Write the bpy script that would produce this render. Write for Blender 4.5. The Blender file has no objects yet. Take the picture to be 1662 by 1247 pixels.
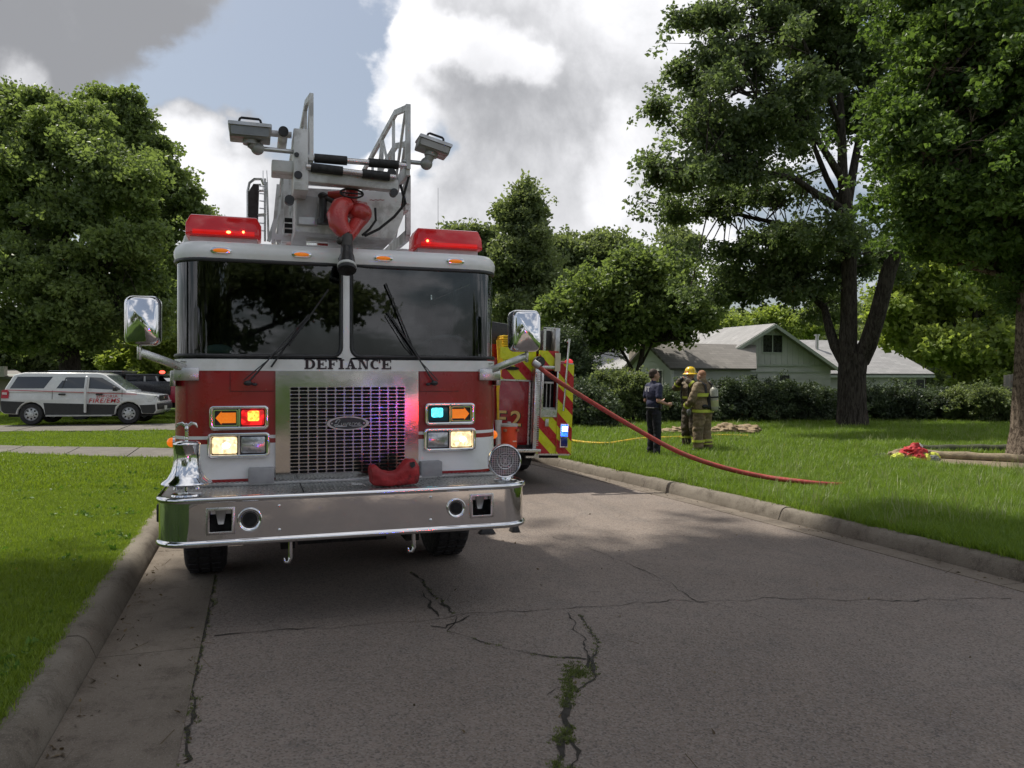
import bpy, bmesh, math, random
import numpy as np
from mathutils import Vector, Matrix, Euler, noise
R = math.radians
random.seed(7); rng = np.random.default_rng(7)
scn = bpy.context.scene; COL = scn.collection

# ------------------------------------------------------------------ camera, sky, sun, exposure
CZ, FOC, TH, HZ = 1.72, 1255.0, R(18.4), 614.0
cam = bpy.data.objects.new('camera', bpy.data.cameras.new('camera')); COL.objects.link(cam); scn.camera = cam
cam.location = (0, 0, CZ); cam.rotation_euler = (R(90), 0, -TH)
cam.data.sensor_width = 36; cam.data.lens = FOC/1662*36; cam.data.shift_y = -(623.5-HZ)/1662
cam.data.clip_start = .05; cam.data.clip_end = 1500
SUN_EL, SUN_AZ = R(60), R(-32)          # azimuth clockwise from +Y
sdir = Vector((math.sin(SUN_AZ)*math.cos(SUN_EL), math.cos(SUN_AZ)*math.cos(SUN_EL), math.sin(SUN_EL)))
sl = bpy.data.lights.new('sun', 'SUN'); sl.energy = 2.05; sl.angle = R(1.2); sl.color = (1, .95, .86)
sun = bpy.data.objects.new('sun', sl); COL.objects.link(sun); sun.rotation_euler = sdir.to_track_quat('Z', 'Y').to_euler()
scn.view_settings.view_transform = 'Standard'; scn.view_settings.look = 'None'
scn.view_settings.exposure = 1.28; scn.view_settings.gamma = 1; scn.view_settings.use_curve_mapping = False

def W(px, py, Y):                       # photograph pixel -> point on the plane at world Y
    r = (px-831)/FOC; d = Y/(math.cos(TH)-r*math.sin(TH))
    return Vector((d*(math.sin(TH)+r*math.cos(TH)), Y, CZ-(py-HZ)/FOC*d))
def PD(px, py, d):                      # at depth d
    r = (px-831)/FOC
    return Vector((d*(math.sin(TH)+r*math.cos(TH)), d*(math.cos(TH)-r*math.sin(TH)), CZ-(py-HZ)/FOC*d))
def PG(px, py, z=0.0): return PD(px, py, FOC*(CZ-z)/(py-HZ))
def WX(px, py, X):
    r = (px-831)/FOC; return PD(px, py, X/(math.sin(TH)+r*math.cos(TH)))

class NT:                               # tiny node helper
    def __init__(s, nt): s.nt = nt; s.n = nt.nodes; s.l = nt.links
    def new(s, t, **k):
        o = s.n.new(t)
        for a, b in k.items(): setattr(o, a, b)
        return o
    def lk(s, a, b): s.l.new(a, b)
    def put(s, sock, v):
        if isinstance(v, bpy.types.NodeSocket): s.lk(v, sock)
        else: sock.default_value = v
    def math(s, op, a, b=None, c=None, clamp=False):
        o = s.new('ShaderNodeMath', operation=op); o.use_clamp = clamp
        s.put(o.inputs[0], a)
        if b is not None: s.put(o.inputs[1], b)
        if c is not None: s.put(o.inputs[2], c)
        return o.outputs[0]
    def vmath(s, op, a, b=None, out=0):
        o = s.new('ShaderNodeVectorMath', operation=op); s.put(o.inputs[0], a)
        if b is not None: s.put(o.inputs[1], b)
        return o.outputs[out]
    def mix(s, f, a, b):
        o = s.new('ShaderNodeMix', data_type='RGBA'); s.put(o.inputs[0], f); s.put(o.inputs[6], a); s.put(o.inputs[7], b)
        return o.outputs[2]
    def noise(s, vec, scale, detail=4, rough=.5, dist=0.0):
        o = s.new('ShaderNodeTexNoise'); o.inputs['Scale'].default_value = scale; o.inputs['Detail'].default_value = detail
        o.inputs['Roughness'].default_value = rough; o.inputs['Distortion'].default_value = dist
        if vec is not None: s.lk(vec, o.inputs['Vector'])
        return o.outputs['Fac']
    def ramp(s, f, a, b, lo=0.0, hi=1.0, interp='SMOOTHSTEP'):
        o = s.new('ShaderNodeMapRange', interpolation_type=interp)
        s.put(o.inputs[0], f); o.inputs[1].default_value = a; o.inputs[2].default_value = b
        o.inputs[3].default_value = lo; o.inputs[4].default_value = hi
        return o.outputs[0]

def c4(c): return (c[0], c[1], c[2], 1)
def skydir(px, py):
    r = (px-831)/FOC; u = (HZ-py)/FOC
    return Vector((math.sin(TH)+r*math.cos(TH), math.cos(TH)-r*math.sin(TH), u)).normalized()

world = bpy.data.worlds.new('World'); scn.world = world; world.use_nodes = True
t = NT(world.node_tree); t.n.clear()
sky = t.new('ShaderNodeTexSky', sky_type='NISHITA'); sky.sun_disc = False; sky.sun_elevation = SUN_EL; sky.sun_rotation = SUN_AZ
sky.air_density = 1.2; sky.dust_density = 2.5
bg1 = t.new('ShaderNodeBackground'); bg1.inputs[1].default_value = .043
tc = t.new('ShaderNodeTexCoord'); D = tc.outputs['Generated']
sep = t.new('ShaderNodeSeparateXYZ'); t.lk(D, sep.inputs[0])
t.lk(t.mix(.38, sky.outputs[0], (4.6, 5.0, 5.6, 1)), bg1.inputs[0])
zc = t.math('ADD', t.math('MAXIMUM', sep.outputs[2], 0.0), .22)
cmb = t.new('ShaderNodeCombineXYZ'); t.lk(t.math('DIVIDE', sep.outputs[0], zc), cmb.inputs[0]); t.lk(t.math('DIVIDE', sep.outputs[1], zc), cmb.inputs[1])
P = cmb.outputs[0]
wn = t.new('ShaderNodeTexNoise'); wn.inputs['Scale'].default_value = 5.0; wn.inputs['Detail'].default_value = 10; t.lk(D, wn.inputs['Vector'])
warp = t.vmath('SCALE', t.vmath('SUBTRACT', wn.outputs['Color'], (.5, .5, .5))); warp.node.inputs[3].default_value = .36
DW = t.vmath('ADD', D, warp)
def blob(px, py, rpx, amp, soft=.45):
    dist = t.vmath('DISTANCE', DW, tuple(skydir(px, py)), out=1); rr = rpx/FOC
    return t.ramp(dist, rr*(1-soft), rr*(1+soft), amp, 0.0)
def total(lst):
    s = lst[0]
    for x in lst[1:]: s = t.math('ADD', s, x)
    return s
# cloud cover: a broken field over the whole sky, with the banks seen in the picture
cover = t.noise(P, 1.3, 8, .58)
cov = total([t.ramp(cover, .40, .62, 0, .75),
             blob(60, 40, 300, .8, .5), blob(860, 300, 260, .9), blob(1000, 60, 230, .7), blob(300, 260, 85, .8), blob(450, 300, 150, .8),
             blob(700, 170, 75, .8, .3), blob(620, 260, 50, .5), blob(450, 70, 60, .45, .6), blob(830, 150, 90, .8), blob(10, 170, 60, .9), blob(1010, 260, 80, .6),
             blob(400, 130, 120, -.7, .6), blob(560, 120, 170, -1.0, .5), blob(280, 170, 80, -.5), blob(985, 190, 75, -.75), blob(930, 130, 50, -.35), blob(240, 150, 90, -.4), blob(670, 330, 40, -.5)])
cov = t.ramp(cov, .12, .72)
# thickness of a cloud decides white rim against grey base
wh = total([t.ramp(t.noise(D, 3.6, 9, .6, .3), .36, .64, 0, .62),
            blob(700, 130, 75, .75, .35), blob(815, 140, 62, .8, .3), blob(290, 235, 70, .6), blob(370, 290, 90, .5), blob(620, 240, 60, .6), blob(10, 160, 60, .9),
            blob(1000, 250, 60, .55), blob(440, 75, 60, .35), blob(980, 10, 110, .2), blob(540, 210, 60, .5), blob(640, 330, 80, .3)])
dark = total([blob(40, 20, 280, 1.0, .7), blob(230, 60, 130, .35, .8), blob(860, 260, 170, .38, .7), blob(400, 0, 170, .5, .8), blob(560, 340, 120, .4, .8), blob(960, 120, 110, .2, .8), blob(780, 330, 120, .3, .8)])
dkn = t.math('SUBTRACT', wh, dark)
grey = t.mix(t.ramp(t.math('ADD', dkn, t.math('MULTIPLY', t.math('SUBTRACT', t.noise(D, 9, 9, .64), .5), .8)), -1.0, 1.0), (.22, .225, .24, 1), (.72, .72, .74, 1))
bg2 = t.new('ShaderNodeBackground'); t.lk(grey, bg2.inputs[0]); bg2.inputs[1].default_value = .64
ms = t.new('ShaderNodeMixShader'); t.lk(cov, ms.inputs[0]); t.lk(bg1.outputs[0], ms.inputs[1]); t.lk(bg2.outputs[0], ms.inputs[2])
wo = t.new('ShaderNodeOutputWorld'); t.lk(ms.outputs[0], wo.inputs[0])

# ------------------------------------------------------------------ materials
MATS = {}
def pm(name, col, rough=.5, metal=0.0, var=.12, scale=8.0, bump=0.0, bscale=40.0, coat=0.0, emis=None, es=1.0, col2=None, c2s=3.0, spec=None, c2=(.45, .6), trans=0.0, space='Object'):
    if name in MATS: return MATS[name]
    m = bpy.data.materials.new(name); m.use_nodes = True; t = NT(m.node_tree)
    b = t.n['Principled BSDF']; tc = t.new('ShaderNodeTexCoord')
    V = tc.outputs['Object'] if space == 'Object' else t.new('ShaderNodeNewGeometry').outputs['Position']
    n1 = t.noise(V, scale, 6, .6)
    lo = tuple(x*(1-var) for x in col); hi = tuple(min(1, x*(1+var)) for x in col)
    c = t.mix(t.ramp(n1, .3, .7), c4(lo), c4(hi))
    if col2: c = t.mix(t.ramp(t.noise(V, c2s, 8, .65, .3), c2[0], c2[1]), c, c4(col2))
    t.lk(c, b.inputs['Base Color'])
    n2 = t.noise(V, scale*2.7, 5, .6)
    t.lk(t.ramp(n2, .25, .75, max(.02, rough*(1-.35)), min(1, rough*(1+.35))), b.inputs['Roughness'])
    b.inputs['Metallic'].default_value = metal
    if coat: b.inputs['Coat Weight'].default_value = coat; b.inputs['Coat Roughness'].default_value = .06
    if spec is not None: b.inputs['Specular IOR Level'].default_value = spec
    if trans: b.inputs['Transmission Weight'].default_value = trans
    if emis: b.inputs['Emission Color'].default_value = c4(emis); b.inputs['Emission Strength'].default_value = es
    if bump:
        bp = t.new('ShaderNodeBump'); bp.inputs['Strength'].default_value = bump; bp.inputs['Distance'].default_value = .02
        t.lk(t.noise(V, bscale, 6, .6), bp.inputs['Height']); t.lk(bp.outputs[0], b.inputs['Normal'])
    MATS[name] = m; return m

def glass_mat(name, tint, refl=1.0, rough=.02):
    m = bpy.data.materials.new(name); m.use_nodes = True; t = NT(m.node_tree); t.n.clear()
    out = t.new('ShaderNodeOutputMaterial'); tr = t.new('ShaderNodeBsdfTransparent'); tr.inputs[0].default_value = c4(tint)
    gl = t.new('ShaderNodeBsdfGlossy'); gl.inputs['Roughness'].default_value = rough; gl.inputs[0].default_value = (.95, .97, 1, 1)
    fr = t.new('ShaderNodeFresnel'); fr.inputs[0].default_value = 1.52
    pos = t.new('ShaderNodeNewGeometry').outputs['Position']
    dirt = t.ramp(t.noise(pos, 3, 6, .6), .4, .8, 0, .03)
    f = t.math('ADD', t.math('MULTIPLY', fr.outputs[0], refl), dirt, clamp=True)
    f = t.math('MINIMUM', f, .55)
    ms = t.new('ShaderNodeMixShader'); t.lk(f, ms.inputs[0]); t.lk(tr.outputs[0], ms.inputs[1]); t.lk(gl.outputs[0], ms.inputs[2]); t.lk(ms.outputs[0], out.inputs[0])
    MATS[name] = m; return m

def leaf_mat(name, ca, cb, transl=.48):
    m = bpy.data.materials.new(name); m.use_nodes = True; t = NT(m.node_tree); t.n.clear()
    out = t.new('ShaderNodeOutputMaterial'); at = t.new('ShaderNodeAttribute', attribute_type='INSTANCER', attribute_name='tint')
    pos = t.new('ShaderNodeNewGeometry').outputs['Position']
    f = t.math('ADD', t.math('MULTIPLY', at.outputs['Fac'], .55), t.math('ADD', t.math('MULTIPLY', t.noise(pos, 1.1, 4), .25), t.math('MULTIPLY', t.noise(pos, .28, 3), .2)))
    col = t.mix(t.ramp(f, .2, .8), c4(ca), c4(cb))
    df = t.new('ShaderNodeBsdfPrincipled'); t.lk(col, df.inputs['Base Color']); df.inputs['Roughness'].default_value = .45; df.inputs['Specular IOR Level'].default_value = .3
    tl = t.new('ShaderNodeBsdfTranslucent'); t.lk(t.mix(.5, col, c4(tuple(x*1.5 for x in (cb[0]*1.15, cb[1]*1.2, cb[2]*.5)))), tl.inputs[0])
    ms = t.new('ShaderNodeMixShader'); ms.inputs[0].default_value = transl
    t.lk(df.outputs[0], ms.inputs[1]); t.lk(tl.outputs[0], ms.inputs[2]); t.lk(ms.outputs[0], out.inputs[0])
    MATS[name] = m; return m

CHROME = pm('chrome', (.78, .78, .80), .07, 1, .05, 4)
STEEL = pm('brushed_steel', (.58, .57, .56), .30, 1, .1, 6, bump=.05, bscale=90)
DSTEEL = pm('dull_aluminium', (.50, .50, .50), .42, 1, .12, 6)
RED = pm('fire_red_paint', (.31, .012, .016), .30, 0, .10, 2.0, coat=.5, col2=(.20, .022, .02), c2s=5, c2=(.55, .75))
WHITE = pm('white_paint', (.87, .87, .87), .35, 0, .05, 2.0, coat=.4, col2=(.76, .76, .74), c2s=1.6)
BLACK = pm('black_rubber', (.018, .018, .019), .65, 0, .2, 12)
BPLAS = pm('black_plastic', (.025, .025, .027), .4, 0, .2, 10)
DARK = pm('dark_cavity', (.006, .006, .006), .9)
LADDER = pm('white_ladder_paint', (.68, .68, .68), .45, 0, .1, 3, col2=(.45, .44, .43), c2s=4)
TYRE = pm('tyre_rubber', (.02, .02, .021), .8, 0, .25, 14, bump=.3, bscale=60)
GLASS = glass_mat('windshield_glass', (.26, .32, .33), 1.5)
GLASSD = glass_mat('tinted_glass', (.10, .11, .12), 1.8)
AMBER = pm('amber_lens', (.75, .20, .02), .2, 0, .1, 30, emis=(1, .25, .01), es=.15)
AMBERB = pm('amber_arrow_lens', (.8, .22, .02), .3, 0, .1, 30, emis=(1, .22, .01), es=.22)

# ------------------------------------------------------------------ object helpers
WM = {}
def put(o, parent=None, wm=None):
    COL.objects.link(o)
    if parent: o.parent = parent
    WM[o.name] = wm if wm is not None else (WM[parent.name].copy() if parent else Matrix())
    return o
def thing(name, label, cat, loc=(0, 0, 0), rot=(0, 0, 0), group=None):
    o = bpy.data.objects.new(name, None); o.location = loc; o.rotation_euler = rot; o.empty_display_size = .2
    put(o, None, Matrix.Translation(Vector(loc)) @ Euler(rot).to_matrix().to_4x4())
    o['label'] = label; o['category'] = cat
    if group: o['group'] = group
    return o
def tag(o, label=None, cat=None, group=None, kind=None):
    for k, v in (('label', label), ('category', cat), ('group', group), ('kind', kind)):
        if v: o[k] = v
    return o

class MB:
    def __init__(s): s.v = []; s.f = []; s.m = []; s.mi = 0
    def add(s, vs, fs):
        n = len(s.v); s.v += [Vector(p) for p in vs]; s.f += [tuple(i+n for i in f) for f in fs]; s.m += [s.mi]*len(fs); return s
    def box(s, c, sz, rot=None):
        c = Vector(c); h = [x/2 for x in sz]; M = (rot if isinstance(rot, Matrix) else Euler(rot).to_matrix()) if rot is not None else Matrix.Identity(3)
        vs = [c+M @ Vector((i*h[0], j*h[1], k*h[2])) for i in (-1, 1) for j in (-1, 1) for k in (-1, 1)]
        return s.add(vs, [(0, 1, 3, 2), (4, 6, 7, 5), (0, 4, 5, 1), (2, 3, 7, 6), (0, 2, 6, 4), (1, 5, 7, 3)])
    def bb(s, a, b): return s.box([(a[i]+b[i])/2 for i in range(3)], [abs(b[i]-a[i]) for i in range(3)])
    def tube(s, pts, rad, n=8, caps=True, sy=1.0, up=None):
        pts = [Vector(p) for p in pts]
        if not isinstance(rad, (list, tuple)): rad = [rad]*len(pts)
        vs, fs = [], []; u0 = None
        for i, p in enumerate(pts):
            d = (pts[min(i+1, len(pts)-1)]-pts[max(i-1, 0)]); d = d.normalized() if d.length > 1e-9 else Vector((0, 0, 1))
            if u0 is None:
                r = Vector(up) if up else (Vector((0, 0, 1)) if abs(d.z) < .9 else Vector((1, 0, 0)))
                u0 = (r-d*r.dot(d)).normalized()
            else:
                u0 = (u0-d*u0.dot(d)); u0 = u0.normalized() if u0.length > 1e-6 else d.orthogonal().normalized()
            w = d.cross(u0)
            for k in range(n):
                a = 2*math.pi*(k+.5)/n; vs.append(p+(u0*math.cos(a)+w*math.sin(a)*sy)*rad[i])
        for i in range(len(pts)-1):
            for k in range(n): fs.append((i*n+k, i*n+(k+1) % n, (i+1)*n+(k+1) % n, (i+1)*n+k))
        if caps: fs.append(tuple(range(n))[::-1]); fs.append(tuple((len(pts)-1)*n+k for k in range(n)))
        return s.add(vs, fs)
    def cyl(s, a, b, r, r2=None, n=16): return s.tube([a, b], [r, r if r2 is None else r2], n)
    def bar(s, a, b, w, h=None):          # rectangular bar
        a, b = Vector(a), Vector(b); d = (b-a); L = d.length; d.normalize()
        up = Vector((0, 0, 1)) if abs(d.z) < .95 else Vector((0, 1, 0)); x = d.cross(up).normalized(); z = x.cross(d)
        return s.box((a+b)/2, (w, L, h or w), Matrix((x, d, z)).transposed())
    def lathe(s, prof, o, axis=(0, 0, 1), n=24):
        ax = Vector(axis).normalized(); u = ax.orthogonal().normalized(); w = ax.cross(u); o = Vector(o); vs, fs = [], []
        for r, h in prof:
            for k in range(n):
                a = 2*math.pi*k/n; vs.append(o+ax*h+(u*math.cos(a)+w*math.sin(a))*max(r, 1e-4))
        for i in range(len(prof)-1):
            for k in range(n): fs.append((i*n+k, i*n+(k+1) % n, (i+1)*n+(k+1) % n, (i+1)*n+k))
        return s.add(vs, fs)
    def ell(s, c, r, n=16, m=10, rot=None):
        M = Euler(rot).to_matrix() if rot else Matrix.Identity(3); c = Vector(c); vs, fs = [], []
        for i in range(m+1):
            th = math.pi*i/m
            for k in range(n):
                a = 2*math.pi*k/n; vs.append(c+M @ Vector((r[0]*math.sin(th)*math.cos(a), r[1]*math.sin(th)*math.sin(a), r[2]*math.cos(th))))
        for i in range(m):
            for k in range(n): fs.append((i*n+k, (i+1)*n+k, (i+1)*n+(k+1) % n, i*n+(k+1) % n))
        return s.add(vs, fs)
    def prism(s, poly, fn, a, b):         # poly of 2D points, fn(u,v,depth)->3D
        n = len(poly); vs = [fn(u, v, a) for u, v in poly]+[fn(u, v, b) for u, v in poly]
        fs = [tuple(range(n))[::-1], tuple(range(n, 2*n))]+[(i, (i+1) % n, n+(i+1) % n, n+i) for i in range(n)]
        return s.add(vs, fs)
    def ring(s, outer, inner, fn, a, b):  # frame between two polygons with equal counts
        n = len(outer); L = [[fn(u, v, a) for u, v in outer], [fn(u, v, b) for u, v in outer], [fn(u, v, b) for u, v in inner], [fn(u, v, a) for u, v in inner]]
        vs = [p for l in L for p in l]; fs = []
        for q in range(4):
            for i in range(n): fs.append((q*n+i, q*n+(i+1) % n, ((q+1) % 4)*n+(i+1) % n, ((q+1) % 4)*n+i))
        return s.add(vs, fs)
    def build(s, name, mat, parent=None, smooth=None, bevel=0.0, seg=2, local=False, weld=True):
        me = bpy.data.meshes.new(name); I = Matrix() if (local or not parent) else WM[parent.name].inverted()
        me.from_pydata([I @ p for p in s.v], [], s.f)
        for m in (mat if isinstance(mat, (list, tuple)) else [mat]): me.materials.append(m)
        if any(s.m): me.polygons.foreach_set('material_index', s.m)
        bm = bmesh.new(); bm.from_mesh(me)
        if weld: bmesh.ops.remove_doubles(bm, verts=bm.verts, dist=1e-5)
        bmesh.ops.recalc_face_normals(bm, faces=bm.faces)
        if bevel:
            es = [e for e in bm.edges if len(e.link_faces) == 2 and e.calc_face_angle(0) > R(35)]
            bmesh.ops.bevel(bm, geom=es, offset=bevel, segments=seg, affect='EDGES', profile=.5, clamp_overlap=True)
        bm.to_mesh(me); bm.free()
        if smooth is None and bevel: smooth = 40
        if smooth: me.shade_smooth(); me.set_sharp_from_angle(angle=R(smooth))
        o = bpy.data.objects.new(name, me); return put(o, parent)

def rrect(x0, z0, x1, z1, r, n=5):
    pts = []
    for cx, cz, a0 in ((x1-r, z1-r, 0), (x0+r, z1-r, 90), (x0+r, z0+r, 180), (x1-r, z0+r, 270)):
        for k in range(n): a = R(a0+90*k/(n-1)); pts.append((cx+r*math.cos(a), cz+r*math.sin(a)))
    return pts
FXZ = lambda u, v, y: Vector((u, y, v))
def dup(root, loc=None, rot=None, label=None):
    r = root.copy(); COL.objects.link(r)
    if loc is not None: r.location = loc
    if rot is not None: r.rotation_euler = rot
    if label: r['label'] = label
    for ch in list(root.children):
        c = ch.copy(); COL.objects.link(c); c.parent = r
        for g in list(ch.children): d = g.copy(); COL.objects.link(d); d.parent = c
    return r
def bake(ob):
    bpy.context.view_layer.update(); dg = bpy.context.evaluated_depsgraph_get()
    me = bpy.data.meshes.new_from_object(ob.evaluated_get(dg)); return me
def text_mb(s, size, fn, shear=0.0, ext=.001, bold=0.0, sx=1.0):   # flat lettering; fn maps (x,y) to 3D
    cu = bpy.data.curves.new('tmp', 'FONT'); cu.body = s; cu.size = size; cu.shear = shear; cu.offset = bold; cu.align_x = 'CENTER'; cu.space_character = 1.12
    o = bpy.data.objects.new('tmp', cu); COL.objects.link(o); me = bake(o)
    mb = MB(); mb.add([fn(v.co.x*sx, v.co.y) for v in me.vertices], [tuple(p.vertices) for p in me.polygons])
    bpy.data.objects.remove(o); bpy.data.curves.remove(cu); bpy.data.meshes.remove(me); return mb

# scatter: points plus prototype clumps live in one mesh, its own node tree spreads them
GN = {}
def gn_tree(K):
    if K in GN: return GN[K]
    g = bpy.data.node_groups.new('spread_%d' % K, 'GeometryNodeTree')
    g.interface.new_socket('Geometry', in_out='INPUT', socket_type='NodeSocketGeometry'); g.interface.new_socket('Geometry', in_out='OUTPUT', socket_type='NodeSocketGeometry')
    N = g.nodes; L = g.links; gi = N.new('NodeGroupInput'); go = N.new('NodeGroupOutput')
    def attr(nm, ty):
        a = N.new('GeometryNodeInputNamedAttribute'); a.data_type = ty; a.inputs[0].default_value = nm; return a.outputs[0]
    def eq(a, k):
        c = N.new('FunctionNodeCompare'); c.data_type = 'INT'; c.operation = 'EQUAL'; L.new(a, c.inputs[2]); c.inputs[3].default_value = k; return c.outputs[0]
    def sepg(k):
        s_ = N.new('GeometryNodeSeparateGeometry'); s_.domain = 'POINT'; L.new(gi.outputs[0], s_.inputs[0]); L.new(eq(attr('proto', 'INT'), k), s_.inputs[1]); return s_.outputs[0]
    pts = sepg(0); j = N.new('GeometryNodeJoinGeometry')
    for k in range(K):
        ip = N.new('GeometryNodeInstanceOnPoints'); L.new(pts, ip.inputs['Points']); L.new(eq(attr('pk', 'INT'), k), ip.inputs['Selection'])
        L.new(sepg(k+1), ip.inputs['Instance']); e2r = N.new('FunctionNodeEulerToRotation'); L.new(attr('rot', 'FLOAT_VECTOR'), e2r.inputs[0])
        L.new(e2r.outputs[0], ip.inputs['Rotation']); L.new(attr('sc', 'FLOAT'), ip.inputs['Scale']); L.new(ip.outputs[0], j.inputs[0])
    L.new(j.outputs[0], go.inputs[0]); GN[K] = g; return g
def scatter(name, P, ROT, SC, protos, mat, parent=None, tint=None):
    P = np.asarray(P, dtype=float); n = len(P); K = len(protos)
    if parent: P = P-np.array(WM[parent.name].translation)
    vs = [tuple(p) for p in P]; fs = []; pr = [0]*n
    for k, (pv, pf) in enumerate(protos):
        o = len(vs); vs += [tuple(v) for v in pv]; fs += [tuple(i+o for i in f) for f in pf]; pr += [k+1]*len(pv)
    me = bpy.data.meshes.new(name); me.from_pydata(vs, [], fs); me.materials.append(mat); N = len(vs)
    pk = np.zeros(N, dtype=np.int32); pk[:n] = rng.integers(0, K, n); pk[n:] = -1
    a = me.attributes.new('proto', 'INT', 'POINT'); a.data.foreach_set('value', np.array(pr, dtype=np.int32))
    a = me.attributes.new('pk', 'INT', 'POINT'); a.data.foreach_set('value', pk)
    rot = np.zeros((N, 3), dtype=np.float32); rot[:n] = ROT
    a = me.attributes.new('rot', 'FLOAT_VECTOR', 'POINT'); a.data.foreach_set('vector', rot.ravel())
    sc = np.ones(N, dtype=np.float32); sc[:n] = SC
    a = me.attributes.new('sc', 'FLOAT', 'POINT'); a.data.foreach_set('value', sc)
    tn = rng.random(N).astype(np.float32)
    if tint is not None: tn[:n] = tint
    a = me.attributes.new('tint', 'FLOAT', 'POINT'); a.data.foreach_set('value', tn)
    o = bpy.data.objects.new(name, me); put(o, parent)
    m = o.modifiers.new('spread', 'NODES'); m.node_group = gn_tree(K); return o

def leaf_clump(n, rad, ls, flat=.7, seed=0):
    r = random.Random(seed); vs, fs = [], []
    for _ in range(n):
        u = Vector((r.gauss(0, 1), r.gauss(0, 1), r.gauss(0, 1))).normalized(); c = u*rad*(r.random()**.5); c.z *= flat
        a = Vector((r.gauss(0, 1), r.gauss(0, 1), r.gauss(-.2, .6))).normalized(); b = a.cross(Vector((r.gauss(0, 1), r.gauss(0, 1), r.gauss(0, .5)))).normalized()
        l = ls*r.uniform(.7, 1.25); w = l*.34; nn = a.cross(b)*l*.12; k = len(vs)
        vs += [c, c+a*l*.45+b*w+nn, c+a*l, c+a*l*.45-b*w+nn]; fs += [(k, k+1, k+2), (k, k+2, k+3)]
    return vs, fs
def tuft(n, h, spread, w, seed=0):
    r = random.Random(seed); vs, fs = [], []
    for _ in range(n):
        a = r.uniform(0, 6.28); q = spread*math.sqrt(r.random()); c = Vector((q*math.cos(a), q*math.sin(a), -.01)); b = r.uniform(0, 6.28); hh = h*r.uniform(.5, 1.15)
        s_ = Vector((math.cos(b), math.sin(b), 0))*w; le = Vector((math.cos(b+1.6), math.sin(b+1.6), 0))*hh*r.uniform(.15, .75); k = len(vs)
        vs += [c-s_, c+s_, c+le*.4+Vector((0, 0, hh*.62))+s_*.7, c+le*.4+Vector((0, 0, hh*.62))-s_*.7, c+le+Vector((0, 0, hh))]
        fs += [(k, k+1, k+2, k+3), (k+3, k+2, k+4)]
    return vs, fs

# ================================================================== THE SETTING
LZ = .13
def sst(a, b, x): u = max(0, min(1, (x-a)/(b-a))); return u*u*(3-2*u)
def hl(x, y): return LZ-.20*sst(11, 27, y)+.012*math.sin(x*1.7+y*.9)*sst(-1.3, -2.2, x)
KR = [(6.22, -14), (6.20, 0), (6.12, 4.78), (6.03, 7.56), (5.80, 10.85), (5.60, 13.5), (5.15, 18), (4.3, 24), (3.0, 32), (1.2, 44), (-2, 62)]
def kx(y):
    for (x0, y0), (x1, y1) in zip(KR, KR[1:]):
        if y <= y1: return x0+(x1-x0)*max(0, (y-y0))/(y1-y0)
    return KR[-1][0]
def kxs(y): return (kx(y-1)+kx(y)+kx(y+1))/3

def ground_mat():
    m = bpy.data.materials.new('lawn_earth'); m.use_nodes = True; t = NT(m.node_tree); b = t.n['Principled BSDF']
    pos = t.new('ShaderNodeNewGeometry').outputs['Position']
    c = t.mix(t.ramp(t.noise(pos, .5, 5), .35, .65), (.045, .085, .012, 1), (.075, .13, .018, 1))
    c = t.mix(t.ramp(t.noise(pos, 9, 5, .7), .35, .7), c, (.035, .06, .012, 1))
    c = t.mix(t.ramp(t.noise(pos, 2.2, 6, .7), .62, .75, 0, .6), c, (.10, .09, .04, 1))
    t.lk(c, b.inputs['Base Color']); b.inputs['Roughness'].default_value = .9; b.inputs['Specular IOR Level'].default_value = .15
    bp = t.new('ShaderNodeBump'); bp.inputs['Strength'].default_value = .8; bp.inputs['Distance'].default_value = .05; t.lk(t.noise(pos, 30, 5, .7), bp.inputs['Height']); t.lk(bp.outputs[0], b.inputs['Normal'])
    return m
def asphalt_mat():
    m = bpy.data.materials.new('worn_asphalt'); m.use_nodes = True; t = NT(m.node_tree); b = t.n['Principled BSDF']
    pos = t.new('ShaderNodeNewGeometry').outputs['Position']
    c = t.mix(t.ramp(t.noise(pos, .45, 5, .6), .35, .68), (.195, .156, .129, 1), (.245, .20, .168, 1))
    c = t.mix(t.ramp(t.noise(pos, 2.3, 7, .7), .45, .75, 0, .45), c, (.125, .112, .104, 1))
    c = t.mix(t.ramp(t.noise(t.vmath('MULTIPLY', pos, (1.6, .25, 1)), 1, 5, .6), .5, .72, 0, .35), c, (.10, .088, .08, 1)); c = t.mix(t.ramp(t.noise(pos, 1.1, 3, .5, 1.5), .66, .74, 0, .4), c, (.085, .075, .07, 1))
    vo = t.new('ShaderNodeTexVoronoi'); vo.inputs['Scale'].default_value = 95; t.lk(pos, vo.inputs['Vector'])
    sc = t.new('ShaderNodeSeparateXYZ'); t.lk(vo.outputs['Color'], sc.inputs[0])
    c = t.mix(t.ramp(sc.outputs[0], .2, 1, 0, .42, 'LINEAR'), c, (.33, .30, .27, 1))
    c = t.mix(t.ramp(sc.outputs[1], .66, .9, 0, .5, 'LINEAR'), c, (.05, .046, .045, 1))
    st = t.vmath('MULTIPLY', pos, (9, 34, 1)); c = t.mix(t.ramp(t.noise(st, 1, 6, .75), .60, .70, 0, .55), c, (.055, .05, .05, 1))
    t.lk(c, b.inputs['Base Color']); b.inputs['Roughness'].default_value = .88; b.inputs['Specular IOR Level'].default_value = .25
    bp = t.new('ShaderNodeBump'); bp.inputs['Strength'].default_value = .7; bp.inputs['Distance'].default_value = .006; t.lk(t.math('ADD', vo.outputs['Distance'], t.noise(pos, 60, 4)), bp.inputs['Height']); t.lk(bp.outputs[0], b.inputs['Normal'])
    return m
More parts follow.
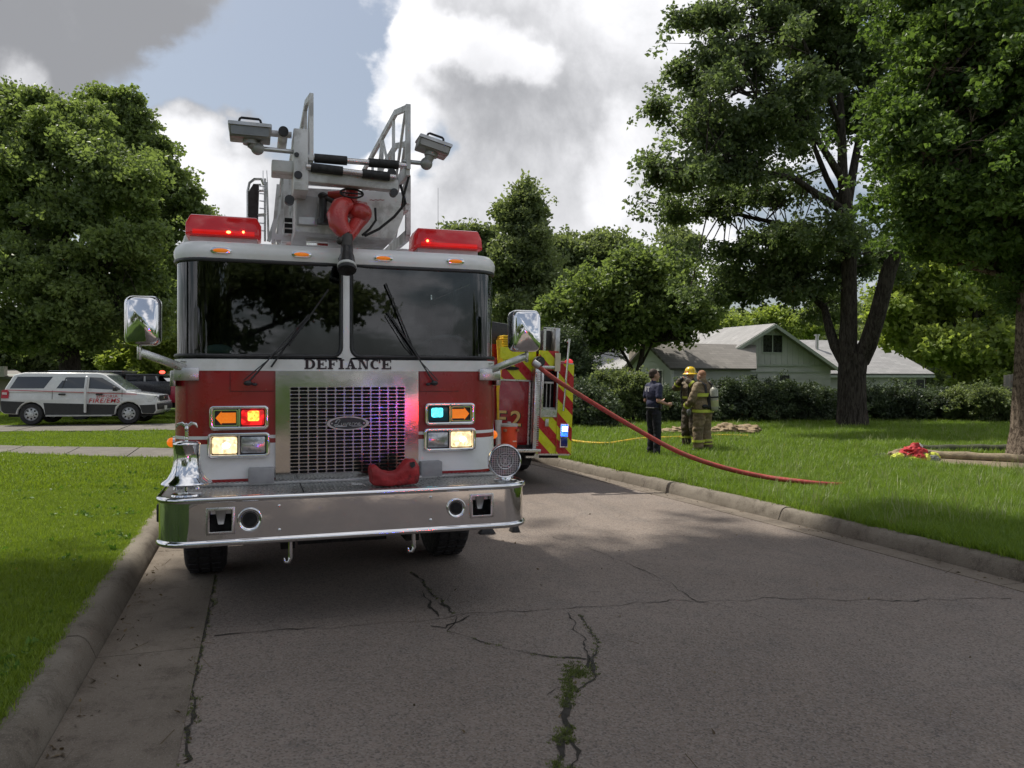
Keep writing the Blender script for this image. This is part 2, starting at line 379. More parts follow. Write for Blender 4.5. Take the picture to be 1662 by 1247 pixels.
def concrete_mat(name, ca, cb, dirt):
    m = bpy.data.materials.new(name); m.use_nodes = True; t = NT(m.node_tree); b = t.n['Principled BSDF']
    pos = t.new('ShaderNodeNewGeometry').outputs['Position']
    c = t.mix(t.ramp(t.noise(pos, 1.3, 6, .6), .35, .65), c4(ca), c4(cb))
    c = t.mix(t.ramp(t.noise(pos, 5, 8, .75), .46, .72, 0, .75), c, c4(dirt))
    c = t.mix(t.ramp(t.noise(pos, 130, 3, .6), .5, .75, 0, .5), c, (.34, .31, .27, 1))
    c = t.mix(t.ramp(t.noise(pos, 70, 3, .6), .58, .72, 0, .6), c, (.06, .05, .045, 1))
    t.lk(c, b.inputs['Base Color']); b.inputs['Roughness'].default_value = .9; b.inputs['Specular IOR Level'].default_value = .25
    bp = t.new('ShaderNodeBump'); bp.inputs['Strength'].default_value = .5; bp.inputs['Distance'].default_value = .008; t.lk(t.noise(pos, 45, 6, .7), bp.inputs['Height']); t.lk(bp.outputs[0], b.inputs['Normal'])
    return m
M_EARTH = ground_mat(); M_ASPH = asphalt_mat()
M_KERB = concrete_mat('kerb_concrete', (.15, .128, .10), (.205, .18, .145), (.06, .048, .036))
M_GUT = concrete_mat('gutter_concrete', (.150, .124, .098), (.195, .163, .130), (.080, .062, .047))
M_WALK = concrete_mat('pavement_concrete', (.125, .115, .10), (.165, .152, .132), (.075, .068, .056))

def sheet(name, xs, ys, zf, mat):
    vs = [(x, y, zf(x, y)) for y in ys for x in (xs(y) if callable(xs) else xs)]; nx = len(xs(ys[0]) if callable(xs) else xs)
    fs = [(j*nx+i, j*nx+i+1, (j+1)*nx+i+1, (j+1)*nx+i) for j in range(len(ys)-1) for i in range(nx-1)]
    o = MB().add(vs, fs).build(name, mat, smooth=60); o['kind'] = 'structure'; return o
ys_f = [-14, -10, -6, -3, 0]+[1+i*.8 for i in range(45)]+[40, 44, 50, 56, 62]
MB().add([(-600, -600, -.35), (600, -600, -.35), (600, 900, -.35), (-600, 900, -.35)], [(0, 1, 2, 3)]).build('ground', M_EARTH)['kind'] = 'structure'
sheet('lawn_left', [-150, -90, -60, -40]+[-30+i for i in range(28)]+[-1.9, -1.5, -1.14], ys_f+[75, 100, 140, 200], hl, M_EARTH)
def hr(x, y): return LZ-.02+.014*math.sin(x*1.3+y*.7)*sst(0, 1.2, x-kx(y))
sheet('lawn_right', lambda y: [kxs(y)+.22, kxs(y)+.6, kxs(y)+1.2]+[kxs(y)+2+i*1.1 for i in range(22)]+[40, 60, 90, 150], ys_f+[75, 100, 140, 200], hr, M_EARTH)
sheet('road', lambda y: [-.34, 1.5, 3.5, kxs(y)-.25], ys_f, lambda x, y: 0, M_ASPH)

# kerbs and gutters, cast in sections with open joints
def kerb_run(name, line, side, y0, y1, step, joints0):
    root = bpy.data.objects.new(name, None); put(root); root['kind'] = 'structure'
    prof = [(0, -.1), (0, .002), (.018, .05), (.04, .10), (.065, .135), (.10, .152), (.15, .156), (.205, .152), (.235, .14), (.235, -.1)]
    y = joints0
    while y > y0: y -= step
    k = 0
    while y < y1:
        mb = MB(); n = 40; q = random.uniform(-.006, .006); ya, yb = y+.006, y+step-.006
        vs = []
        for i in range(n):
            yy = ya+(yb-ya)*i/(n-1); x = line(yy)
            e = .016*noise.noise(Vector((yy*1.9, side*3.1, 0)))
            vs += [Vector((x+side*(u+(e if u > .05 else 0)), yy, z+q+(.006*noise.noise(Vector((yy*3.3, u*9, side)))+.007*min(0, noise.noise(Vector((yy*11, u*20, side*5)))+.1) if z > .03 else 0))) for u, z in prof]
        m = len(prof); fs = [(i*m+j, i*m+j+1, (i+1)*m+j+1, (i+1)*m+j) for i in range(n-1) for j in range(m-1)]+[tuple(range(m)), tuple(range((n-1)*m, n*m))[::-1]]
        mb.add(vs, fs).build('kerb_section', M_KERB, root, smooth=50); y += step; k += 1
    return root
kerb_run('kerb_left', lambda y: -.92, -1, -6, 46, 3.05, 5.3)
kerb_run('kerb_right', kxs, 1, -4, 46, 3.05, 7.85)
for nm, a, b, j0 in (('gutter_left', lambda y: -.92, lambda y: -.33, 5.3), ('gutter_right', lambda y: kxs(y)-.26, lambda y: kxs(y), 7.85)):
    root = bpy.data.objects.new(nm, None); put(root); root['kind'] = 'structure'; y = j0-12.2
    while y < 45:
        n = 5; vs = []
        for i in range(n):
            yy = y+.005+(3.04)*i/(n-1); vs += [(a(yy), yy, .006), (b(yy), yy, .006), (b(yy), yy, -.05), (a(yy), yy, -.05)]
        fs = [(i*4+j, i*4+(j+1) % 4, (i+1)*4+(j+1) % 4, (i+1)*4+j) for i in range(n-1) for j in range(4)]+[(0, 1, 2, 3), (16, 19, 18, 17)]
        MB().add(vs, fs).build('gutter_slab', M_GUT, root); y += 3.05
MB().add([(-1, -14, -.06), (6.3, -14, -.06), (6.3, 62, -.06), (-4, 62, -.06)], [(0, 1, 2, 3)]).build('road_bed', pm('joint_dirt', (.03, .026, .02), .95))['kind'] = 'structure'

# driveway apron and the lane the white car stands on (left)
def strip(name, pts_far, pts_near, n, nm_piece):
    root = bpy.data.objects.new(name, None); put(root); root['kind'] = 'structure'
    (fa, fb), (na, nb) = [[Vector((*p, 0)) for p in q] for q in (pts_far, pts_near)]
    for i in range(n):
        u0, u1 = i/n+.001, (i+1)/n-.001; mb = MB()
        for j in range(4):
            q = [(fa.lerp(fb, u0), na.lerp(nb, u0)), (fa.lerp(fb, u1), na.lerp(nb, u1))]
            P4 = [q[0][0].lerp(q[0][1], j/4), q[1][0].lerp(q[1][1], j/4), q[1][0].lerp(q[1][1], (j+1)/4), q[0][0].lerp(q[0][1], (j+1)/4)]
            mb.add([(p.x, p.y, hl(p.x, p.y)+.03) for p in P4]+[(p.x, p.y, hl(p.x, p.y)-.1) for p in P4], [(0, 1, 2, 3), (4, 5, 1, 0), (7, 3, 2, 6), (0, 3, 7, 4), (1, 5, 6, 2)])
        mb.build(nm_piece, M_WALK, root)
    return root
strip('pavement', ((-16, 30.2), (-1.16, 19.6)), ((-15.2, 27.6), (-1.16, 16.9)), 10, 'pavement_slab')
DR = [(-30, 37.0), (-1.2, 32.4), (-30, 33.0), (-1.2, 28.4)]
strip('driveway', (DR[0], DR[1]), (DR[2], DR[3]), 9, 'driveway_slab')

# cracks in the asphalt
def crack(pts, w, jit=.032, seed=1):
    mb = MB(); r = random.Random(seed); P = [PG(*p) for p in pts]; Q = []
    for a, b in zip(P, P[1:]):
        n = max(2, int((b-a).length/.045))
        for i in range(n):
            p = a.lerp(b, i/n); Q.append(p+Vector((noise.noise(p*5)*jit+r.uniform(-1, 1)*jit*.3, noise.noise(p*5+Vector((9, 9, 0)))*jit*1.6+r.uniform(-1, 1)*jit*.4, 0)))
    Q.append(P[-1]); vs = []
    for i, p in enumerate(Q):
        d = (Q[min(i+1, len(Q)-1)]-Q[max(0, i-1)]); s_ = Vector((-d.y, d.x, 0)).normalized()*w*r.uniform(.25, 1.0)*(.3+min(1, 1.4*abs(noise.noise(p*2.2))))
        vs += [p+s_, p-s_]
    vs = [(v.x, v.y, .0045) for v in vs]
    return vs, [(2*i, 2*i+1, 2*i+3, 2*i+2) for i in range(len(Q)-1)], Q
CR = [([(345, 1035), (450, 1025), (600, 1015), (700, 1007), (745, 998), (850, 992), (960, 986), (1090, 975), (1130, 978), (1250, 972), (1400, 975), (1640, 972)], .010),
      ([(670, 930), (690, 950), (715, 975), (735, 996)], .016), ([(686, 958), (703, 988), (712, 1002)], .013), ([(700, 1018), (722, 1020), (745, 1008), (762, 1000)], .014),
      ([(742, 1000), (735, 1012), (728, 1024), (790, 1045), (840, 1058), (900, 1066), (952, 1071)], .010),
      ([(918, 995), (930, 1012), (945, 1034), (950, 1055), (958, 1068), (956, 1085)], .013), ([(943, 1000), (960, 1022), (967, 1050), (964, 1080), (955, 1110), (936, 1124)], .014),
      ([(938, 1088), (920, 1102), (932, 1122), (916, 1145), (920, 1180), (908, 1206), (915, 1232), (905, 1262)], .026), ([(921, 1192), (936, 1212), (938, 1236), (930, 1265)], .022),
      ([(900, 872), (960, 892), (1020, 915), (1085, 945), (1130, 976)], .007), ([(1130, 976), (1200, 990), (1280, 1020)], .004), ([(892, 1130), (905, 1120), (915, 1115)], .008),
      ([(350, 925), (341, 980), (332, 1030), (322, 1080), (310, 1150), (300, 1240)], .020)]
mb = MB(); QS = []
for i, (p, w) in enumerate(CR): v, f, Q = crack(p, w, seed=i); mb.add(v, f); QS.append(Q)
MB_ = mb.build('road_crack', pm('crack_dirt', (.022, .018, .013), .95)); MB_['kind'] = 'stuff'; MB_['label'] = 'dark branching cracks across the asphalt'; 
M_MOSS = leaf_mat('moss_green', (.075, .10, .022), (.13, .16, .035), .2)
pp = []
for qi, dens, wd in ((7, 16, .035), (8, 14, .03), (6, 1, .012), (12, 1.5, .02), (4, .4, .01), (1, .6, .01)):
    for q in QS[qi]:
        for _ in range(int(dens)+(rng.random() < dens % 1)):
            if qi in (7, 8) and noise.noise(q*4) < -.15: continue
            pp.append((q.x+rng.normal(0, wd*.6), q.y+rng.normal(0, wd*.6), .004))
for _ in range(90): p = PG(936+rng.normal(0, 13), 1090+rng.normal(0, 6)); pp.append((p.x, p.y, .004))
n = len(pp); o = scatter('moss', pp, np.column_stack([np.zeros(n), np.zeros(n), rng.random(n)*6.28]), rng.uniform(.5, 1.2, n), [tuft(16, .016, .016, .003, s_) for s_ in (1, 2, 3)], M_MOSS)
tag(o, 'green moss and weeds growing in the road cracks', 'moss', kind='stuff')

# grass
def grass(name, label, pts, h, protos, mat):
    n = len(pts); pts = np.array(pts)
    rot = np.column_stack([rng.normal(0, .12, n), rng.normal(0, .12, n), rng.random(n)*6.28])
    o = scatter(name, pts, rot, rng.uniform(.65, 1.3, n)*h, protos, mat); tag(o, label, 'grass', kind='stuff')
M_GRL = leaf_mat('mown_grass', (.125, .20, .018), (.23, .31, .035), .35); M_GRR = leaf_mat('long_grass', (.095, .17, .022), (.20, .29, .04), .4)
def region(dmin, dmax, pxa, pxb, n, test, zf):
    out = []
    while len(out) < n:
        d = 1/(1/dmax+(1/dmin-1/dmax)*rng.random()) if rng.random() < .5 else math.sqrt(dmin**2+(dmax**2-dmin**2)*rng.random())
        p = PD(rng.uniform(pxa, pxb), 0, d)
        if test(p.x, p.y): out.append((p.x, p.y, zf(p.x, p.y)))
    return out
inpoly = lambda x, y, a0, a1, b0, b1: 0 <= (y-(a0[1]+(x-a0[0])*(a1[1]-a0[1])/(a1[0]-a0[0]))) and 0 >= (y-(b0[1]+(x-b0[0])*(b1[1]-b0[1])/(b1[0]-b0[0])))
def onwalk(x, y): return x < -1.1 and (inpoly(x, y, (-15.2, 27.6), (-1.16, 16.9), (-16, 30.2), (-1.16, 19.6)) or inpoly(x, y, DR[2], DR[3], DR[0], DR[1]))
kedge = lambda y: .03*noise.noise(Vector((y*2.3, 0, 5)))
tl = lambda x, y: x < -1.13+kedge(y) and not onwalk(x, y)
def gl0(px, py): return PG(px, py, LZ)
TIMB = [(gl0(1488, 743), gl0(1700, 754)), (gl0(1478, 736), gl0(1640, 735))]
def near_timber(x, y):
    for p, q in TIMB:
        v = q-p; u = max(0, min(1, ((x-p.x)*v.x+(y-p.y)*v.y)/(v.x*v.x+v.y*v.y)))
        ex, ey = x-p.x-u*v.x, y-p.y-u*v.y
        if ex*ex+ey*ey < .045 or (ey < 0 and ex*ex+ey*ey < .22 and rng.random() < .6): return True
    e_ = gl0(1655, 752); return ((x-e_.x)/2.0)**2+((y-e_.y)/1.3)**2 < 1
tr = lambda x, y: x > kxs(y)+.19+kedge(y) and not near_timber(x, y)
grass('mown_grass', 'short mown grass of the left lawn', region(2.6, 12, -120, 330, 20000, tl, lambda x, y: hl(x, y)-.005), .75, [tuft(22, .07, .07, .0035, s_) for s_ in range(4)], M_GRL)
grass('mown_grass', 'short mown grass farther back on the left', region(11, 42, -80, 330, 9000, tl, lambda x, y: hl(x, y)-.005), .8, [tuft(26, .09, .2, .008, s_+9) for s_ in range(3)], M_GRL)
grass('long_grass', 'long unmown grass of the right lawn beside the kerb', region(4.5, 14, 880, 1850, 24000, tr, lambda x, y: hr(x, y)-.01), .8, [tuft(22, .15, .08, .0045, s_+20) for s_ in range(4)], M_GRR)
grass('long_grass', 'long unmown grass of the right lawn towards the hedge', region(13, 29, 860, 1760, 24000, tr, lambda x, y: hr(x, y)-.01), .75, [tuft(20, .2, .13, .008, s_+30) for s_ in range(4)], M_GRR)
M_SEED = leaf_mat('pale_seed_heads', (.20, .24, .10), (.30, .33, .16), .3)
grass('seed_heads', 'pale grass seed heads scattered on the right lawn', region(8, 28, 900, 1740, 1500, tr, lambda x, y: hr(x, y)), 1.0, [tuft(4, .27, .05, .004, s_+40) for s_ in range(3)], M_SEED)

lit = []
for _ in range(700):
    s_ = rng.random()
    if s_ < .45: y = rng.uniform(2.8, 14); x = -.90+abs(rng.normal(0, .09)); z = .010
    elif s_ < .6: y = rng.uniform(2.8, 12); x = -.34+rng.normal(0, .05); z = .010
    elif s_ < .85: y = rng.uniform(4, 16); x = kxs(y)-.02-abs(rng.normal(0, .10)); z = .010
    else: y = rng.uniform(3, 9); x = rng.uniform(-.3, 5.6); z = .005
    lit.append((x, y, z))
n = len(lit); o = scatter('leaf_litter', lit, np.column_stack([rng.normal(0, .5, n), rng.normal(0, .5, n), rng.random(n)*6.28]), rng.uniform(.5, 1.3, n), [([(-.018, 0, 0), (0, .008, .004), (.022, 0, .001), (0, -.008, .003)], [(0, 1, 2), (0, 2, 3)]), ([(-.012, -.003, 0), (.016, .002, .002), (.004, .012, .004)], [(0, 1, 2)]), ([(-.05, 0, .002), (.05, .004, .002), (.05, .007, .003), (-.05, .003, .003)], [(0, 1, 2, 3)])], leaf_mat('dry_litter', (.05, .035, .02), (.17, .12, .06), .1))
tag(o, 'dry leaves and bits of twig lying along the gutters', 'litter', kind='stuff')
M_WEED = leaf_mat('broad_weeds', (.06, .14, .02), (.12, .22, .04), .35); wp = []
for _ in range(1100):
    y = rng.uniform(2.8, 20); side = rng.random() < .5
    x = -1.17-abs(rng.exponential(1.4)) if side else kxs(y)+.24+abs(rng.exponential(1.8))
    if noise.noise(Vector((x*.8, y*.8, 2))) > -.05 and not onwalk(x, y): wp.append((x, y, (hl(x, y) if side else hr(x, y))+.02))
n = len(wp); o = scatter('broad_weeds', wp, np.column_stack([rng.normal(0, .2, n), rng.normal(0, .2, n), rng.random(n)*6.28]), rng.uniform(.5, 1.2, n), [leaf_clump(14, .07, .06, .35, 70+i) for i in range(3)], M_WEED)
tag(o, 'low broad leaved weeds and clover in both lawns', 'weeds', kind='stuff')

# ------------------------------------------------------------------ trees
def bark_mat(name, a, b, vs=1.0):
    m = bpy.data.materials.new(name); m.use_nodes = True; t = NT(m.node_tree); bs = t.n['Principled BSDF']
    pos = t.vmath('MULTIPLY', t.new('ShaderNodeNewGeometry').outputs['Position'], (1, 1, .22*vs))
    h = t.noise(pos, 16, 8, .7, .5); t.lk(t.mix(t.ramp(h, .36, .62), c4(a), c4(b)), bs.inputs['Base Color'])
    bs.inputs['Roughness'].default_value = .95; bs.inputs['Specular IOR Level'].default_value = .15
    bp = t.new('ShaderNodeBump'); bp.inputs['Strength'].default_value = 1; bp.inputs['Distance'].default_value = .05; t.lk(h, bp.inputs['Height']); t.lk(bp.outputs[0], bs.inputs['Normal'])
    return m
BARK = bark_mat('dark_bark', (.022, .018, .015), (.075, .064, .054)); BARK2 = bark_mat('pale_flaky_bark', (.05, .036, .026), (.22, .175, .135), 3)
L_OAK = leaf_mat('oak_leaves', (0.083, 0.113, 0.065), (0.151, 0.203, 0.089)); L_MAP = leaf_mat('maple_leaves', (.050, .095, .030), (.130, .200, .050), .45)
L_LEFT = leaf_mat('hackberry_leaves', (0.106, 0.149, 0.059), (0.198, 0.257, 0.087)); L_BACK = leaf_mat('ash_leaves', (0.106, 0.141, 0.074), (0.198, 0.238, 0.107))
L_YEL = leaf_mat('locust_leaves', (0.178, 0.238, 0.068), (0.309, 0.373, 0.089), .5); L_HEDGE = leaf_mat('hedge_leaves', (0.061, 0.079, 0.056), (0.110, 0.149, 0.074), .25)
CL = {}
def clumps(n, rad, ls, k=3, flat=.7):
    key = (n, rad, ls, flat)
    if key not in CL: CL[key] = [leaf_clump(n, rad, ls, flat, hash(key) % 1000+i) for i in range(k)]
    return CL[key]
def tree(name, label, base, tr_, blobs, nleaf, clump, lm, bark=BARK, limbs=None, group=None, gap=.0, gfreq=.35, twigs=14, cat='tree', fork=.35, flare=1.5, thr=None):
    base = Vector(base); th_ = thing(name, label, cat, base, group=group); mb = MB()
    C = [(Vector(c), Vector(r) if not isinstance(r, (int, float)) else Vector((r, r, r))) for c, r in blobs]
    top = max(C, key=lambda c: c[0].z)[0]; fk = base.lerp(Vector((base.x*.7+top.x*.3, base.y*.7+top.y*.3, top.z)), fork)
    lines = []
    if limbs is None:
        lines.append(([base-Vector((0, 0, .2)), base+Vector((0, 0, .25)), base.lerp(fk, .5), fk, fk.lerp(top, .5)+Vector((random.uniform(-.4, .4), random.uniform(-.4, .4), 0)), top], [tr_*flare, tr_*1.1, tr_*.95, tr_*.8, tr_*.4, .04]))
        for c, r in C:
            if (c-top).length < .1: continue
            s_ = fk.lerp(top, max(0, min(.8, (c.z-fk.z)/(top.z-fk.z+.01)-.35))); m_ = s_.lerp(c, .5)+Vector((random.uniform(-.3, .3), random.uniform(-.3, .3), -.12*(c-s_).length*random.uniform(-.2, 1)))
            lines.append(([s_, m_, c], [tr_*.42, tr_*.26, .035]))
    else: lines = limbs
    for p, r in lines: mb.tube(p, r, 9 if r[0] > .15 else 6)
    LP = [p for l, r in lines for a, b in zip(l[1:], l[2:]) for p in (a.lerp(b, u) for u in (.1, .35, .6, .85, 1))]
    tips = []
    for c, r in C:
        near = sorted(LP, key=lambda p: (p-c).length)[:8]
        for _ in range(twigs):
            u = Vector((random.gauss(0, 1), random.gauss(0, 1), random.gauss(.1, .9))).normalized(); e = c+Vector((u.x*r.x, u.y*r.y, u.z*r.z))*random.uniform(.55, 1.0)
            s_ = random.choice(near); m_ = s_.lerp(e, .5)+Vector((random.gauss(0, .1), random.gauss(0, .1), random.uniform(-.1, .25)*(e-s_).length*.5)); w = .012+.006*(e-s_).length
            mb.tube([s_, m_, e], [w, w*.7, w*.25], 4); tips += [e, m_.lerp(e, .6)]
            for _ in range(2):
                q = e+Vector((random.gauss(0, .3)*r.x, random.gauss(0, .3)*r.y, random.gauss(0, .22)*r.z)); mb.tube([m_.lerp(e, .6), q], [w*.5, w*.15], 3, caps=False); tips.append(q)
    mb.build('trunk', bark, th_, smooth=70, weld=False)
    tot = sum((r.x*r.y*r.z)**.667 for c, r in C); pts = []; tints = []; sd = Vector((base.x*.37, base.y*.11, 4)); tw = MB()
    for c, r in C:
        k = int(nleaf*(r.x*r.y*r.z)**.667/tot); mr = (r.x+r.y+r.z)/3; per = 16; ns = max(4, k//per)
        near = sorted(LP, key=lambda p: (p-c).length)[:12]
        for _ in range(ns):
            for _t in range(30):
                u = Vector((random.gauss(0, 1), random.gauss(0, 1), random.gauss(.12, 1))).normalized(); rr = random.random()**.45*(1+.4*noise.noise(u*2.1+c))
                q = c+Vector((u.x*r.x, u.y*r.y, u.z*r.z))*rr
                if noise.noise(q*gfreq*1.6+sd) > gap and q.z > base.z+.15: break
            else: continue
            sr_ = max(.22, min(1.3, mr*random.uniform(.22, .42))); ti = random.random(); s0 = min(near, key=lambda p: (p-q).length) if random.random() < .5 else random.choice(near)
            out = Vector((u.x, u.y, .0)); m_ = s0.lerp(q, .55)+Vector((0, 0, .12*(q-s0).length)); w = .007+.0032*(q-s0).length
            tw.tube([s0, m_, q, q+out*sr_*.6], [w*1.6, w, w*.6, w*.3], 4, caps=False)
            for _ in range(per):
                g = Vector((random.gauss(0, .5), random.gauss(0, .5), random.gauss(0, .24)))*sr_; g += out*random.uniform(0, .35)*sr_; g.z -= .35*(g.x*g.x+g.y*g.y)/max(sr_, .3)*.8
                p = q+g
                if p.z > base.z+.05: pts.append(p); tints.append(min(1, max(0, .65*ti+.35*random.random())))
    if tw.v: tw.build('twigs', bark, th_, smooth=70, weld=False)['kind'] = 'stuff'
    for e in tips:
        for _ in range(2): pts.append(e+Vector((random.gauss(0, .3), random.gauss(0, .3), random.gauss(0, .2)))); tints.append(random.random())
    n = len(pts); P = np.array([tuple(p) for p in pts])
    scatter('crown', P, np.column_stack([rng.normal(0, .4, n), rng.normal(0, .4, n), rng.random(n)*6.28]), rng.uniform(.7, 1.25, n), clump, lm, th_, tints)['kind'] = 'stuff'
    return th_
def pb(d, lst):                        # crown masses given by where they show: (px, py, rx, ry, nearer/farther)
    return [(tuple(PD(px, py, d+dz)), (rx*d/FOC, (rx+ry)*.5*d/FOC, ry*d/FOC)) for px, py, rx, ry, dz in lst]
def gz(p, z): return (p.x, p.y, z)

# oak in the middle of the right lawn, limbs drawn after the photograph
dO = 25.4
def ol(pts, rs): return ([PD(x, y, dO+dz) for x, y, dz in pts], rs)
limbs = [ol([(1385, 703, 0), (1384, 688, 0), (1383, 660, 0), (1383, 610, 0), (1386, 575, 0)], [.66, .53, .46, .44, .46]),
         ol([(1380, 590, 0), (1376, 560, 0), (1378, 520, 0), (1378, 420, 0), (1374, 340, 0), (1368, 290, 0), (1366, 200, 0), (1360, 90, 0), (1350, -40, 0)], [.34, .30, .27, .24, .22, .17, .12, .08, .04]),
         ol([(1394, 585, 0), (1408, 560, -.3), (1424, 510, -.6), (1442, 440, -.9), (1458, 395, -1.2), (1475, 365, -1.5), (1520, 330, -2), (1570, 300, -2.5)], [.34, .29, .26, .24, .21, .15, .09, .05]),
         ol([(1374, 590, 0), (1355, 562, .2), (1345, 530, .4), (1338, 500, .8), (1300, 465, 1.5), (1240, 450, 2)], [.24, .17, .15, .12, .08, .03]),
         ol([(1376, 330, 0), (1388, 260, .3), (1400, 200, .5), (1420, 120, 1), (1435, 30, 1.3)], [.16, .13, .12, .09, .05]),
         ol([(1372, 300, 0), (1345, 255, -.5), (1318, 215, -1), (1270, 175, -1.5), (1200, 150, -2)], [.15, .12, .09, .06, .03]),
         ol([(1374, 345, 0), (1325, 315, -.8), (1290, 290, -1.5), (1220, 275, -2), (1130, 282, -3), (1080, 278, -3.4)], [.15, .12, .09, .06, .04, .02]),
         ol([(1378, 400, 0), (1320, 375, .5), (1250, 360, 1), (1180, 345, 1.5), (1090, 350, 2)], [.14, .11, .08, .05, .02]),
         ol([(1371, 345, 0), (1342, 290, .3), (1322, 240, .6), (1300, 150, 1), (1290, 60, 1.4)], [.12, .10, .08, .05, .03]),
         ol([(1366, 210, 0), (1335, 130, -.5), (1300, 60, -1), (1270, -10, -1.3)], [.09, .07, .05, .03]),
         ol([(1460, 395, -1.2), (1500, 380, -1), (1540, 385, -1)], [.12, .07, .03])]
ob = pb(dO, [(1090, 270, 70, 26, -3), (1140, 195, 80, 50, -2), (1150, 110, 70, 45, -1), (1200, 60, 90, 60, -1), (1250, 130, 90, 60, -2), (1230, 225, 90, 45, -1.5), (1300, 30, 90, 80, 0), (1080, 338, 68, 20, 1),
             (1160, 320, 75, 26, 1), (1180, 270, 70, 24, -2), (1290, 190, 75, 55, 1.5), (1330, 90, 90, 70, 1), (1400, 40, 80, 80, 1), (1370, 170, 70, 60, 1.5), (1440, 150, 60, 70, .5), (1270, 300, 70, 30, 1),
             (1330, 380, 90, 32, -1), (1260, 400, 90, 36, .5), (1180, 430, 100, 30, 1.6), (1300, 450, 90, 40, 1), (1380, 430, 80, 40, 1.5), (1340, 500, 70, 26, 2.5), (1230, 470, 90, 26, 2.2), (1150, 475, 60, 20, 2.4), (1450, 420, 40, 40, 1.5), (1350, -60, 170, 70, 0), (1480, 250, 50, 60, 1)])
tree('oak_tree', 'tall dark oak with forked trunk standing in front of the pale green house', gz(PD(1384, 0, dO), LZ-.02), .5, ob, 5200, clumps(22, .27, .14), L_OAK, limbs=limbs, gap=-.02, gfreq=.42, twigs=8)
dM = 15.4
lm = [([PD(x, y, dM) for x, y in ((1686, 752), (1684, 742), (1682, 700), (1684, 600), (1686, 480), (1690, 400), (1680, 300), (1660, 150), (1640, 0), (1630, -150))], [.78, .58, .46, .41, .38, .34, .26, .18, .12, .06]),
      ([PD(1688, 430, dM), PD(1630, 360, dM-.5), PD(1570, 300, dM-1), PD(1500, 250, dM-1.2)], [.18, .12, .07, .03]), ([PD(1690, 480, dM), PD(1640, 450, dM+.3), PD(1560, 430, dM+.6), PD(1500, 420, dM+1)], [.12, .08, .05, .02]),
      ([PD(1684, 300, dM), PD(1600, 200, dM-.6), PD(1520, 110, dM-1)], [.15, .1, .03]), ([PD(1690, 400, dM), PD(1760, 300, dM-.5), PD(1850, 180, dM)], [.2, .12, .04])]
mbl = pb(dM, [(1490, 330, 60, 60, -.5), (1475, 250, 55, 60, 0), (1530, 200, 90, 80, -.6), (1560, 310, 80, 60, 0), (1630, 370, 70, 50, .4), (1600, 250, 100, 90, -1), (1550, 100, 90, 80, -.5), (1510, 30, 60, 60, 0), (1640, 100, 110, 100, -1), (1600, 0, 120, 80, 0),
              (1530, 385, 50, 26, .5), (1640, 430, 50, 20, .8), (1640, 320, 90, 80, -1), (1560, -90, 150, 90, 0), (1730, 200, 120, 200, 0), (1760, 400, 120, 110, 0), (1700, -80, 150, 120, 0), (1460, 180, 40, 40, 0)])
tree('maple_tree', 'leafy maple with scaly brown trunk at the right edge of the photo', gz(PD(1684, 0, dM), LZ-.02), .45, mbl, 9500, clumps(30, .24, .115), L_MAP, BARK2, limbs=lm, gap=.06, gfreq=.55, twigs=10)
dE = 34
lm = [([PD(x, y, dE) for x, y in ((1560, 690), (1558, 640), (1552, 600), (1548, 540), (1540, 480))], [.3, .24, .16, .14, .06]), ([PD(x, y, dE) for x, y in ((1560, 640), (1574, 590), (1582, 520), (1590, 440))], [.2, .17, .13, .05]), ([PD(x, y, dE) for x, y in ((1578, 560), (1600, 540), (1630, 520))], [.1, .07, .03])]
tree('locust_tree', 'bright green tree with forked stem behind the hedge right of the oak', gz(PD(1560, 0, dE), .0), .25, pb(dE, [(1460, 500, 40, 26, 0), (1500, 540, 50, 26, 1), (1530, 460, 60, 40, 0), (1600, 480, 60, 40, 1), (1540, 560, 50, 22, -1), (1610, 560, 60, 40, -1), (1640, 500, 50, 50, 1), (1560, 410, 60, 40, 1), (1610, 620, 40, 26, -1), (1480, 440, 30, 22, 0)]), 3000, clumps(24, .5, .26), L_YEL, limbs=lm, gap=.02)
# left side
tree('hackberry_tree', 'broad green tree behind the white car on the left', gz(PD(118, 0, 37), -.1), .5, pb(37, [(60, 330, 120, 90, 0), (30, 220, 90, 60, 1), (110, 210, 70, 45, 0), (160, 290, 90, 70, -1), (-40, 430, 90, 80, 0), (80, 450, 110, 70, -2), (190, 420, 80, 60, -1), (200, 510, 60, 36, -1), (40, 540, 90, 36, -1), (120, 545, 80, 30, -1), (-70, 280, 90, 80, 0), (70, 172, 34, 22, 1), (20, 168, 26, 18, 1)]), 5200, clumps(24, .46, .22), L_LEFT, gap=-.12, gfreq=.33, twigs=8, fork=.3)
tree('tall_elm_tree', 'taller tree with ragged top just left of the ladder truck', gz(PD(205, 0, 44), -.1), .5, pb(44, [(185, 185, 34, 28, 0), (150, 175, 20, 16, 0), (210, 230, 44, 36, 0), (240, 270, 40, 34, -1), (230, 340, 60, 44, 0), (285, 350, 34, 26, 1), (305, 345, 26, 14, 1), (250, 420, 50, 50, 0), (215, 480, 60, 40, 0), (262, 540, 34, 26, 0), (245, 575, 30, 30, -1), (200, 560, 50, 26, 0), (300, 325, 30, 22, 0), (270, 295, 34, 26, 0), (318, 352, 16, 9, 0), (225, 205, 26, 22, 0), (175, 160, 14, 12, 0), (205, 165, 16, 14, 0), (255, 240, 20, 16, 0)]), 3600, clumps(22, .46, .24), L_LEFT, gap=-.1, gfreq=.33, twigs=10, fork=.3)
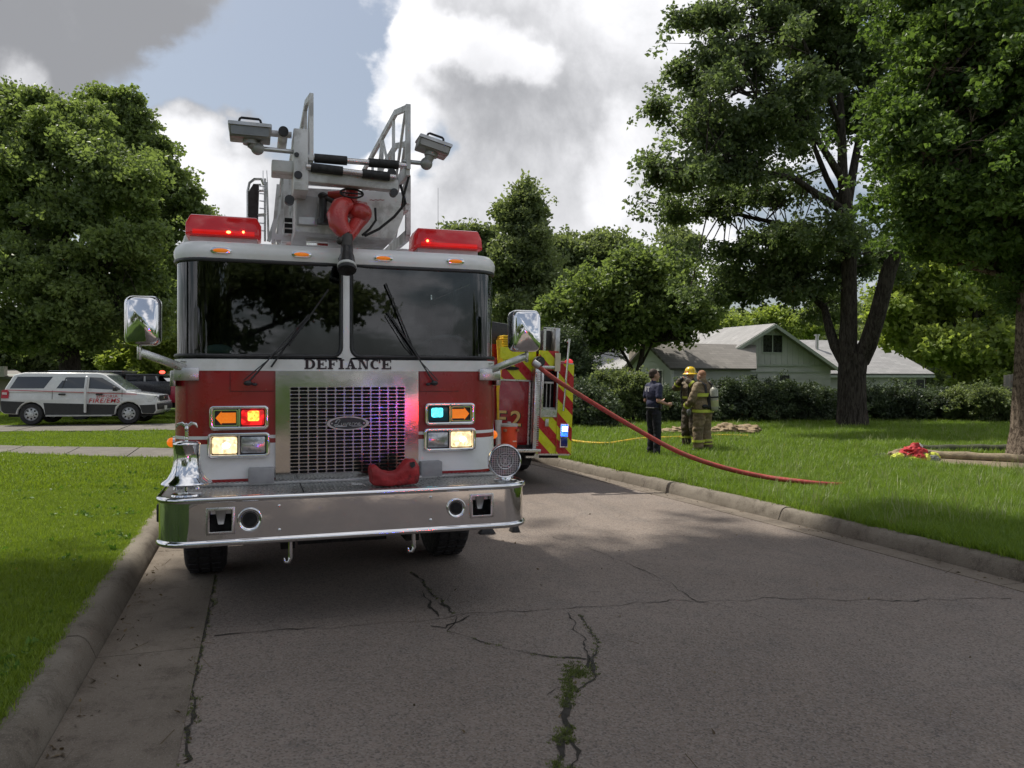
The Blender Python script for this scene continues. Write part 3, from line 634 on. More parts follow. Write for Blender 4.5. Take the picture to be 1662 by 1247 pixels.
tree('young_elm_tree', 'small yellow green tree beside the red brush truck', gz(PD(258, 0, 40), -.1), .14, pb(40, [(250, 590, 26, 16, 0), (275, 560, 20, 20, 0), (235, 560, 24, 18, 1), (200, 590, 26, 12, 1)]), 700, clumps(26, .45, .24), L_YEL, gap=0)
for i, (px, py, rx, ry, d) in enumerate([(20, 575, 60, 32, 47), (110, 580, 55, 34, 48), (185, 588, 45, 26, 50), (-60, 560, 60, 50, 46), (265, 560, 60, 60, 75)]):
    tree('understory_tree', ['low tree in deep shade left of the white car', 'low tree in deep shade above the middle of the white car', 'low tree in deep shade above the bonnet of the white car', 'low tree at the far left edge', 'far tree seen between the elm and the mirror of the ladder truck'][i], gz(PD(px, 0, d), -.2), .15, pb(d, [(px, py, rx, ry, 0), (px-20, py+14, rx*.7, ry*.6, -1)]), 800, clumps(24, .6, .3), L_BACK if i % 2 else L_LEFT, gap=-.2, twigs=6)
# middle background
tree('slender_ash_tree', 'narrow tall tree rising above the tree line behind the second engine', gz(PD(845, 0, 50), 0), .3, pb(50, [(848, 318, 20, 20, 0), (872, 340, 16, 22, 0), (832, 345, 20, 22, 0), (852, 380, 40, 34, 0), (830, 430, 50, 40, 0), (880, 440, 40, 40, 0), (850, 500, 60, 46, 0), (830, 560, 50, 40, 0)]), 2000, clumps(22, .5, .26), L_BACK, gap=-.1, twigs=9)
tree('ash_tree', 'rounded tree just right of the right light bar', gz(PD(760, 0, 56), 0), .35, pb(56, [(770, 395, 44, 30, 0), (740, 385, 24, 16, 0), (800, 410, 40, 40, 0), (790, 470, 50, 44, 0), (740, 450, 50, 40, 0)]), 1400, clumps(22, .6, .3), L_BACK, gap=-.1, twigs=8)
tree('ash_tree', 'round topped tree between the slender ash and the oak, farther of two', gz(PD(975, 0, 66), 0), .4, pb(66, [(970, 400, 44, 30, 0), (1010, 420, 36, 30, 0), (915, 410, 36, 30, 0), (940, 450, 60, 40, 0), (1000, 470, 60, 40, 0), (1060, 440, 50, 40, 0), (1100, 400, 40, 34, 0)]), 1800, clumps(22, .68, .32), L_BACK, gap=-.1, twigs=8)
dS = 33
tree('redbud_tree', 'spreading tree with several thin stems in front of the brick chimney', gz(PD(1040, 0, dS), 0), .2, pb(dS, [(1000, 470, 60, 36, 0), (940, 500, 50, 34, 0), (1060, 480, 60, 40, 0), (980, 530, 70, 34, 0), (920, 550, 40, 26, 0), (1050, 530, 50, 26, 0), (1100, 510, 60, 34, 1), (1085, 450, 50, 34, 1), (1040, 440, 50, 26, 0)]), 2600, clumps(24, .42, .22), L_LEFT,
     limbs=[([PD(x, y, dS) for x, y in ((1036, 690), (1034, 610), (1042, 575), (1046, 540), (1040, 480))], [.13, .12, .10, .08, .03]), ([PD(x, y, dS) for x, y in ((1030, 690), (1026, 600), (1010, 570), (1000, 520))], [.09, .08, .06, .03]), ([PD(x, y, dS) for x, y in ((1042, 590), (1060, 555), (1090, 552), (1110, 550))], [.06, .05, .03, .015])], gap=-.02)
tree('sunlit_tree', 'yellow green sunlit tree behind the gable of the pale green house', gz(PD(1300, 0, 60), 0), .2, pb(60, [(1290, 530, 44, 22, 0), (1320, 525, 26, 18, 0), (1250, 515, 30, 14, 0), (1190, 530, 60, 14, 0)]), 900, clumps(24, .6, .3), L_YEL, gap=-.05)
tree('dark_cedar_tree', 'dark conical evergreen beside the rear of the second engine', gz(PD(930, 0, 31), 0), .15, pb(31, [(925, 590, 34, 26, 0), (920, 560, 26, 22, 0), (935, 615, 40, 20, 0)]), 900, clumps(30, .35, .12), L_HEDGE, gap=-.3, twigs=4)
for i, (px, py, rx, ry, d) in enumerate([(1440, 520, 40, 34, 70), (1500, 500, 50, 50, 80), (1640, 560, 60, 60, 60), (1700, 500, 80, 80, 60), (1150, 520, 70, 30, 75), (880, 560, 60, 40, 80)]):
    tree('distant_tree', ['far tree in the gap right of the oak trunk', 'far pale tree above the right end of the house', 'far tree by the grey fence', 'far tree at the right edge behind the maple', 'far tree above the left end of the house roof', 'far tree behind the open lid of the second engine'][i], gz(PD(px, 0, d), -.2), .2, pb(d, [(px, py, rx, ry, 0), (px+25, py+20, rx*.8, ry*.6, -1)]), 700, clumps(24, .8, .36), L_YEL if i in (1, 2) else L_BACK, gap=.0 if i < 2 else -.2, twigs=6)
mb = []
for i in range(6600):
    px = rng.uniform(-250, 1950) if i < 5200 else rng.uniform(700, 1160); d = rng.uniform(92, 112); p = PD(px, 0, d); z = rng.uniform(-.2, 9.0+8.5*sst(690, 800, px)*sst(1180, 1060, px)+2.5*noise.noise(Vector((px*.006, 3, 1)))+2*noise.noise(Vector((px*.03, 8, 1)))); mb.append((p.x, p.y, z))
n = len(mb); o = scatter('far_woods', mb, np.column_stack([rng.normal(0, .4, (n, 2)), rng.random(n)*6.28]), rng.uniform(.8, 1.3, n), clumps(26, 1.5, .7, flat=.8), L_BACK); tag(o, 'distant belt of woods closing the horizon behind the houses', 'woods', kind='stuff')
# trees behind the photographer: they shade the road and show in the windshield and chrome
tree('street_tree', 'large tree overhanging the road left of the photographer', (-8, 4.5, .1), .5, [((-4.5, 9, 12.0), (3.4, 3.2, 2.0)), ((-1.2, 9.5, 12.6), (3.2, 2.8, 1.8)), ((-3.5, 12.2, 14), (3.0, 2.2, 1.4)), ((1.5, 10.8, 13.4), (3.2, 2.6, 1.5)), ((3.0, 8.2, 12.6), (3.0, 2.6, 1.6)), ((-8, 6, 11), (3, 4, 3)), ((-7, 10.5, 13), (2.6, 3, 2)), ((.5, 12.3, 14.2), (2.6, 1.8, 1.2))], 4600, clumps(24, .55, .26), L_MAP, gap=-.35, twigs=14)
tree('street_tree', 'dark spreading tree on the left behind the photographer', (-4, -16, .1), .4, [((-3.5, -16, 5.6), (3.4, 3, 3.0)), ((-7.5, -17, 5), (3, 3, 3)), ((0.3, -15.5, 5.4), (2.2, 2, 1.3)), ((2.6, -15.5, 4.4), (1.7, 1.6, .8)), ((-2, -15.5, 3.0), (2.0, 2, 1.2))], 1700, clumps(24, .45, .22), L_BACK, gap=-.05, twigs=8)
tree('street_tree', 'second large tree on the left far behind the photographer', (-16, -26, .1), .5, [((-15, -26, 7), (6, 5, 5)), ((-22, -24, 6), (5, 5, 4))], 900, clumps(24, .7, .34), L_BACK, gap=-.15, twigs=6)
tree('street_tree', 'third tree far behind the photographer right of the road', (24, -40, .1), .4, [((24, -40, 4), (6, 5, 3.5)), ((34, -34, 4), (6, 5, 4))], 800, clumps(24, .8, .38), L_BACK, gap=-.15, twigs=6)

# hedge of separate shrubs before the house
SH = [(940, 640, 34, 44, 25.6), (985, 632, 34, 40, 27), (1028, 628, 30, 36, 27.5), (960, 655, 40, 34, 24.8), (1070, 650, 34, 36, 27.5), (1100, 654, 28, 32, 27.5), (1148, 652, 28, 34, 28), (1190, 640, 34, 38, 28), (1235, 645, 36, 38, 28), (1280, 648, 34, 38, 28), (1325, 650, 34, 36, 28), (1425, 655, 34, 36, 28.5), (1475, 648, 34, 38, 28.5), (1520, 650, 34, 38, 28.5), (1565, 652, 34, 36, 28), (1610, 645, 34, 40, 27), (1352, 655, 24, 30, 29)]
WHERE = ['tall shrub right behind the second engine', 'olive shrub left of the man in navy', 'shrub below the redbud stems', 'low shrub nearest the second engine', 'shrub behind the man in navy', 'shrub between the man in navy and the helmeted firefighter', 'shrub right of the air cylinder', 'second shrub right of the air cylinder', 'shrub under the small wall window', 'shrub below the left gable wall', 'shrub just left of the oak trunk', 'shrub just right of the oak trunk', 'shrub under the right wing window', 'shrub at the right corner of the house', 'shrub below the bright green tree', 'bright shrub near the grey fence', 'shrub tucked behind the oak trunk']
for (px, py, rx, ry, d), w in zip(SH, WHERE):
    py += 9; ry *= .82
    tree('shrub', w, gz(PD(px, 0, d), LZ-.05), .05, pb(d, [(px, py, rx, ry, 0), (px-12, py-12, rx*.6, ry*.7, -.2), (px+14, py+12, rx*.7, ry*.7, .1)]), 560, clumps(30, .20, .095), L_BACK if 'bright' in w or 'olive' in w or 'stems' in w else L_HEDGE, gap=-.35, gfreq=.8, twigs=5, group='shrubs of the hedge in front of the house', cat='shrub', fork=.2)

# ================================================================== LADDER TRUCK
XL, XR, YF = -.565, 1.915, 6.05
XC = (XL+XR)/2
T = thing('ladder_fire_truck', 'white over red ladder fire truck parked facing the camera with DEFIANCE on its front', 'fire truck', (XC, YF+4, 0))
def plan(yf, xl, xr, r, yb, n=10):       # rounded front outline, left rear to right rear, with outward normals
    P = [((xl, yb), (-1, 0)), ((xl, yf+r), (-1, 0))]
    for k in range(1, n): a = math.pi/2*k/n; P.append(((xl+r-r*math.cos(a), yf+r-r*math.sin(a)), (-math.cos(a), -math.sin(a))))
    P.append(((xl+r, yf), (0, -1))); P.append(((xr-r, yf), (0, -1)))
    for k in range(1, n): a = math.pi/2*k/n; P.append(((xr-r+r*math.sin(a), yf+r-r*math.cos(a)), (math.sin(a), -math.cos(a))))
    P += [((xr, yf+r), (1, 0)), ((xr, yb), (1, 0))]; return P
def wrap(mb, pl, prof, cap=False):       # prof: (outward offset, z)
    m = len(prof); vs = [(p[0]+nn[0]*o, p[1]+nn[1]*o, z) for p, nn in pl for o, z in prof]
    fs = [(i*m+j, (i+1)*m+j, (i+1)*m+j+1, i*m+j+1) for i in range(len(pl)-1) for j in range(m-1)]
    return mb.add(vs, fs)
CABB = 8.7
PL = plan(YF, XL, XR, .24, CABB)
def zz(px, py, Y=YF): return W(px, py, Y).z
def xx(px, Y=YF): return W(px, 600, Y).x
zT, zWT, zWB, zBB = 2.735, 2.60, 1.872, 1.775
ZR1, ZR2, ZR3, ZBOT = 1.296, 1.272, 1.238, .955
# cab panels: one sheet each, wrapped round the rounded corners
mb = MB(); mb.mi = 0
wrap(mb, PL, [(-.03, zWT-.01), (.004, zWT), (.012, zWT+.03), (.012, zWT+.06), (0, zT-.045), (-.03, zT-.012), (-.09, zT), (-.24, zT+.012)])
mb.add([(XL+.22, YF+.22, zT+.012), (XR-.22, YF+.22, zT+.012), (XR-.22, CABB, zT+.012), (XL+.22, CABB, zT+.012)], [(0, 1, 2, 3)])
mb.build('roof_cap', WHITE, T, smooth=50)
wrap(MB(), PL, [(-.02, zBB), (.004, zBB), (.006, zWB-.012), (-.02, zWB-.008)]).build('name_band', WHITE, T, smooth=50)
wrap(MB(), PL, [(0, ZR1), (0, zBB)]).build('red_body_panel', RED, T, smooth=50)
mb = MB(); wrap(mb, PL, [(.001, ZR2), (.001, ZR1)]); wrap(mb, PL, [(.001, ZBOT+.022), (.001, ZR3)]); mb.build('white_body_panel', WHITE, T, smooth=50)
mb = MB(); wrap(mb, PL, [(.002, ZR3), (.002, ZR2)]); wrap(mb, PL, [(.002, ZBOT), (.002, ZBOT+.022)]); mb.build('red_stripe', RED, T, smooth=50)
# windshield: two panes with wrapped corners
xp0, xp1, xp2 = xx(558), xx(566), 0
def along(pl, xa, xb):
    out = []
    for (p, nn), (q, mm) in zip(pl, pl[1:]):
        if abs(nn[1]) > .99 and abs(mm[1]) > .99 and abs(q[0]-p[0]) > .5:
            for k in range(13):
                x = p[0]+(q[0]-p[0])*k/12; out.append(((x, p[1]), nn))
        else: out.append((p, nn))
    return out
PW = [(XL, YF+1.0), (XR, YF+1.0)]
def pane(xa, xb, side, off, z0, z1):
    pl = [q for q in along(plan(YF, XL, XR, .24, YF+.50, 12), 0, 0) if (q[0][0] <= xb+1e-6 and q[0][0] >= xa-1e-6)]
    pl = [((xa, YF), (0, -1))]+pl if side > 0 else pl+[((xb, YF), (0, -1))]
    mb = MB(); return wrap(mb, pl, [(off, z0), (off, z1)]), pl
g, pl1 = pane(-9, xp0-.02, -1, -.012, zWB+.01, zWT-.015); g.build('windshield_pane', GLASS, T, smooth=50)
g, pl2 = pane(xp1+.02, 9, 1, -.012, zWB+.01, zWT-.015); g.build('windshield_pane', GLASS, T, smooth=50)
# rubber gaskets following the pane outlines, rounded at the lower inner corners
def gasket(pl, side):
    mb = MB(); zt, zb = zWT-.012, zWB+.014
    tops = [Vector((p[0]+n_[0]*-.004, p[1]+n_[1]*-.004, zt)) for p, n_ in pl]; bots = [Vector((p[0]+n_[0]*-.004, p[1]+n_[1]*-.004, zb)) for p, n_ in pl]
    r_ = .07; xi = (pl[-1] if side < 0 else pl[0])[0][0]; s_ = -1 if side < 0 else 1
    arc = lambda zc, a0, a1: [Vector((xi+s_*(r_-r_*math.cos(a)), YF-.002, zc+r_*math.sin(a))) for a in [a0+(a1-a0)*k/5 for k in range(6)]]
    ab = arc(zb+r_, -math.pi/2, 0); at_ = arc(zt-r_*.6, 0, math.pi/2)
    inner = [p for p in (bots if side < 0 else bots[::-1]) if abs(p.x-xi) > r_+.005]; innert = [p for p in (tops if side < 0 else tops[::-1]) if abs(p.x-xi) > r_+.005]
    path = inner+ab+[Vector((xi, YF-.002, zt))]+innert[::-1]
    mb.tube(path, .016, 6)
    # white corner fillers inside the rounded gasket
    w = MB(); w.add([Vector((xi-s_*.012, YF-.003, zb-.012))]+[p+Vector((0, -.001, 0)) for p in ab], [(0, k, k+1) for k in range(1, 6)])
    return mb, w
for pl, sd in ((pl1, -1), (pl2, 1)):
    a, b = gasket(pl, sd); a.build('windshield_gasket', BPLAS, T, smooth=60); b.build('corner_filler', WHITE, T)
MB().bb((xp0-.014, YF-.008, zWB-.02), (xp1+.014, YF+.03, zWT+.01)).build('centre_post', WHITE, T, bevel=.004)
for x in (XL+.012, XR-.012): MB().bb((x-.012, YF+.50, zWB-.01), (x+.012, YF+.66, zWT+.01)).build('corner_pillar', WHITE, T)
# side doors and windows
for sx, x in ((-1, XL), (1, XR)):
    for ya, yb in ((YF+.66, YF+1.45), (YF+1.65, YF+2.5)):
        MB().bb((x-.006*sx-.004, ya, zWB+.06), (x-.006*sx+.004, yb, zWT-.05)).build('side_window', GLASSD, T)
        mb = MB(); o_ = [(ya-.03, zWB+.02), (yb+.03, zWB+.02), (yb+.03, zWT-.01), (ya-.03, zWT-.01)]; i_ = [(ya, zWB+.06), (yb, zWB+.06), (yb, zWT-.05), (ya, zWT-.05)]
        mb.ring(o_, i_, lambda u, v, w: Vector((x+w*sx, u, v)), -.02, .006); mb.build('window_frame', WHITE, T)
    MB().bb((x-.02*sx, YF+1.48, zWB-.01), (x+.001*sx, YF+1.62, zWT+.01)).build('door_pillar', WHITE, T)
    MB().bb((x-.02*sx, YF+2.53, zWB-.01), (x+.001*sx, CABB, zWT+.01)).build('rear_pillar', WHITE, T)
# interior
for x in (XL+.10, XR-.10): MB().bb((x-.05, YF+.20, zWB-.3), (x+.05, YF+.42, zWT+.05)).build('added_dark_post', BPLAS, T, bevel=.02)  # black posts added behind the glass to darken the windshield corners
INT = pm('cab_interior', (.03, .034, .038), .8, 0, .2, 5); SEAT = pm('seat_cloth', (.06, .07, .085), .9, 0, .2, 20)
mb = MB().bb((XL+.04, YF+.62, .95), (XR-.04, YF+2.4, 1.3)); mb.bb((XL+.03, YF+2.55, 1.0), (XR-.03, YF+2.6, 2.7)); mb.bb((XL+.03, YF+.3, 2.66), (XR-.03, YF+2.6, 2.70)); mb.build('cab_interior', INT, T)
mb = MB(); mb.add([(XL+.05, YF+.04, 1.84), (XR-.05, YF+.04, 1.84), (XR-.05, YF+.45, 1.90), (XL+.05, YF+.45, 1.90), (XL+.05, YF+.55, 1.5), (XR-.05, YF+.55, 1.5)], [(0, 1, 2, 3), (3, 2, 5, 4)]); mb.bb((XC-.3, YF+.5, 1.2), (XC+.35, YF+1.9, 1.75)); mb.build('dashboard', INT, T, smooth=30)
for x in (XL+.5, XR-.5):
    MB().bb((x-.25, YF+1.1, 1.45), (x+.25, YF+1.6, 1.6)).bb((x-.25, YF+1.55, 1.5), (x+.25, YF+1.7, 2.25)).bb((x-.13, YF+1.56, 2.27), (x+.13, YF+1.68, 2.45)).build('seat', SEAT, T, bevel=.03)
mb = MB(); c = Vector((xx(722, YF+.35), YF+.42, 1.93)); M = Euler((R(-38), 0, 0)).to_matrix()
mb.tube([c+M @ Vector((.23*math.cos(a), .23*math.sin(a), 0)) for a in [2*math.pi*k/24 for k in range(25)]], .016, 6, caps=False)
for a in (.4, 2.7, 4.7): mb.tube([c, c+M @ Vector((.22*math.cos(a), .22*math.sin(a), 0))], .014, 6)
mb.build('steering_wheel', pm('grey_vinyl', (.20, .22, .24), .5), T, smooth=60)
MB().ell((XL+.30, YF+.28, 1.93), (.11, .09, .05)).build('dashboard_cap', pm('pale_green_cloth', (.30, .42, .38), .8), T, smooth=60)
for px in (473, 601): a = W(px, 436, YF+.10); MB().bb((a.x-.012, YF+.08, a.z-.05), (a.x+.012, YF+.11, a.z+.14)).build('visor_bracket', BPLAS, T)

# lettering on the band
def slab_letters(word, x0, x1, z0, z1, fn, mat, parent, name):
    n = len(word); h = 1.0; wd = {'I': .52, 'A': 1.08, 'N': 1.06, 'E': .92, 'F': .90, 'D': 1.0, 'C': .98}; gap = .12
    tot = sum(wd[c] for c in word)+gap*(n-1); sx = (x1-x0)/tot; sz = z1-z0; cx = 0; T_, S = .27, .13
    for ch in word:
        w = wd[ch]; q = []
        rc = lambda a, b, c, d: q.append([(a, b), (c, b), (c, d), (a, d)])
        if ch in 'EF':
            rc(.10, 0, .10+T_, 1); rc(0, 1-S, w, 1); rc(.10, .44, w*.68, .44+S); rc(w-.1, .70, w, 1); rc(w*.60, .33, w*.70, .68)
            if ch == 'E': rc(0, 0, w, S); rc(w-.1, 0, w, .30)
            else: rc(0, 0, .10+T_+.12, S)
        elif ch == 'I': rc(.13, 0, .13+T_, 1); rc(0, 0, w, S); rc(0, 1-S, w, 1)
        elif ch == 'A':
            q.append([(.18, S), (.30, S), (.56, .98), (.44, 1)]); q.append([(.62, S), (.93, S), (.60, 1), (.40, 1)]); rc(.34, .30, .70, .30+.11); rc(0, 0, .42, S); rc(.54, 0, w, S)
        elif ch == 'N':
            rc(.12, 0, .24, 1); rc(w-.24, 0, w-.12, 1); q.append([(.12, 1), (.42, 1), (w-.12, 0), (w-.36, 0)]); rc(0, 0, .36, S); rc(w-.36, 1-S, w, 1); rc(0, 1-S, .3, 1)
        elif ch == 'D':
            rc(.10, 0, .10+T_, 1); rc(0, 0, .5, S); rc(0, 1-S, .5, 1)
            for k in range(8):
                a, b = R(-90+k*22.5), R(-90+(k+1)*22.5); ro, ri = .5, (.5-S)
                q.append([(.5+(w-.5)*math.cos(a), .5+ro*math.sin(a)), (.5+(w-.5)*math.cos(b), .5+ro*math.sin(b)), (.5+(w-.5-T_)*math.cos(b), .5+ri*math.sin(b)), (.5+(w-.5-T_)*math.cos(a), .5+ri*math.sin(a))])
        elif ch == 'C':
            for k in range(12):
                a, b = R(50+k*21.7), R(50+(k+1)*21.7); c_ = w*.52
                q.append([(c_+c_*math.cos(a), .5+.5*math.sin(a)), (c_+c_*math.cos(b), .5+.5*math.sin(b)), (c_+(c_-T_)*math.cos(b), .5+(.5-S)*math.sin(b)), (c_+(c_-T_)*math.cos(a), .5+(.5-S)*math.sin(a))])
            rc(w-.14, .64, w-.02, 1)
        m = MB()
        for i, pol in enumerate(q): m.prism([(x0+(cx+u)*sx, z0+v*sz) for u, v in pol], fn, 0, .0012+.0003*i)
        m.build(name, mat, parent, weld=False); cx += w+gap
BLK = pm('black_lettering', (.02, .012, .016), .4)
slab_letters('DEFIANCE', xx(494), xx(634.5), zz(565, 599.5), zz(565, 583.5), lambda u, v, w: Vector((u, YF-.0075-w, v)), BLK, T, 'letter')

# wipers
def wiper(pb_, pt, pm_, side):
    a, b = W(*pb_, YF-.05), W(*pt, YF-.035); c = W(*pm_, YF-.03); mb = MB()
    m = a+Vector((-.05*side, 0, -.01)); mb.ell(a, (.03, .02, .02), 10, 6); mb.ell(m, (.02, .02, .012), 8, 6); mb.tube([m+Vector((0, .02, 0)), a], .010, 6)
    o = mb.tube([a, a.lerp(b, .5)+Vector((0, -.02, 0)), b], [.008, .005, .004], 6).tube([a+Vector((.03*side, 0, .02)), a.lerp(b, .5)+Vector((.035*side*-1, -.01, .01)), b+Vector((-.012*side, 0, -.02))], .004, 5).build('wiper', BPLAS, T, smooth=60)
    MB().bar(b+(b-c)*.02, c, .007, .014).build('wiper_blade', BLACK, o)
wiper((402, 622), (500, 512), (440, 596), -1); wiper((705, 622), (630, 508), (680, 580), 1)
MB().bar(W(470, 560, YF-.04), W(533, 470, YF-.03), .007, .012).build('wiper_blade', BLACK, T); MB().bar(W(626, 460, YF-.03), W(668, 560, YF-.04), .007, .012).build('wiper_blade', BLACK, T)

# front marker lamps
for px, py in ((358.5, 407), (489.5, 413.5), (622, 419.5), (739, 424.5)):
    p = W(px, py, YF-.014); o = MB().prism([(p.x+(.036 if True else 0)*math.cos(a)+.038*(1 if math.cos(a) > 0 else -1), p.z+.024*math.sin(a)) for a in [2*math.pi*(k+.5)/20 for k in range(20)]], FXZ, YF-.022, YF+.01).build('marker_lamp', CHROME, T, bevel=.004)
    MB().ell((p.x, YF-.026, p.z), (.056, .014, .015), 16, 8).build('lens', AMBER, o, smooth=80)
p = W(770*0+547, 417, YF)   # small fittings on the cap
MB().cyl((xx(551), YF-.03, zz(551, 421)), (xx(551), YF, zz(551, 421)), .012).build('cap_bolt', BPLAS, T)

# grille: polished panel with real slots
gx0, gx1 = xx(447), xx(678); gz0, gz1 = ZBOT-.005, zz(560, 602.5)
sx0, sx1 = xx(470), xx(656.5); sz1, sz0 = zz(565, 628), zz(565, 765.5)
NC, NR = 13, 24; cw, chh = (sx1-sx0)/NC, (sz1-sz0)/NR
yg = YF-.028
PANEL = pm('polished_stainless', (.40, .39, .38), .09, 1, .10, 3, bump=.02, bscale=5)
SLOT = pm('slotted_stainless', (.34, .33, .33), .20, 1, .10, 8)
mb = MB()
for a, b in (((gx0, gz0), (sx0, gz1)), ((sx1, gz0), (gx1, gz1)), ((sx0, sz1), (sx1, gz1)), ((sx0, gz0), (sx1, sz0))): mb.add([(a[0], yg, a[1]), (b[0], yg, a[1]), (b[0], yg, b[1]), (a[0], yg, b[1])], [(0, 1, 2, 3)])
mb.add([(gx0, yg, gz0), (gx1, yg, gz0), (gx1, yg, gz1), (gx0, yg, gz1), (gx0, YF+.01, gz0), (gx1, YF+.01, gz0), (gx1, YF+.01, gz1), (gx0, YF+.01, gz1)], [(0, 1, 5, 4), (1, 2, 6, 5), (2, 3, 7, 6), (3, 0, 4, 7)])
GP = mb.build('grille_panel', PANEL, T)
mb = MB()
for i in range(NC):
    for j in range(NR):
        x, z = sx0+(i+.5)*cw, sz0+(j+.5)*chh; hw, hh = cw*.45, chh*.385; r_ = hh
        inn = [(x+hw, z), (x+hw-r_*.3, z+hh*.8), (x+hw-r_, z+hh), (x, z+hh), (x-hw+r_, z+hh), (x-hw+r_*.3, z+hh*.8), (x-hw, z), (x-hw+r_*.3, z-hh*.8), (x-hw+r_, z-hh), (x, z-hh), (x+hw-r_, z-hh), (x+hw-r_*.3, z-hh*.8)]
        a, b = x-cw/2, x+cw/2; c_, d_ = z-chh/2, z+chh/2
        out = [(b, z), (b, d_), (x+hw*.7, d_), (x, d_), (x-hw*.7, d_), (a, d_), (a, z), (a, c_), (x-hw*.7, c_), (x, c_), (x+hw*.7, c_), (b, c_)]
        vs = [Vector((u, yg-.001, v)) for u, v in out]+[Vector((u, yg-.001, v)) for u, v in inn]+[Vector((u, yg+.009, v)) for u, v in inn]
        mb.add(vs, [(k, (k+1) % 12, 12+(k+1) % 12, 12+k) for k in range(12)]+[(12+k, 12+(k+1) % 12, 24+(k+1) % 12, 24+k) for k in range(12)])
mb.build('slotted_grille', SLOT, GP)
MB().bb((sx0-.02, yg+.018, sz0-.02), (sx1+.02, yg+.022, sz1+.02)).build('radiator_core', DARK, GP)
# oval badge with script
p = W(564.5, 687, yg); a_, b_ = (xx(599)-xx(531))/2, .053
el = lambda s_: [(p.x+a_*s_*math.cos(2*math.pi*k/32), p.z+b_*(s_ if s_ == 1 else s_-.03)*math.sin(2*math.pi*k/32)) for k in range(32)]
BG = MB().ring(el(1), el(.86), FXZ, yg-.022, yg-.002).build('badge', DSTEEL, T, smooth=40)
MB().prism(el(.88), FXZ, yg-.014, yg-.004).build('badge_plate', pm('badge_grey', (.05, .055, .06), .35, .4), BG)
def script(strokes, fn, r_, mat, name, par):
    m = MB()
    for s_ in strokes:
        q = []
        for k in range(len(s_)-1):
            P0, P1, P2, P3 = [Vector((*s_[max(0, min(len(s_)-1, k+d))], 0)) for d in (-1, 0, 1, 2)]
            for u in (0, .25, .5, .75): q.append(.5*((2*P1)+(P2-P0)*u+(2*P0-5*P1+4*P2-P3)*u*u+(3*P1-P0-3*P2+P3)*u**3))
        q.append(Vector((*s_[-1], 0))); m.tube([fn(v.x, v.y) for v in q], r_, 5)
    return m.build(name, mat, par, smooth=60, weld=False)
LS = [[(.10, .72), (.02, .60), (.14, .98), (.26, .95), (.20, .62), (.12, .25), (.02, .08), (-.03, .2), (.08, .25), (.24, .08), (.36, .1)],
      [(.34, .5), (.33, .2), (.40, .12), (.47, .5), (.46, .2), (.54, .15)], [(.54, .5), (.58, .12), (.66, .5), (.70, .46)],
      [(.72, .3), (.80, .38), (.78, .52), (.72, .4), (.74, .15), (.84, .14)], [(.88, .14), (.90, .5), (.98, .48)], [(1.0, .14), (1.02, .5), (1.03, .3), (1.10, .5), (1.14, .3), (1.15, .14)],
      [(1.20, .3), (1.28, .38), (1.26, .52), (1.19, .4), (1.22, .15), (1.36, .2)], [(.0, -.02), (.3, -.04), (.62, 0)], [(.85, 0), (1.3, .0), (1.42, .03)]]
script(LS, lambda u, v: Vector((p.x-a_*.62+u*a_*.93, yg-.016, p.z-b_*.42+v*b_*.95)), .0026, DSTEEL, 'badge_script', BG)
for s_ in (-1, 1): MB().cyl((p.x+s_*a_*.76, yg-.019, p.z), (p.x+s_*a_*.76, yg-.01, p.z), .006, n=10).build('rivet', DSTEEL, BG)

# headlight clusters
def lamp_mat(name, col, es, cells=60, ec=None, clear=.0):
    m = bpy.data.materials.new(name); m.use_nodes = True; t = NT(m.node_tree); b = t.n['Principled BSDF']
    tc = t.new('ShaderNodeTexCoord'); br = t.new('ShaderNodeTexVoronoi'); br.inputs['Scale'].default_value = cells; t.lk(tc.outputs['Object'], br.inputs['Vector'])
    sp = t.new('ShaderNodeSeparateXYZ'); t.lk(br.outputs['Color'], sp.inputs[0])
    t.lk(t.mix(sp.outputs[0], c4(tuple(x*.65 for x in col)), c4(col)), b.inputs['Base Color']); b.inputs['Roughness'].default_value = .15
    if es:
        b.inputs['Emission Color'].default_value = c4(ec or col); t.lk(t.ramp(sp.outputs[1], 0, 1, es*.45, es*1.5, 'LINEAR'), b.inputs['Emission Strength'])
    else: b.inputs['Metallic'].default_value = .7
    return m
L_ON = lamp_mat('lit_headlamp', (.95, .80, .50), .55, 55, (1, .74, .38)); L_OFF = lamp_mat('unlit_headlamp', (.55, .55, .57), 0, 45)
L_RED = lamp_mat('red_flash_lens', (.55, .01, .01), .35, 30, (1, .02, .02)); L_REDC = lamp_mat('red_flash_core', (1, .25, .03), 1.6, 70, (1, .24, .03))
L_TEALB = pm('dark_teal_lens', (.01, .07, .09), .15); L_TEALC = lamp_mat('teal_flash_core', (.15, .8, .9), 1.0, 70, (.04, .80, .95))
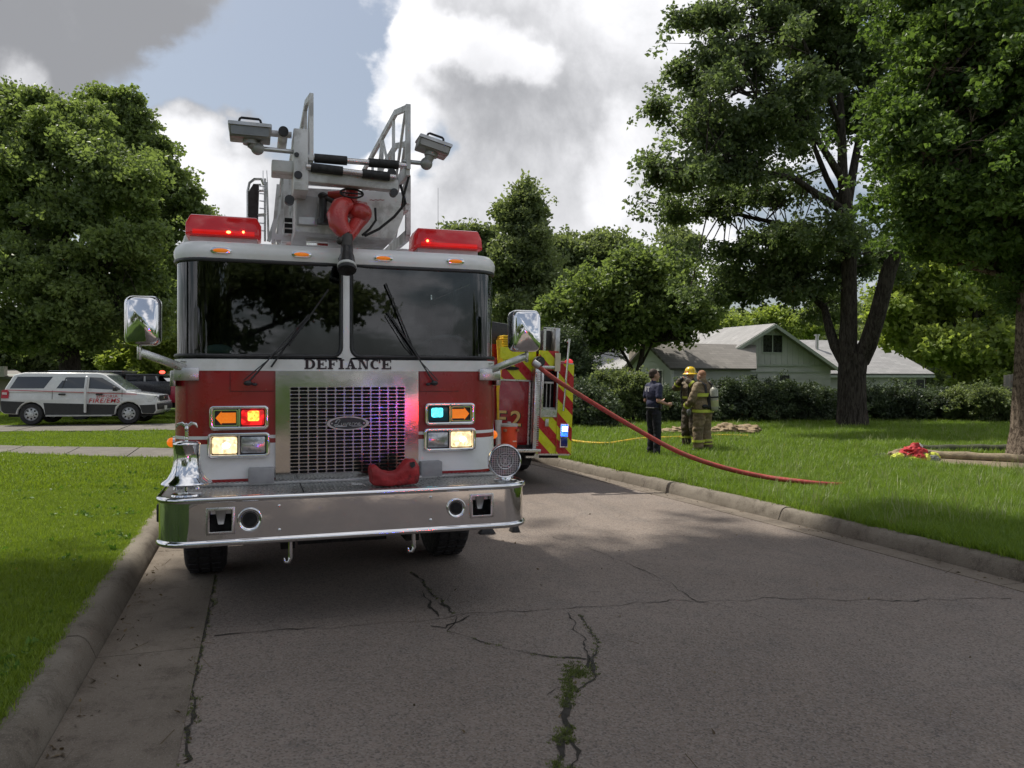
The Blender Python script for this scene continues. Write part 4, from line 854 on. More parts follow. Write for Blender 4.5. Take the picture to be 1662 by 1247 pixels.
def cluster(pl_, pr_, pt, pbm, kind):
    x0, x1 = xx(pl_), xx(pr_); cx_ = (pl_+pr_)/2; z1, z0 = zz(cx_, pt), zz(cx_, pbm)
    H = MB().ring(rrect(x0, z0, x1, z1, .03), rrect(x0+.026, z0+.024, x1-.026, z1-.024, .012), FXZ, YF-.05, YF+.01).build('headlight_bezel', CHROME, T, bevel=.006)
    MB().prism(rrect(x0+.01, z0+.01, x1-.01, z1-.01, .015), FXZ, YF-.012, YF-.006).build('bezel_back', BPLAS, H)
    xm = (x0+x1)/2; MB().bb((xm-.007, YF-.042, z0+.024), (xm+.007, YF-.01, z1-.024)).build('divider', CHROME, H)
    for sd, k in zip((-1, 1), kind):
        a, b = (x0+.032, xm-.014) if sd < 0 else (xm+.014, x1-.032); lo, hi = z0+.032, z1-.032
        if k in 'RT':
            MB().prism(rrect(a, lo, b, hi, .015), FXZ, YF-.034, YF-.012).build('flasher_lens', L_RED if k == 'R' else L_TEALB, H, bevel=.004)
            w = (b-a); q0, q1 = (a+w*.28, a+w*.78) if k == 'R' else (a+w*.14, a+w*.72)
            MB().prism(rrect(q0, lo+(hi-lo)*.28, q1, hi-(hi-lo)*.06, .012), FXZ, YF-.038, YF-.033).build('flash_core', L_REDC if k == 'R' else L_TEALC, H)
        elif k in '<>':
            MB().ring(rrect(a-.004, lo-.004, b+.004, hi+.004, .01), rrect(a+.004, lo+.004, b-.004, hi-.004, .008), FXZ, YF-.036, YF-.012).build('arrow_frame', CHROME, H)
            s_ = -1 if k == '<' else 1; m_ = (a+b)/2; hw = (b-a)/2-.01; zc = (lo+hi)/2; hh = (hi-lo)/2-.008
            pol = [(m_-s_*hw, zc-hh*.78), (m_+s_*hw*.42, zc-hh*.78), (m_+s_*hw*.42, zc-hh), (m_+s_*hw, zc), (m_+s_*hw*.42, zc+hh), (m_+s_*hw*.42, zc+hh*.78), (m_-s_*hw, zc+hh*.78)]
            MB().prism(pol, FXZ, YF-.024, YF-.012).build('turn_arrow', AMBERB, H)
        else:
            MB().prism(rrect(a, lo, b, hi, .012), FXZ, YF-.036, YF-.012).build('headlamp', L_ON if k == 'O' else L_OFF, H, bevel=.004)
            if k == 'o': MB().lathe([(0, 0), (.02, -.004), (.034, -.012), (.036, -.016)], ((a+b)/2, YF-.037, (lo+hi)/2), (0, -1, 0), 16).build('reflector', CHROME, H, smooth=60)
            else: MB().ell(((a+b)/2+.01, YF-.037, (lo+hi)/2), (.028, .004, .022)).build('bulb_glow', pm('bulb_glow', (1, .9, .7), .3, emis=(1, .84, .55), es=2), H)
    for zq in (z0+.012, z1-.012): MB().cyl((xm, YF-.056, zq), (xm, YF-.05, zq), .005, n=8).build('screw', DSTEEL, H)
cluster(340, 436, 658.5, 697.5, '<R'); cluster(337, 438, 702, 742.5, 'Oo'); cluster(688, 768.5, 654, 689.5, 'T>'); cluster(686, 770, 694.5, 731.5, 'oO')
# grey step boxes at the foot of the front
for a, b, c_, d_ in ((403, 445, 758, 781), (680, 714, 747.5, 768)):
    x0, x1 = xx(a), xx(b); MB().bb((x0, YF-.09, ZBOT-.01), (x1, YF, zz((a+b)/2, c_))).build('grey_vent_box', pm('grey_painted_box', (.30, .30, .31), .5), T, bevel=.01)
# faint access hatches and screws in the red panels
for a, b in ((373, 445), (680, 745)):
    x0, x1 = xx(a), xx(b); z0 = zz(a, 636); m = MB()
    m.bb((x0, YF-.0025, z0), (x1, YF+.001, z0+.005)); m.bb((x0, YF-.0026, z0), (x0+.004, YF+.001, zBB-.01)); m.build('hatch_seam', pm('dark_red_seam', (.09, .005, .006), .6), T)
m = MB()
for px, py in ((310, 668), (372, 630), (432, 632), (690, 632), (757, 622), (300, 640), (735, 628)): q = W(px, py, YF-.002); MB().cyl(q, q+Vector((0, -.003, 0)), .006, n=8).build('panel_screw', pm('dull_red_screw', (.30, .08, .07), .4, .5), T)
# amber side lamps
for x, s_, py in ((XL, -1, 719), (XR, 1, 716)):
    z = 1.235; o = MB().lathe([(.0, -.01), (.045, -.01), (.045, .02), (.04, .022)], (x, YF+.30, z), (s_, 0, 0), 16).build('side_lamp', CHROME, T, smooth=50); MB().ell((x+s_*.03, YF+.30, z), (.035, .036, .036)).build('lens', pm('amber_dome', (.85, .22, .02), .2, emis=(1, .2, .01), es=.25), o, smooth=80)

# bumper: wrapped chrome with rolled rails, square pockets and horn bells
BY, BXL, BXR = 5.42, -.605, 1.945; zb0, zb1 = .625, .935
PB = plan(BY, BXL, BXR, .20, YF+.03, 12)
BUMP = pm('bumper_chrome', (.90, .89, .88), .045, 1, .06, 2, bump=.05, bscale=2.6)
def tile(mb, x0, x1, z0, z1, y, holes):
    xs = sorted({x0, x1, *[h[0] for h in holes], *[h[1] for h in holes]}); zs = sorted({z0, z1, *[h[2] for h in holes], *[h[3] for h in holes]})
    for a, b in zip(xs, xs[1:]):
        for c_, d_ in zip(zs, zs[1:]):
            if any(a >= h[0]-1e-6 and b <= h[1]+1e-6 and c_ >= h[2]-1e-6 and d_ <= h[3]+1e-6 for h in holes): continue
            mb.add([(a, y, c_), (b, y, c_), (b, y, d_), (a, y, d_)], [(0, 1, 2, 3)])
bz = lambda px, py: W(px, py, BY)
hl_ = (bz(340, 0).x, bz(376, 0).x, bz(358, 863).z, bz(358, 829).z); hr_ = (bz(767, 0).x, bz(796, 0).x, bz(782, 836).z, bz(782, 806).z)
mb = MB(); tile(mb, BXL+.2, BXR-.2, zb0+.02, zb1-.02, BY, [hl_, hr_])
nP = len(PB)
for seg in (PB[:nP//2], PB[nP//2:]): wrap(mb, seg, [(0, zb0+.02), (0, zb1-.02)])
for x0, x1, z0, z1 in (hl_, hr_):
    mb.add([(x0, BY, z0), (x1, BY, z0), (x1, BY, z1), (x0, BY, z1), (x0, BY+.14, z0), (x1, BY+.14, z0), (x1, BY+.14, z1), (x0, BY+.14, z1)], [(0, 1, 5, 4), (1, 2, 6, 5), (2, 3, 7, 6), (3, 0, 4, 7)])
BU = mb.build('bumper', BUMP, T, smooth=45)
for zc, rr in ((zb1-.012, .022), (zb0+.012, .022)):
    wrap(MB(), PB, [(-.02+(rr+.004)*math.cos(a)+.012, zc+rr*math.sin(a)) for a in [R(100-k*22.5) for k in range(10)]]).build('bumper_rail', CHROME, BU, smooth=70)
for x0, x1, z0, z1 in (hl_, hr_):
    MB().ring([(x0-.022, z0-.02), (x1+.022, z0-.02), (x1+.022, z1+.02), (x0-.022, z1+.02)], [(x0, z0), (x1, z0), (x1, z1), (x0, z1)], FXZ, BY-.010, BY+.002).build('pocket_frame', STEEL, BU, bevel=.003)
    MB().bb((x0, BY+.138, z0), (x1, BY+.142, z1)).build('pocket_back', DARK, BU)
    xm = (x0+x1)/2; MB().add([(xm-.035, BY+.03, z1-.002), (xm+.035, BY+.03, z1-.002), (xm+.018, BY+.05, z0+.035), (xm-.018, BY+.05, z0+.035), (xm-.035, BY+.12, z1-.002), (xm+.035, BY+.12, z1-.002), (xm+.018, BY+.1, z0+.035), (xm-.018, BY+.1, z0+.035)], [(0, 1, 2, 3), (0, 3, 7, 4), (1, 5, 6, 2), (3, 2, 6, 7), (4, 7, 6, 5)]).build('tow_eye', DSTEEL, BU, bevel=.006)
    MB().bb((x0+.004, BY+.05, z1-.03), (x1-.004, BY+.12, z1-.003)).build('tow_bracket', DSTEEL, BU)
for px, py, r_ in ((405.5, 843.5, .078), (740, 824.5, .068)):
    c = bz(px, py); h = MB().lathe([(r_*.60, -.02), (r_*.62, -.004), (r_*.75, .012), (r_*.93, .022), (r_, .020), (r_*1.02, .010), (r_*.98, .002)], c, (0, -1, 0), 28).build('air_horn', CHROME, BU, smooth=70)
    MB().cyl(c+Vector((0, -.004, 0)), c+Vector((0, .01, 0)), r_*.63, n=24).build('horn_throat', DARK, BU)
m = MB()
for px, py in ((453, 821), (453.5, 860), (699, 807), (699, 844)): c = bz(px, py); MB().ell(c, (.011, .008, .011), 10, 6).build('bumper_bolt', CHROME, BU, smooth=80)
for s_, x in ((-1, BXL), (1, BXR)): MB().bb((x-.004, BY+.33, .74), (x+s_*.03, BY+.40, .86)).build('bumper_side_lamp', BPLAS, BU, bevel=.008)
# tread plate deck with raised ribs
DK = pm('tread_plate', (.48, .475, .47), .38, 1, .12, 10, bump=.1, bscale=60)
mb = MB(); ins = [((p_[0]-n_[0]*.012), (p_[1]-n_[1]*.012)) for p_, n_ in PB]; mb.add([(x, y, zb1-.002) for x, y in ins], [tuple(range(len(ins)))])
DKO = mb.build('tread_plate', DK, BU)
m = MB(); x = BXL+.10
while x < BXR-.1:
    inset = max(0, .2-min(x-BXL, BXR-x)); e = .2-math.sqrt(max(0, .04-inset*inset)); y = BY+.05+e
    while y < YF-.10:
        m.box((x, y+.014, zb1), (.011, .03, .006)); y += .042
    x += .030
m.build('plate_rib', pm('worn_rib', (.62, .62, .61), .3, 1), DKO)['kind'] = 'stuff'
m = MB().bb((BXL+.06, YF-.085, zb1), (BXR-.06, YF-.02, zb1+.022)); m.build('deck_riser', DK, BU, bevel=.004)
m = MB(); x = BXL+.08
while x < BXR-.1: m.box((x, YF-.055, zb1+.024), (.016, .05, .005), (0, 0, .6)); x += .034
m.build('riser_rib', DSTEEL, BU)['kind'] = 'stuff'
MB().bb((xx(490, 5.7)-.002, BY+.05, zb1+.001), (xx(490, 5.7)+.003, YF-.1, zb1+.0045)).build('lid_seam', DARK, DKO)
MB().tube([W(563, 789, 5.5)+Vector((0, 0, .0)), W(570, 786, 5.55), W(588, 786, 5.55), W(594, 789, 5.5)], .004, 6).build('lid_latch', DSTEEL, DKO)

# bell with eagle
bc = W(303, 795, 5.60); bc.z = zb1
bp = [(.0, .325), (.035, .325), (.07, .318), (.088, .305), (.09, .295), (.085, .29), (.083, .22), (.088, .16), (.10, .11), (.125, .065), (.155, .045), (.165, .03), (.158, .022), (.12, .028), (.1, .05)]
bp = [(r_*.97, h*.97+.055) for r_, h in bp]
BL = MB().lathe(bp, bc, (0, 0, 1), 40).build('bell', CHROME, T, smooth=60)
m = MB(); m.tube([bc+Vector((.07*math.cos(a), -.0, .02+.05*math.sin(a)+.02)) for a in [math.pi*k/12 for k in range(13)]][::-1], .014, 8); m.lathe([(.10, 0), (.095, .012), (.03, .02), (.0, .02)], bc, (0, 0, 1), 24); m.cyl(bc, bc+Vector((0, 0, .12)), .012); m.build('bell_stand', CHROME, BL, smooth=60)
m = MB(); m.cyl(bc+Vector((0, 0, .36)), bc+Vector((0, 0, .43)), .011); m.ell(bc+Vector((0, 0, .385)), (.016, .016, .008)); m.ell(bc+Vector((0, 0, .445)), (.013, .012, .026)); m.ell(bc+Vector((0, -.012, .478)), (.008, .013, .009))
for s_ in (-1, 1): m.tube([bc+Vector((0, 0, .455)), bc+Vector((s_*.03, 0, .482)), bc+Vector((s_*.055, 0, .476)), bc+Vector((s_*.068, 0, .452))], [.012, .014, .011, .004], 6, sy=.5)
m.build('eagle_finial', CHROME, BL, smooth=70)
# round siren speaker
sc_ = W(818, 748, 5.62)+Vector((0, 0, 0)); r_ = .128; ax = Vector((-.10, -1, .05)).normalized()
SR = MB().lathe([(0, -.10), (r_*.6, -.10), (r_*.95, -.06), (r_, -.02), (r_*1.0, .03), (r_*.985, .042), (r_*.93, .047), (r_*.88, .042), (r_*.87, .030)], sc_, ax, 40).build('siren_speaker', CHROME, T, smooth=55)
u_ = ax.cross(Vector((0, 0, 1))).normalized(); w_ = u_.cross(ax); F3 = lambda u, v, d=0: sc_+ax*(.034+d)+u_*u+w_*v
MB().prism([(r_*.88*math.cos(2*math.pi*k/32), r_*.88*math.sin(2*math.pi*k/32)) for k in range(32)], F3, -.012, -.008).build('speaker_back', pm('speaker_dark', (.06, .06, .065), .5), SR)
m = MB(); g_ = .0115; k = -8
for i in range(-8, 9):
    h_ = math.sqrt(max(0, (r_*.86)**2-(i*g_*1.2)**2))
    if h_ > .01: m.bar(F3(i*g_*1.2, -h_), F3(i*g_*1.2, h_), .0034); m.bar(F3(-h_, i*g_*1.2, .003), F3(h_, i*g_*1.2, .003), .0034)
for q in (.30, .47): m.tube([F3(q*r_*math.cos(a), q*r_*math.sin(a), .006) for a in [2*math.pi*k/28 for k in range(29)]], .0035, 5, caps=False)
for a in (0, 1.05, 2.1): m.bar(F3(-.038*math.cos(a), -.038*math.sin(a), .007), F3(.038*math.cos(a), .038*math.sin(a), .007), .006)
m.build('speaker_grid', DSTEEL, SR, weld=False)
MB().lathe([(.09, 0), (.09, .014), (.05, .02), (.045, .045)], (sc_.x+.01, sc_.y, zb1), (0, 0, 1), 24).build('speaker_foot', CHROME, SR, smooth=50)
# tow hooks below
for px, py in ((471, 905), (671, 888)):
    c = W(px, py, 5.72); zt = zb0+.03
    m = MB().tube([Vector((c.x, c.y, zt)), Vector((c.x, c.y, c.z+.035)), Vector((c.x+.004, c.y, c.z)), Vector((c.x-.012, c.y, c.z-.03)), Vector((c.x-.035, c.y, c.z-.028)), Vector((c.x-.042, c.y, c.z))], [.014, .016, .018, .017, .013, .008], 10).lathe([(.03, 0), (.03, .02), (.012, .022)], (c.x, c.y, zt-.04), (0, 0, 1), 12).build('tow_hook', CHROME, T, smooth=60)

# light bars
def lightbar(pl_, pr_, pt, pb_, y, glows):
    a, b = W(pl_, pb_, y), W(pr_, pb_, y); top = W((pl_+pr_)/2, pt, y).z; z0 = zT+.015; z1 = top
    prof = [(y-.13, z0+.05), (y-.15, z0+.065), (y-.12, z1-.01), (y-.09, z1), (y+.12, z1), (y+.15, z0+.06), (y+.13, z0+.05)]
    def F(u, v, w): return Vector((w, u, v))
    e = .035; m = MB(); n = len(prof)
    sec = [(a.x, .62), (a.x+e, 1), (b.x-e, 1), (b.x, .62)]
    vs = [Vector((x, y+(py_-y)*(.9 if s_ < 1 else 1), z0+.05+(pz-z0-.05)*s_)) for x, s_ in sec for py_, pz in prof]
    m.add(vs, [(i*n+k, i*n+(k+1) % n, (i+1)*n+(k+1) % n, (i+1)*n+k) for i in range(3) for k in range(n)]+[tuple(range(n)), tuple(range(3*n, 4*n))])
    L = m.build('light_bar', pm('red_dome_lens', (.36, .012, .016), .18, 0, .08, 6, coat=.5, emis=(1, .01, .01), es=.05), T, bevel=.008)
    MB().bb((a.x+.03, y-.10, z0-.03), (b.x-.03, y+.12, z0+.05)).build('light_bar_base', pm('frosted_base', (.50, .46, .46), .4), L, bevel=.008)
    m = MB()
    MB().bb((a.x+.05, y-.153, z0+.058), (b.x-.05, y-.140, z0+.092)).build('lens_fluting', pm('red_lens_band', (.6, .01, .01), .2, emis=(1, .008, .006), es=.14), L, bevel=.004)
    for gx, gyy, w in glows:
        c = W(gx, gyy, y-.155); MB().ell(c, (w, .006, .010)).build('flash_glow', pm('flash_glow', (1, .3, .1), .3, emis=(1, .10, .03), es=7), L, smooth=80)
lightbar(303, 424, 354.5, 390, YF+.36, [(371, 377, .016), (395, 377, .008)]); lightbar(668, 776, 376, 409, YF+.36, [(694, 391, .010)])
MB().bb((XL+.03, YF+.5, zT), (xx(330), YF+1.3, zT+.13)).build('roof_fairing', WHITE, T, bevel=.05, seg=3); MB().bb((xx(640, YF+.9), YF+.75, zT), (XR-.06, YF+1.6, zT+.14)).build('roof_fairing', WHITE, T, bevel=.05, seg=3)
a = W(711, 305, 9.5); MB().cyl((a.x, 9.5, 2.7), a, .004, .002, 6).build('whip_antenna', BPLAS, T)

# mirrors
def mirror(pl_, pr_, pt, pb_, arm, y, side):
    a, b = W(pl_, pb_, y), W(pr_, pt, y); cx, cz = (a.x+b.x)/2, (a.z+b.z)/2; w, h = (b.x-a.x)/2, (b.z-a.z)/2
    m = MB(); vs = []; secs = [(-.09, .80, .86), (-.075, .92, .94), (-.04, 1, 1), (.04, 1, 1), (.06, .96, .97)]
    n = 20
    for dy, sx, sz in secs: vs += [Vector((u, y+dy, v)) for u, v in rrect(cx-w*sx, cz-h*sz, cx+w*sx, cz+h*sz, .05)]
    m.add(vs, [(i*n+k, i*n+(k+1) % n, (i+1)*n+(k+1) % n, (i+1)*n+k) for i in range(len(secs)-1) for k in range(n)]+[tuple(range(n)), tuple(range(4*n, 5*n))])
    M_ = m.build('mirror_housing', CHROME, T, smooth=60, bevel=.0)
    sub = MB().prism(rrect(cx-w*.86, cz-h*.86, cx+w*.86, cz+h*.86, .04), FXZ, y+.06, y+.066).build('mirror_glass', pm('mirror_glass', (.85, .87, .88), .03, 1), M_)
    P_ = [W(*q) for q in arm]
    m = MB().bar(P_[0], P_[1], .035, .055).cyl(P_[0]+Vector((0, 0, -.05)), Vector((P_[0].x, P_[0].y, cz-h+.02)), .014)
    m.build('mirror_arm', STEEL, T, bevel=.006)
    x = XL if side < 0 else XR; MB().bb((x-.02, YF+.06, zBB-.115), (x+.02, YF+.24, zBB+.0)).build('arm_bracket', STEEL, T, bevel=.008)
    q0, q1 = (282, 323) if side < 0 else (778, 812); MB().bb((xx(q0, YF-.02)-(.0), YF-.026, zz(300, 618)), (xx(q1, YF-.02), YF+.03, zz(300, 597))).build('bracket_plate', STEEL, T, bevel=.004)
mirror(203, 262, 482, 561, [(226, 572, YF-.28), (300, 598, YF+.02)], YF-.30, -1); mirror(827, 874, 505, 571, [(855, 578, YF-.22), (792, 603, YF+.02)], YF-.26, 1)

# chassis, wheels, rear body
def wheel(name, x, y, r_, w, parent, side, rimm=DSTEEL, z=None):
    z = r_ if z is None else z; s_ = side
    t_ = MB().lathe([(r_*.56, -w/2+.02), (r_*.6, -w/2), (r_*.9, -w/2), (r_*.97, -w/2+.02), (r_, -w/2+.05), (r_, w/2-.05), (r_*.97, w/2-.02), (r_*.9, w/2), (r_*.6, w/2), (r_*.56, w/2-.02), (r_*.56, -w/2+.02)], (x, y, z), (s_, 0, 0), 36).build(name, TYRE, parent, smooth=40)
    m = MB().lathe([(r_*.57, w/2-.03), (r_*.53, w/2-.02), (r_*.50, w/2-.05), (r_*.45, w/2-.07), (r_*.20, w/2-.05), (r_*.18, w/2), (r_*.13, w/2+.01), (0, w/2+.01)], (x, y, z), (s_, 0, 0), 32); m.build('rim', rimm, t_, smooth=45)
    m = MB()
    for k in range(8): a = 2*math.pi*k/8; c = Vector((x+s_*(w/2-.062), y+r_*.36*math.cos(a), z+r_*.36*math.sin(a))); m.cyl(c, c+Vector((s_*.008, 0, 0)), r_*.07, n=10)
    m.build('rim_hole', DARK, t_)
    g = MB()
    for k in range(36):
        a = 2*math.pi*k/36
        for dx in (-w*.28, 0, w*.28): g.box((x+dx, y+(r_+.002)*math.cos(a), z+(r_+.002)*math.sin(a)), (w*.22, .045*r_/.5, .014), Euler((a-math.pi/2, 0, 0)).to_matrix())
    g.build('tread_block', TYRE, t_)['kind'] = 'stuff'
    return t_
for s_, x in ((-1, XL+.16), (1, XR-.16)): wheel('front_wheel', x, 7.45, .53, .33, T, s_)
for s_, x in ((-1, XL+.18), (1, XR-.18), (-1, XL+.52), (1, XR-.52)):
    for y in (14.0, 15.3): wheel('rear_wheel', x, y, .53, .29, T, s_)
mb = MB()
for x in (XC-.45, XC+.45): mb.bb((x-.05, YF-.3, .50), (x+.05, 16.5, .78))
mb.bb((XL+.3, 7.35, .42), (XR-.3, 7.55, .6)).bb((XL+.05, YF+.05, .55), (XR-.05, YF+.25, .96)).bb((XC-.35, YF+.3, .40), (XC+.35, YF+2.2, .95)); mb.bb((XL+.4, 13.9, .42), (XR-.4, 15.4, .62)).bb((XL+.1, YF+.1, .9), (XR-.1, CABB, 1.0))
mb.build('chassis', pm('chassis_black', (.012, .012, .012), .8), T)
mb = MB(); wrap(mb, [((XL, YF+2.0), (-1, 0)), ((XL, CABB), (-1, 0))], [(0, .55), (0, ZBOT)]); wrap(mb, [((XR, YF+2.0), (1, 0)), ((XR, CABB), (1, 0))], [(0, .55), (0, ZBOT)]); mb.add([(XL, CABB, .55), (XR, CABB, .55), (XR, CABB, zT), (XL, CABB, zT)], [(0, 1, 2, 3)]); mb.build('cab_rear_skin', WHITE, T)
for s_, x in ((-1, XL), (1, XR)):
    MB().tube([(x, 7.45+.68*math.cos(a), .53+.66*math.sin(a)) for a in [math.pi*k/16 for k in range(17)]], .03, 8).build('wheel_arch_trim', STEEL, T, smooth=60)
MB().bb((XL+.02, 9.1, .6), (XR-.02, 16.6, 2.05)).build('rear_body', RED, T, bevel=.02)
for s_, x in ((-1, XL+.02), (1, XR-.02)):
    for y0, y1 in ((9.2, 10.3), (10.4, 11.6), (11.7, 12.9)):
        D_ = MB().bb((x-.012, y0, .7), (x+.012, y1, 1.95)).build('shutter_door', DSTEEL, T, bevel=.004)
        m = MB()
        for k in range(14): m.bb((x+s_*.012, y0+.04, .74+k*.086), (x+s_*.017, y1-.04, .80+k*.086))
        m.build('shutter_slat', STEEL, D_)['kind'] = 'stuff'
MB().cyl((XC+.05, 15.0, 2.05), (XC+.05, 15.0, 3.0), .55, n=32).build('turntable', LADDER, T, smooth=40)

# ---------------------------------------------------------------- aerial ladder
LX0, LX1 = .40, 1.13
m = MB(); LYB = 15.6
def zl_(y): return 3.36+.012*(y-6)
def section(name, x0, x1, y0, y1, zb, zt, step, w):
    m = MB()
    for x in (x0, x1):
        m.bar((x, y0, zb), (x, y1, zb+.1), w, .09); m.bar((x, y0+.55, zt), (x, y1, zt+.1), w*.9, .05); n_ = int((y1-y0)/step)
        m.bar((x, y0, zt-.14), (x, y0+.55, zt), w*.9, .045); m.bar((x, y0, zb), (x, y0, zt-.12), w, .05)
        for k in range(n_):
            ya = y0+.05+k*step; m.bar((x, ya, zb), (x, ya, zt-(.1 if k == 0 else 0)), w*.75, .035)
            if k: m.bar((x, ya, zb), (x, ya+step, zt), w*.6, .03) if k % 2 else m.bar((x, ya, zt), (x, ya+step, zb), w*.6, .03)
            else: m.bar((x, ya+.06, zt-.12), (x, ya+step*.9, zb), w*.6, .03)
    return m.build(name, LADDER, T)
section('fly_section', LX0, LX1, 5.95, 14.5, 3.34, 3.96, .62, .030)
section('middle_section', LX0-.07, LX1+.07, 6.35, 15.0, 3.16, 3.80, .7, .032)
section('base_section', LX0-.15, LX1+.15, 6.75, 15.6, 2.98, 3.62, .8, .04)
for k in range(22):
    y = 6.35+k*.36; MB().cyl((LX0, y, 3.36), (LX1, y, 3.36), .02, n=8).build('rung', LADDER, T, smooth=60)
# tip bars with black grips
def tipbar(pa, pb_, y, segs, r_=.022, rg=.034):
    a, b = W(*pa, y), W(*pb_, y); B = MB().cyl(a, b, r_, n=12).build('tip_bar', STEEL, T, smooth=60)
    for u0, u1 in segs: MB().cyl(a.lerp(b, u0), a.lerp(b, u1), rg, n=14).build('rubber_grip', BLACK, B, smooth=50)
tipbar((500, 256), (662, 269.5), 5.95, [(.06, .38), (.60, .90)]); tipbar((497, 271), (642, 288), 5.93, [(.05, .40), (.62, .93)])
m = MB().bar(W(498, 288, 6.0), W(645, 303, 6.0), .10, .085); m.build('cross_beam', LADDER, T, bevel=.01)
m = MB().bar(W(500, 294, 5.98), W(546, 297, 5.98), .03, .02); m.bar(W(574, 301, 5.98), W(622, 305, 5.98), .03, .02); m.build('beam_pad', BLACK, T)
# left tip cheek plate and fittings, light arms
a = W(476, 211, 5.98); b = W(500, 312, 5.98)
MB().bb((a.x, 5.93, b.z), (b.x, 6.3, a.z)).build('cheek_plate', LADDER, T, bevel=.008)
MB().bb((W(441, 0, 6).x, 5.98, W(0, 243, 6).z), (a.x+.01, 6.2, W(0, 222, 6).z)).build('winch_box', LADDER, T, bevel=.01)
c = W(460, 214, 5.95); m = MB().cyl(c, c+Vector((0, .4, 0)), .035); m.cyl(c+Vector((-.09, .05, -.005)), c+Vector((.06, .05, -.005)), .024); m.build('end_camera', LADDER, T, smooth=50); MB().cyl(c+Vector((0, -.02, 0)), c+Vector((0, .01, 0)), .036).build('camera_lens', BLACK, T, smooth=50)
m = MB()
for px, py, r_ in ((481.5, 251, .018), (484, 284, .030), (470, 324, .035), (636, 281, .035), (640, 312, .03)): c = W(px, py, 5.92); m.cyl(c, c+Vector((0, .06, 0)), r_, n=14)
m.build('pulley', BPLAS, T, smooth=50)
def flood(pc, w, h, tilt, knk, arm_):
    y = 5.86; c = W(*pc, y); M = Euler((0, tilt, 0)).to_matrix(); Q = lambda u, v, d: c+M @ Vector((u, d-0, v))
    L = MB().add([Q(-w, -h, -.07), Q(w, -h, -.07), Q(w, -h, .09), Q(-w, -h, .09), Q(-w*1.04, h, -.09), Q(w*1.04, h, -.09), Q(w*1.0, h, .08), Q(-w*1.0, h, .08)], [(0, 1, 2, 3), (4, 5, 6, 7), (0, 1, 5, 4), (1, 2, 6, 5), (2, 3, 7, 6), (3, 0, 4, 7)]).build('flood_light', pm('flood_housing', (.30, .30, .28), .45, .5), T, bevel=.008)
    MB().prism(rrect(-w*1.07, h-.012, w*1.07, h+.012, .008, 3), lambda u, v, d: Q(u, v, d), -.10, .09).build('light_bezel', DSTEEL, L)
    MB().prism(rrect(-w*.92, -h*.75, w*.92, h*.62, .01, 3), lambda u, v, d: Q(u, v, d), -.088, -.080).build('light_glass', pm('flood_glass', (.22, .22, .21), .12, .3), L)
    MB().tube([Q(-w*.62, h, -.02), Q(-w*.5, h+.055, -.02), Q(-w*.42, h+.062, -.02), Q(w*.42, h+.062, -.02), Q(w*.5, h+.055, -.02), Q(w*.62, h, -.02)], .009, 6).build('handle', BLACK, L, smooth=60)
    k = W(*knk, y+.02); MB().cyl(Q(0, -h, 0), Q(0, -h-.03, 0), .05).cyl(Q(0, -h-.02, 0), k, .035).ell(k, (.048, .048, .048)).build('knuckle', pm('grey_casting', (.34, .34, .33), .5, .3), L, smooth=50)
    e = W(*arm_, 5.98); MB().cyl(k, e, .017, n=10).build('light_arm', DSTEEL, L, smooth=50)
flood((406, 218), .138, .044, 0, (418, 241), (478, 247)); flood((702, 241), .122, .036, R(14), (692, 266), (655, 262))
# box body under the tip (monitor carriage and heat shield)
a, b = W(480, 304, 6.25), W(655, 388, 6.25)
pol = [(W(480, 304, 6.25).x, W(480, 304, 6.25).z), (W(478, 380, 6.25).x, W(478, 376, 6.25).z), (W(640, 0, 6.25).x, W(640, 388, 6.25).z), (W(655, 0, 6.25).x, W(655, 352, 6.25).z), (W(655, 0, 6.25).x, W(655, 312, 6.25).z)]
MB().prism(pol, FXZ, 6.25, 6.95).build('tip_box', LADDER, T, bevel=.012)
a, b = W(481, 317, 6.23), W(515, 367, 6.23); MB().bb((a.x, 6.225, b.z), (b.x, 6.26, a.z)).build('control_cover', pm('cover_grey', (.42, .42, .43), .4, 0), T, bevel=.006)
a, b = W(485, 352, 6.22), W(511, 365, 6.22); MB().bb((a.x, 6.218, b.z), (b.x, 6.227, a.z)).build('data_plate', DSTEEL, T)
o = script([[(0, .3), (.3, .5), (.6, .2), (1, .5), (1.4, .3), (1.8, .5), (2.2, .3), (2.5, .45)]], lambda u, v: W(600+u*9.5, 326-v*3, 6.235), .003, pm('maker_script_red', (.35, .05, .04), .5), 'maker_script', T)
MB().bb((W(596, 0, 6.3).x, 6.3, W(0, 400, 6.3).z+.02), (W(646, 0, 6.3).x, 6.5, W(0, 372, 6.3).z)).build('lower_bracket', LADDER, T, bevel=.02)
m = MB()
for px in (452, 462): m.bar(W(px, 300, 6.9), W(px-9, 395, 6.9), .03, .03)
m.bar(W(444, 385, 6.9), W(600, 402, 6.9), .06, .05); m.build('cradle', LADDER, T)
m = MB()
for i in range(4): a = W(497, 378+i*6, 6.5); b = W(532, 380+i*6, 6.5); m.bar(a, b, .03, .02)
m.build('cradle_pad', CHROME, T)
m = MB()
for i in range(3): a = W(462+i*0, 356+i*9, 6.6); m.bb((a.x, 6.59, a.z-.02), (a.x+.06, 6.62, a.z+.01))
m.build('cradle_slot', DARK, T)
m = MB()
MB().tube([W(650, 300, 6.1), W(658, 330, 6.1), W(640, 352, 6.12), W(615, 372, 6.12), W(592, 383, 6.1)], .012, 6).build('power_cable', BLACK, T, smooth=60)
MB().tube([W(609, 338, 6.2), W(610, 358, 6.18), W(600, 372, 6.16), W(588, 382, 6.14)], .010, 6).build('power_cable', BLACK, T, smooth=60)
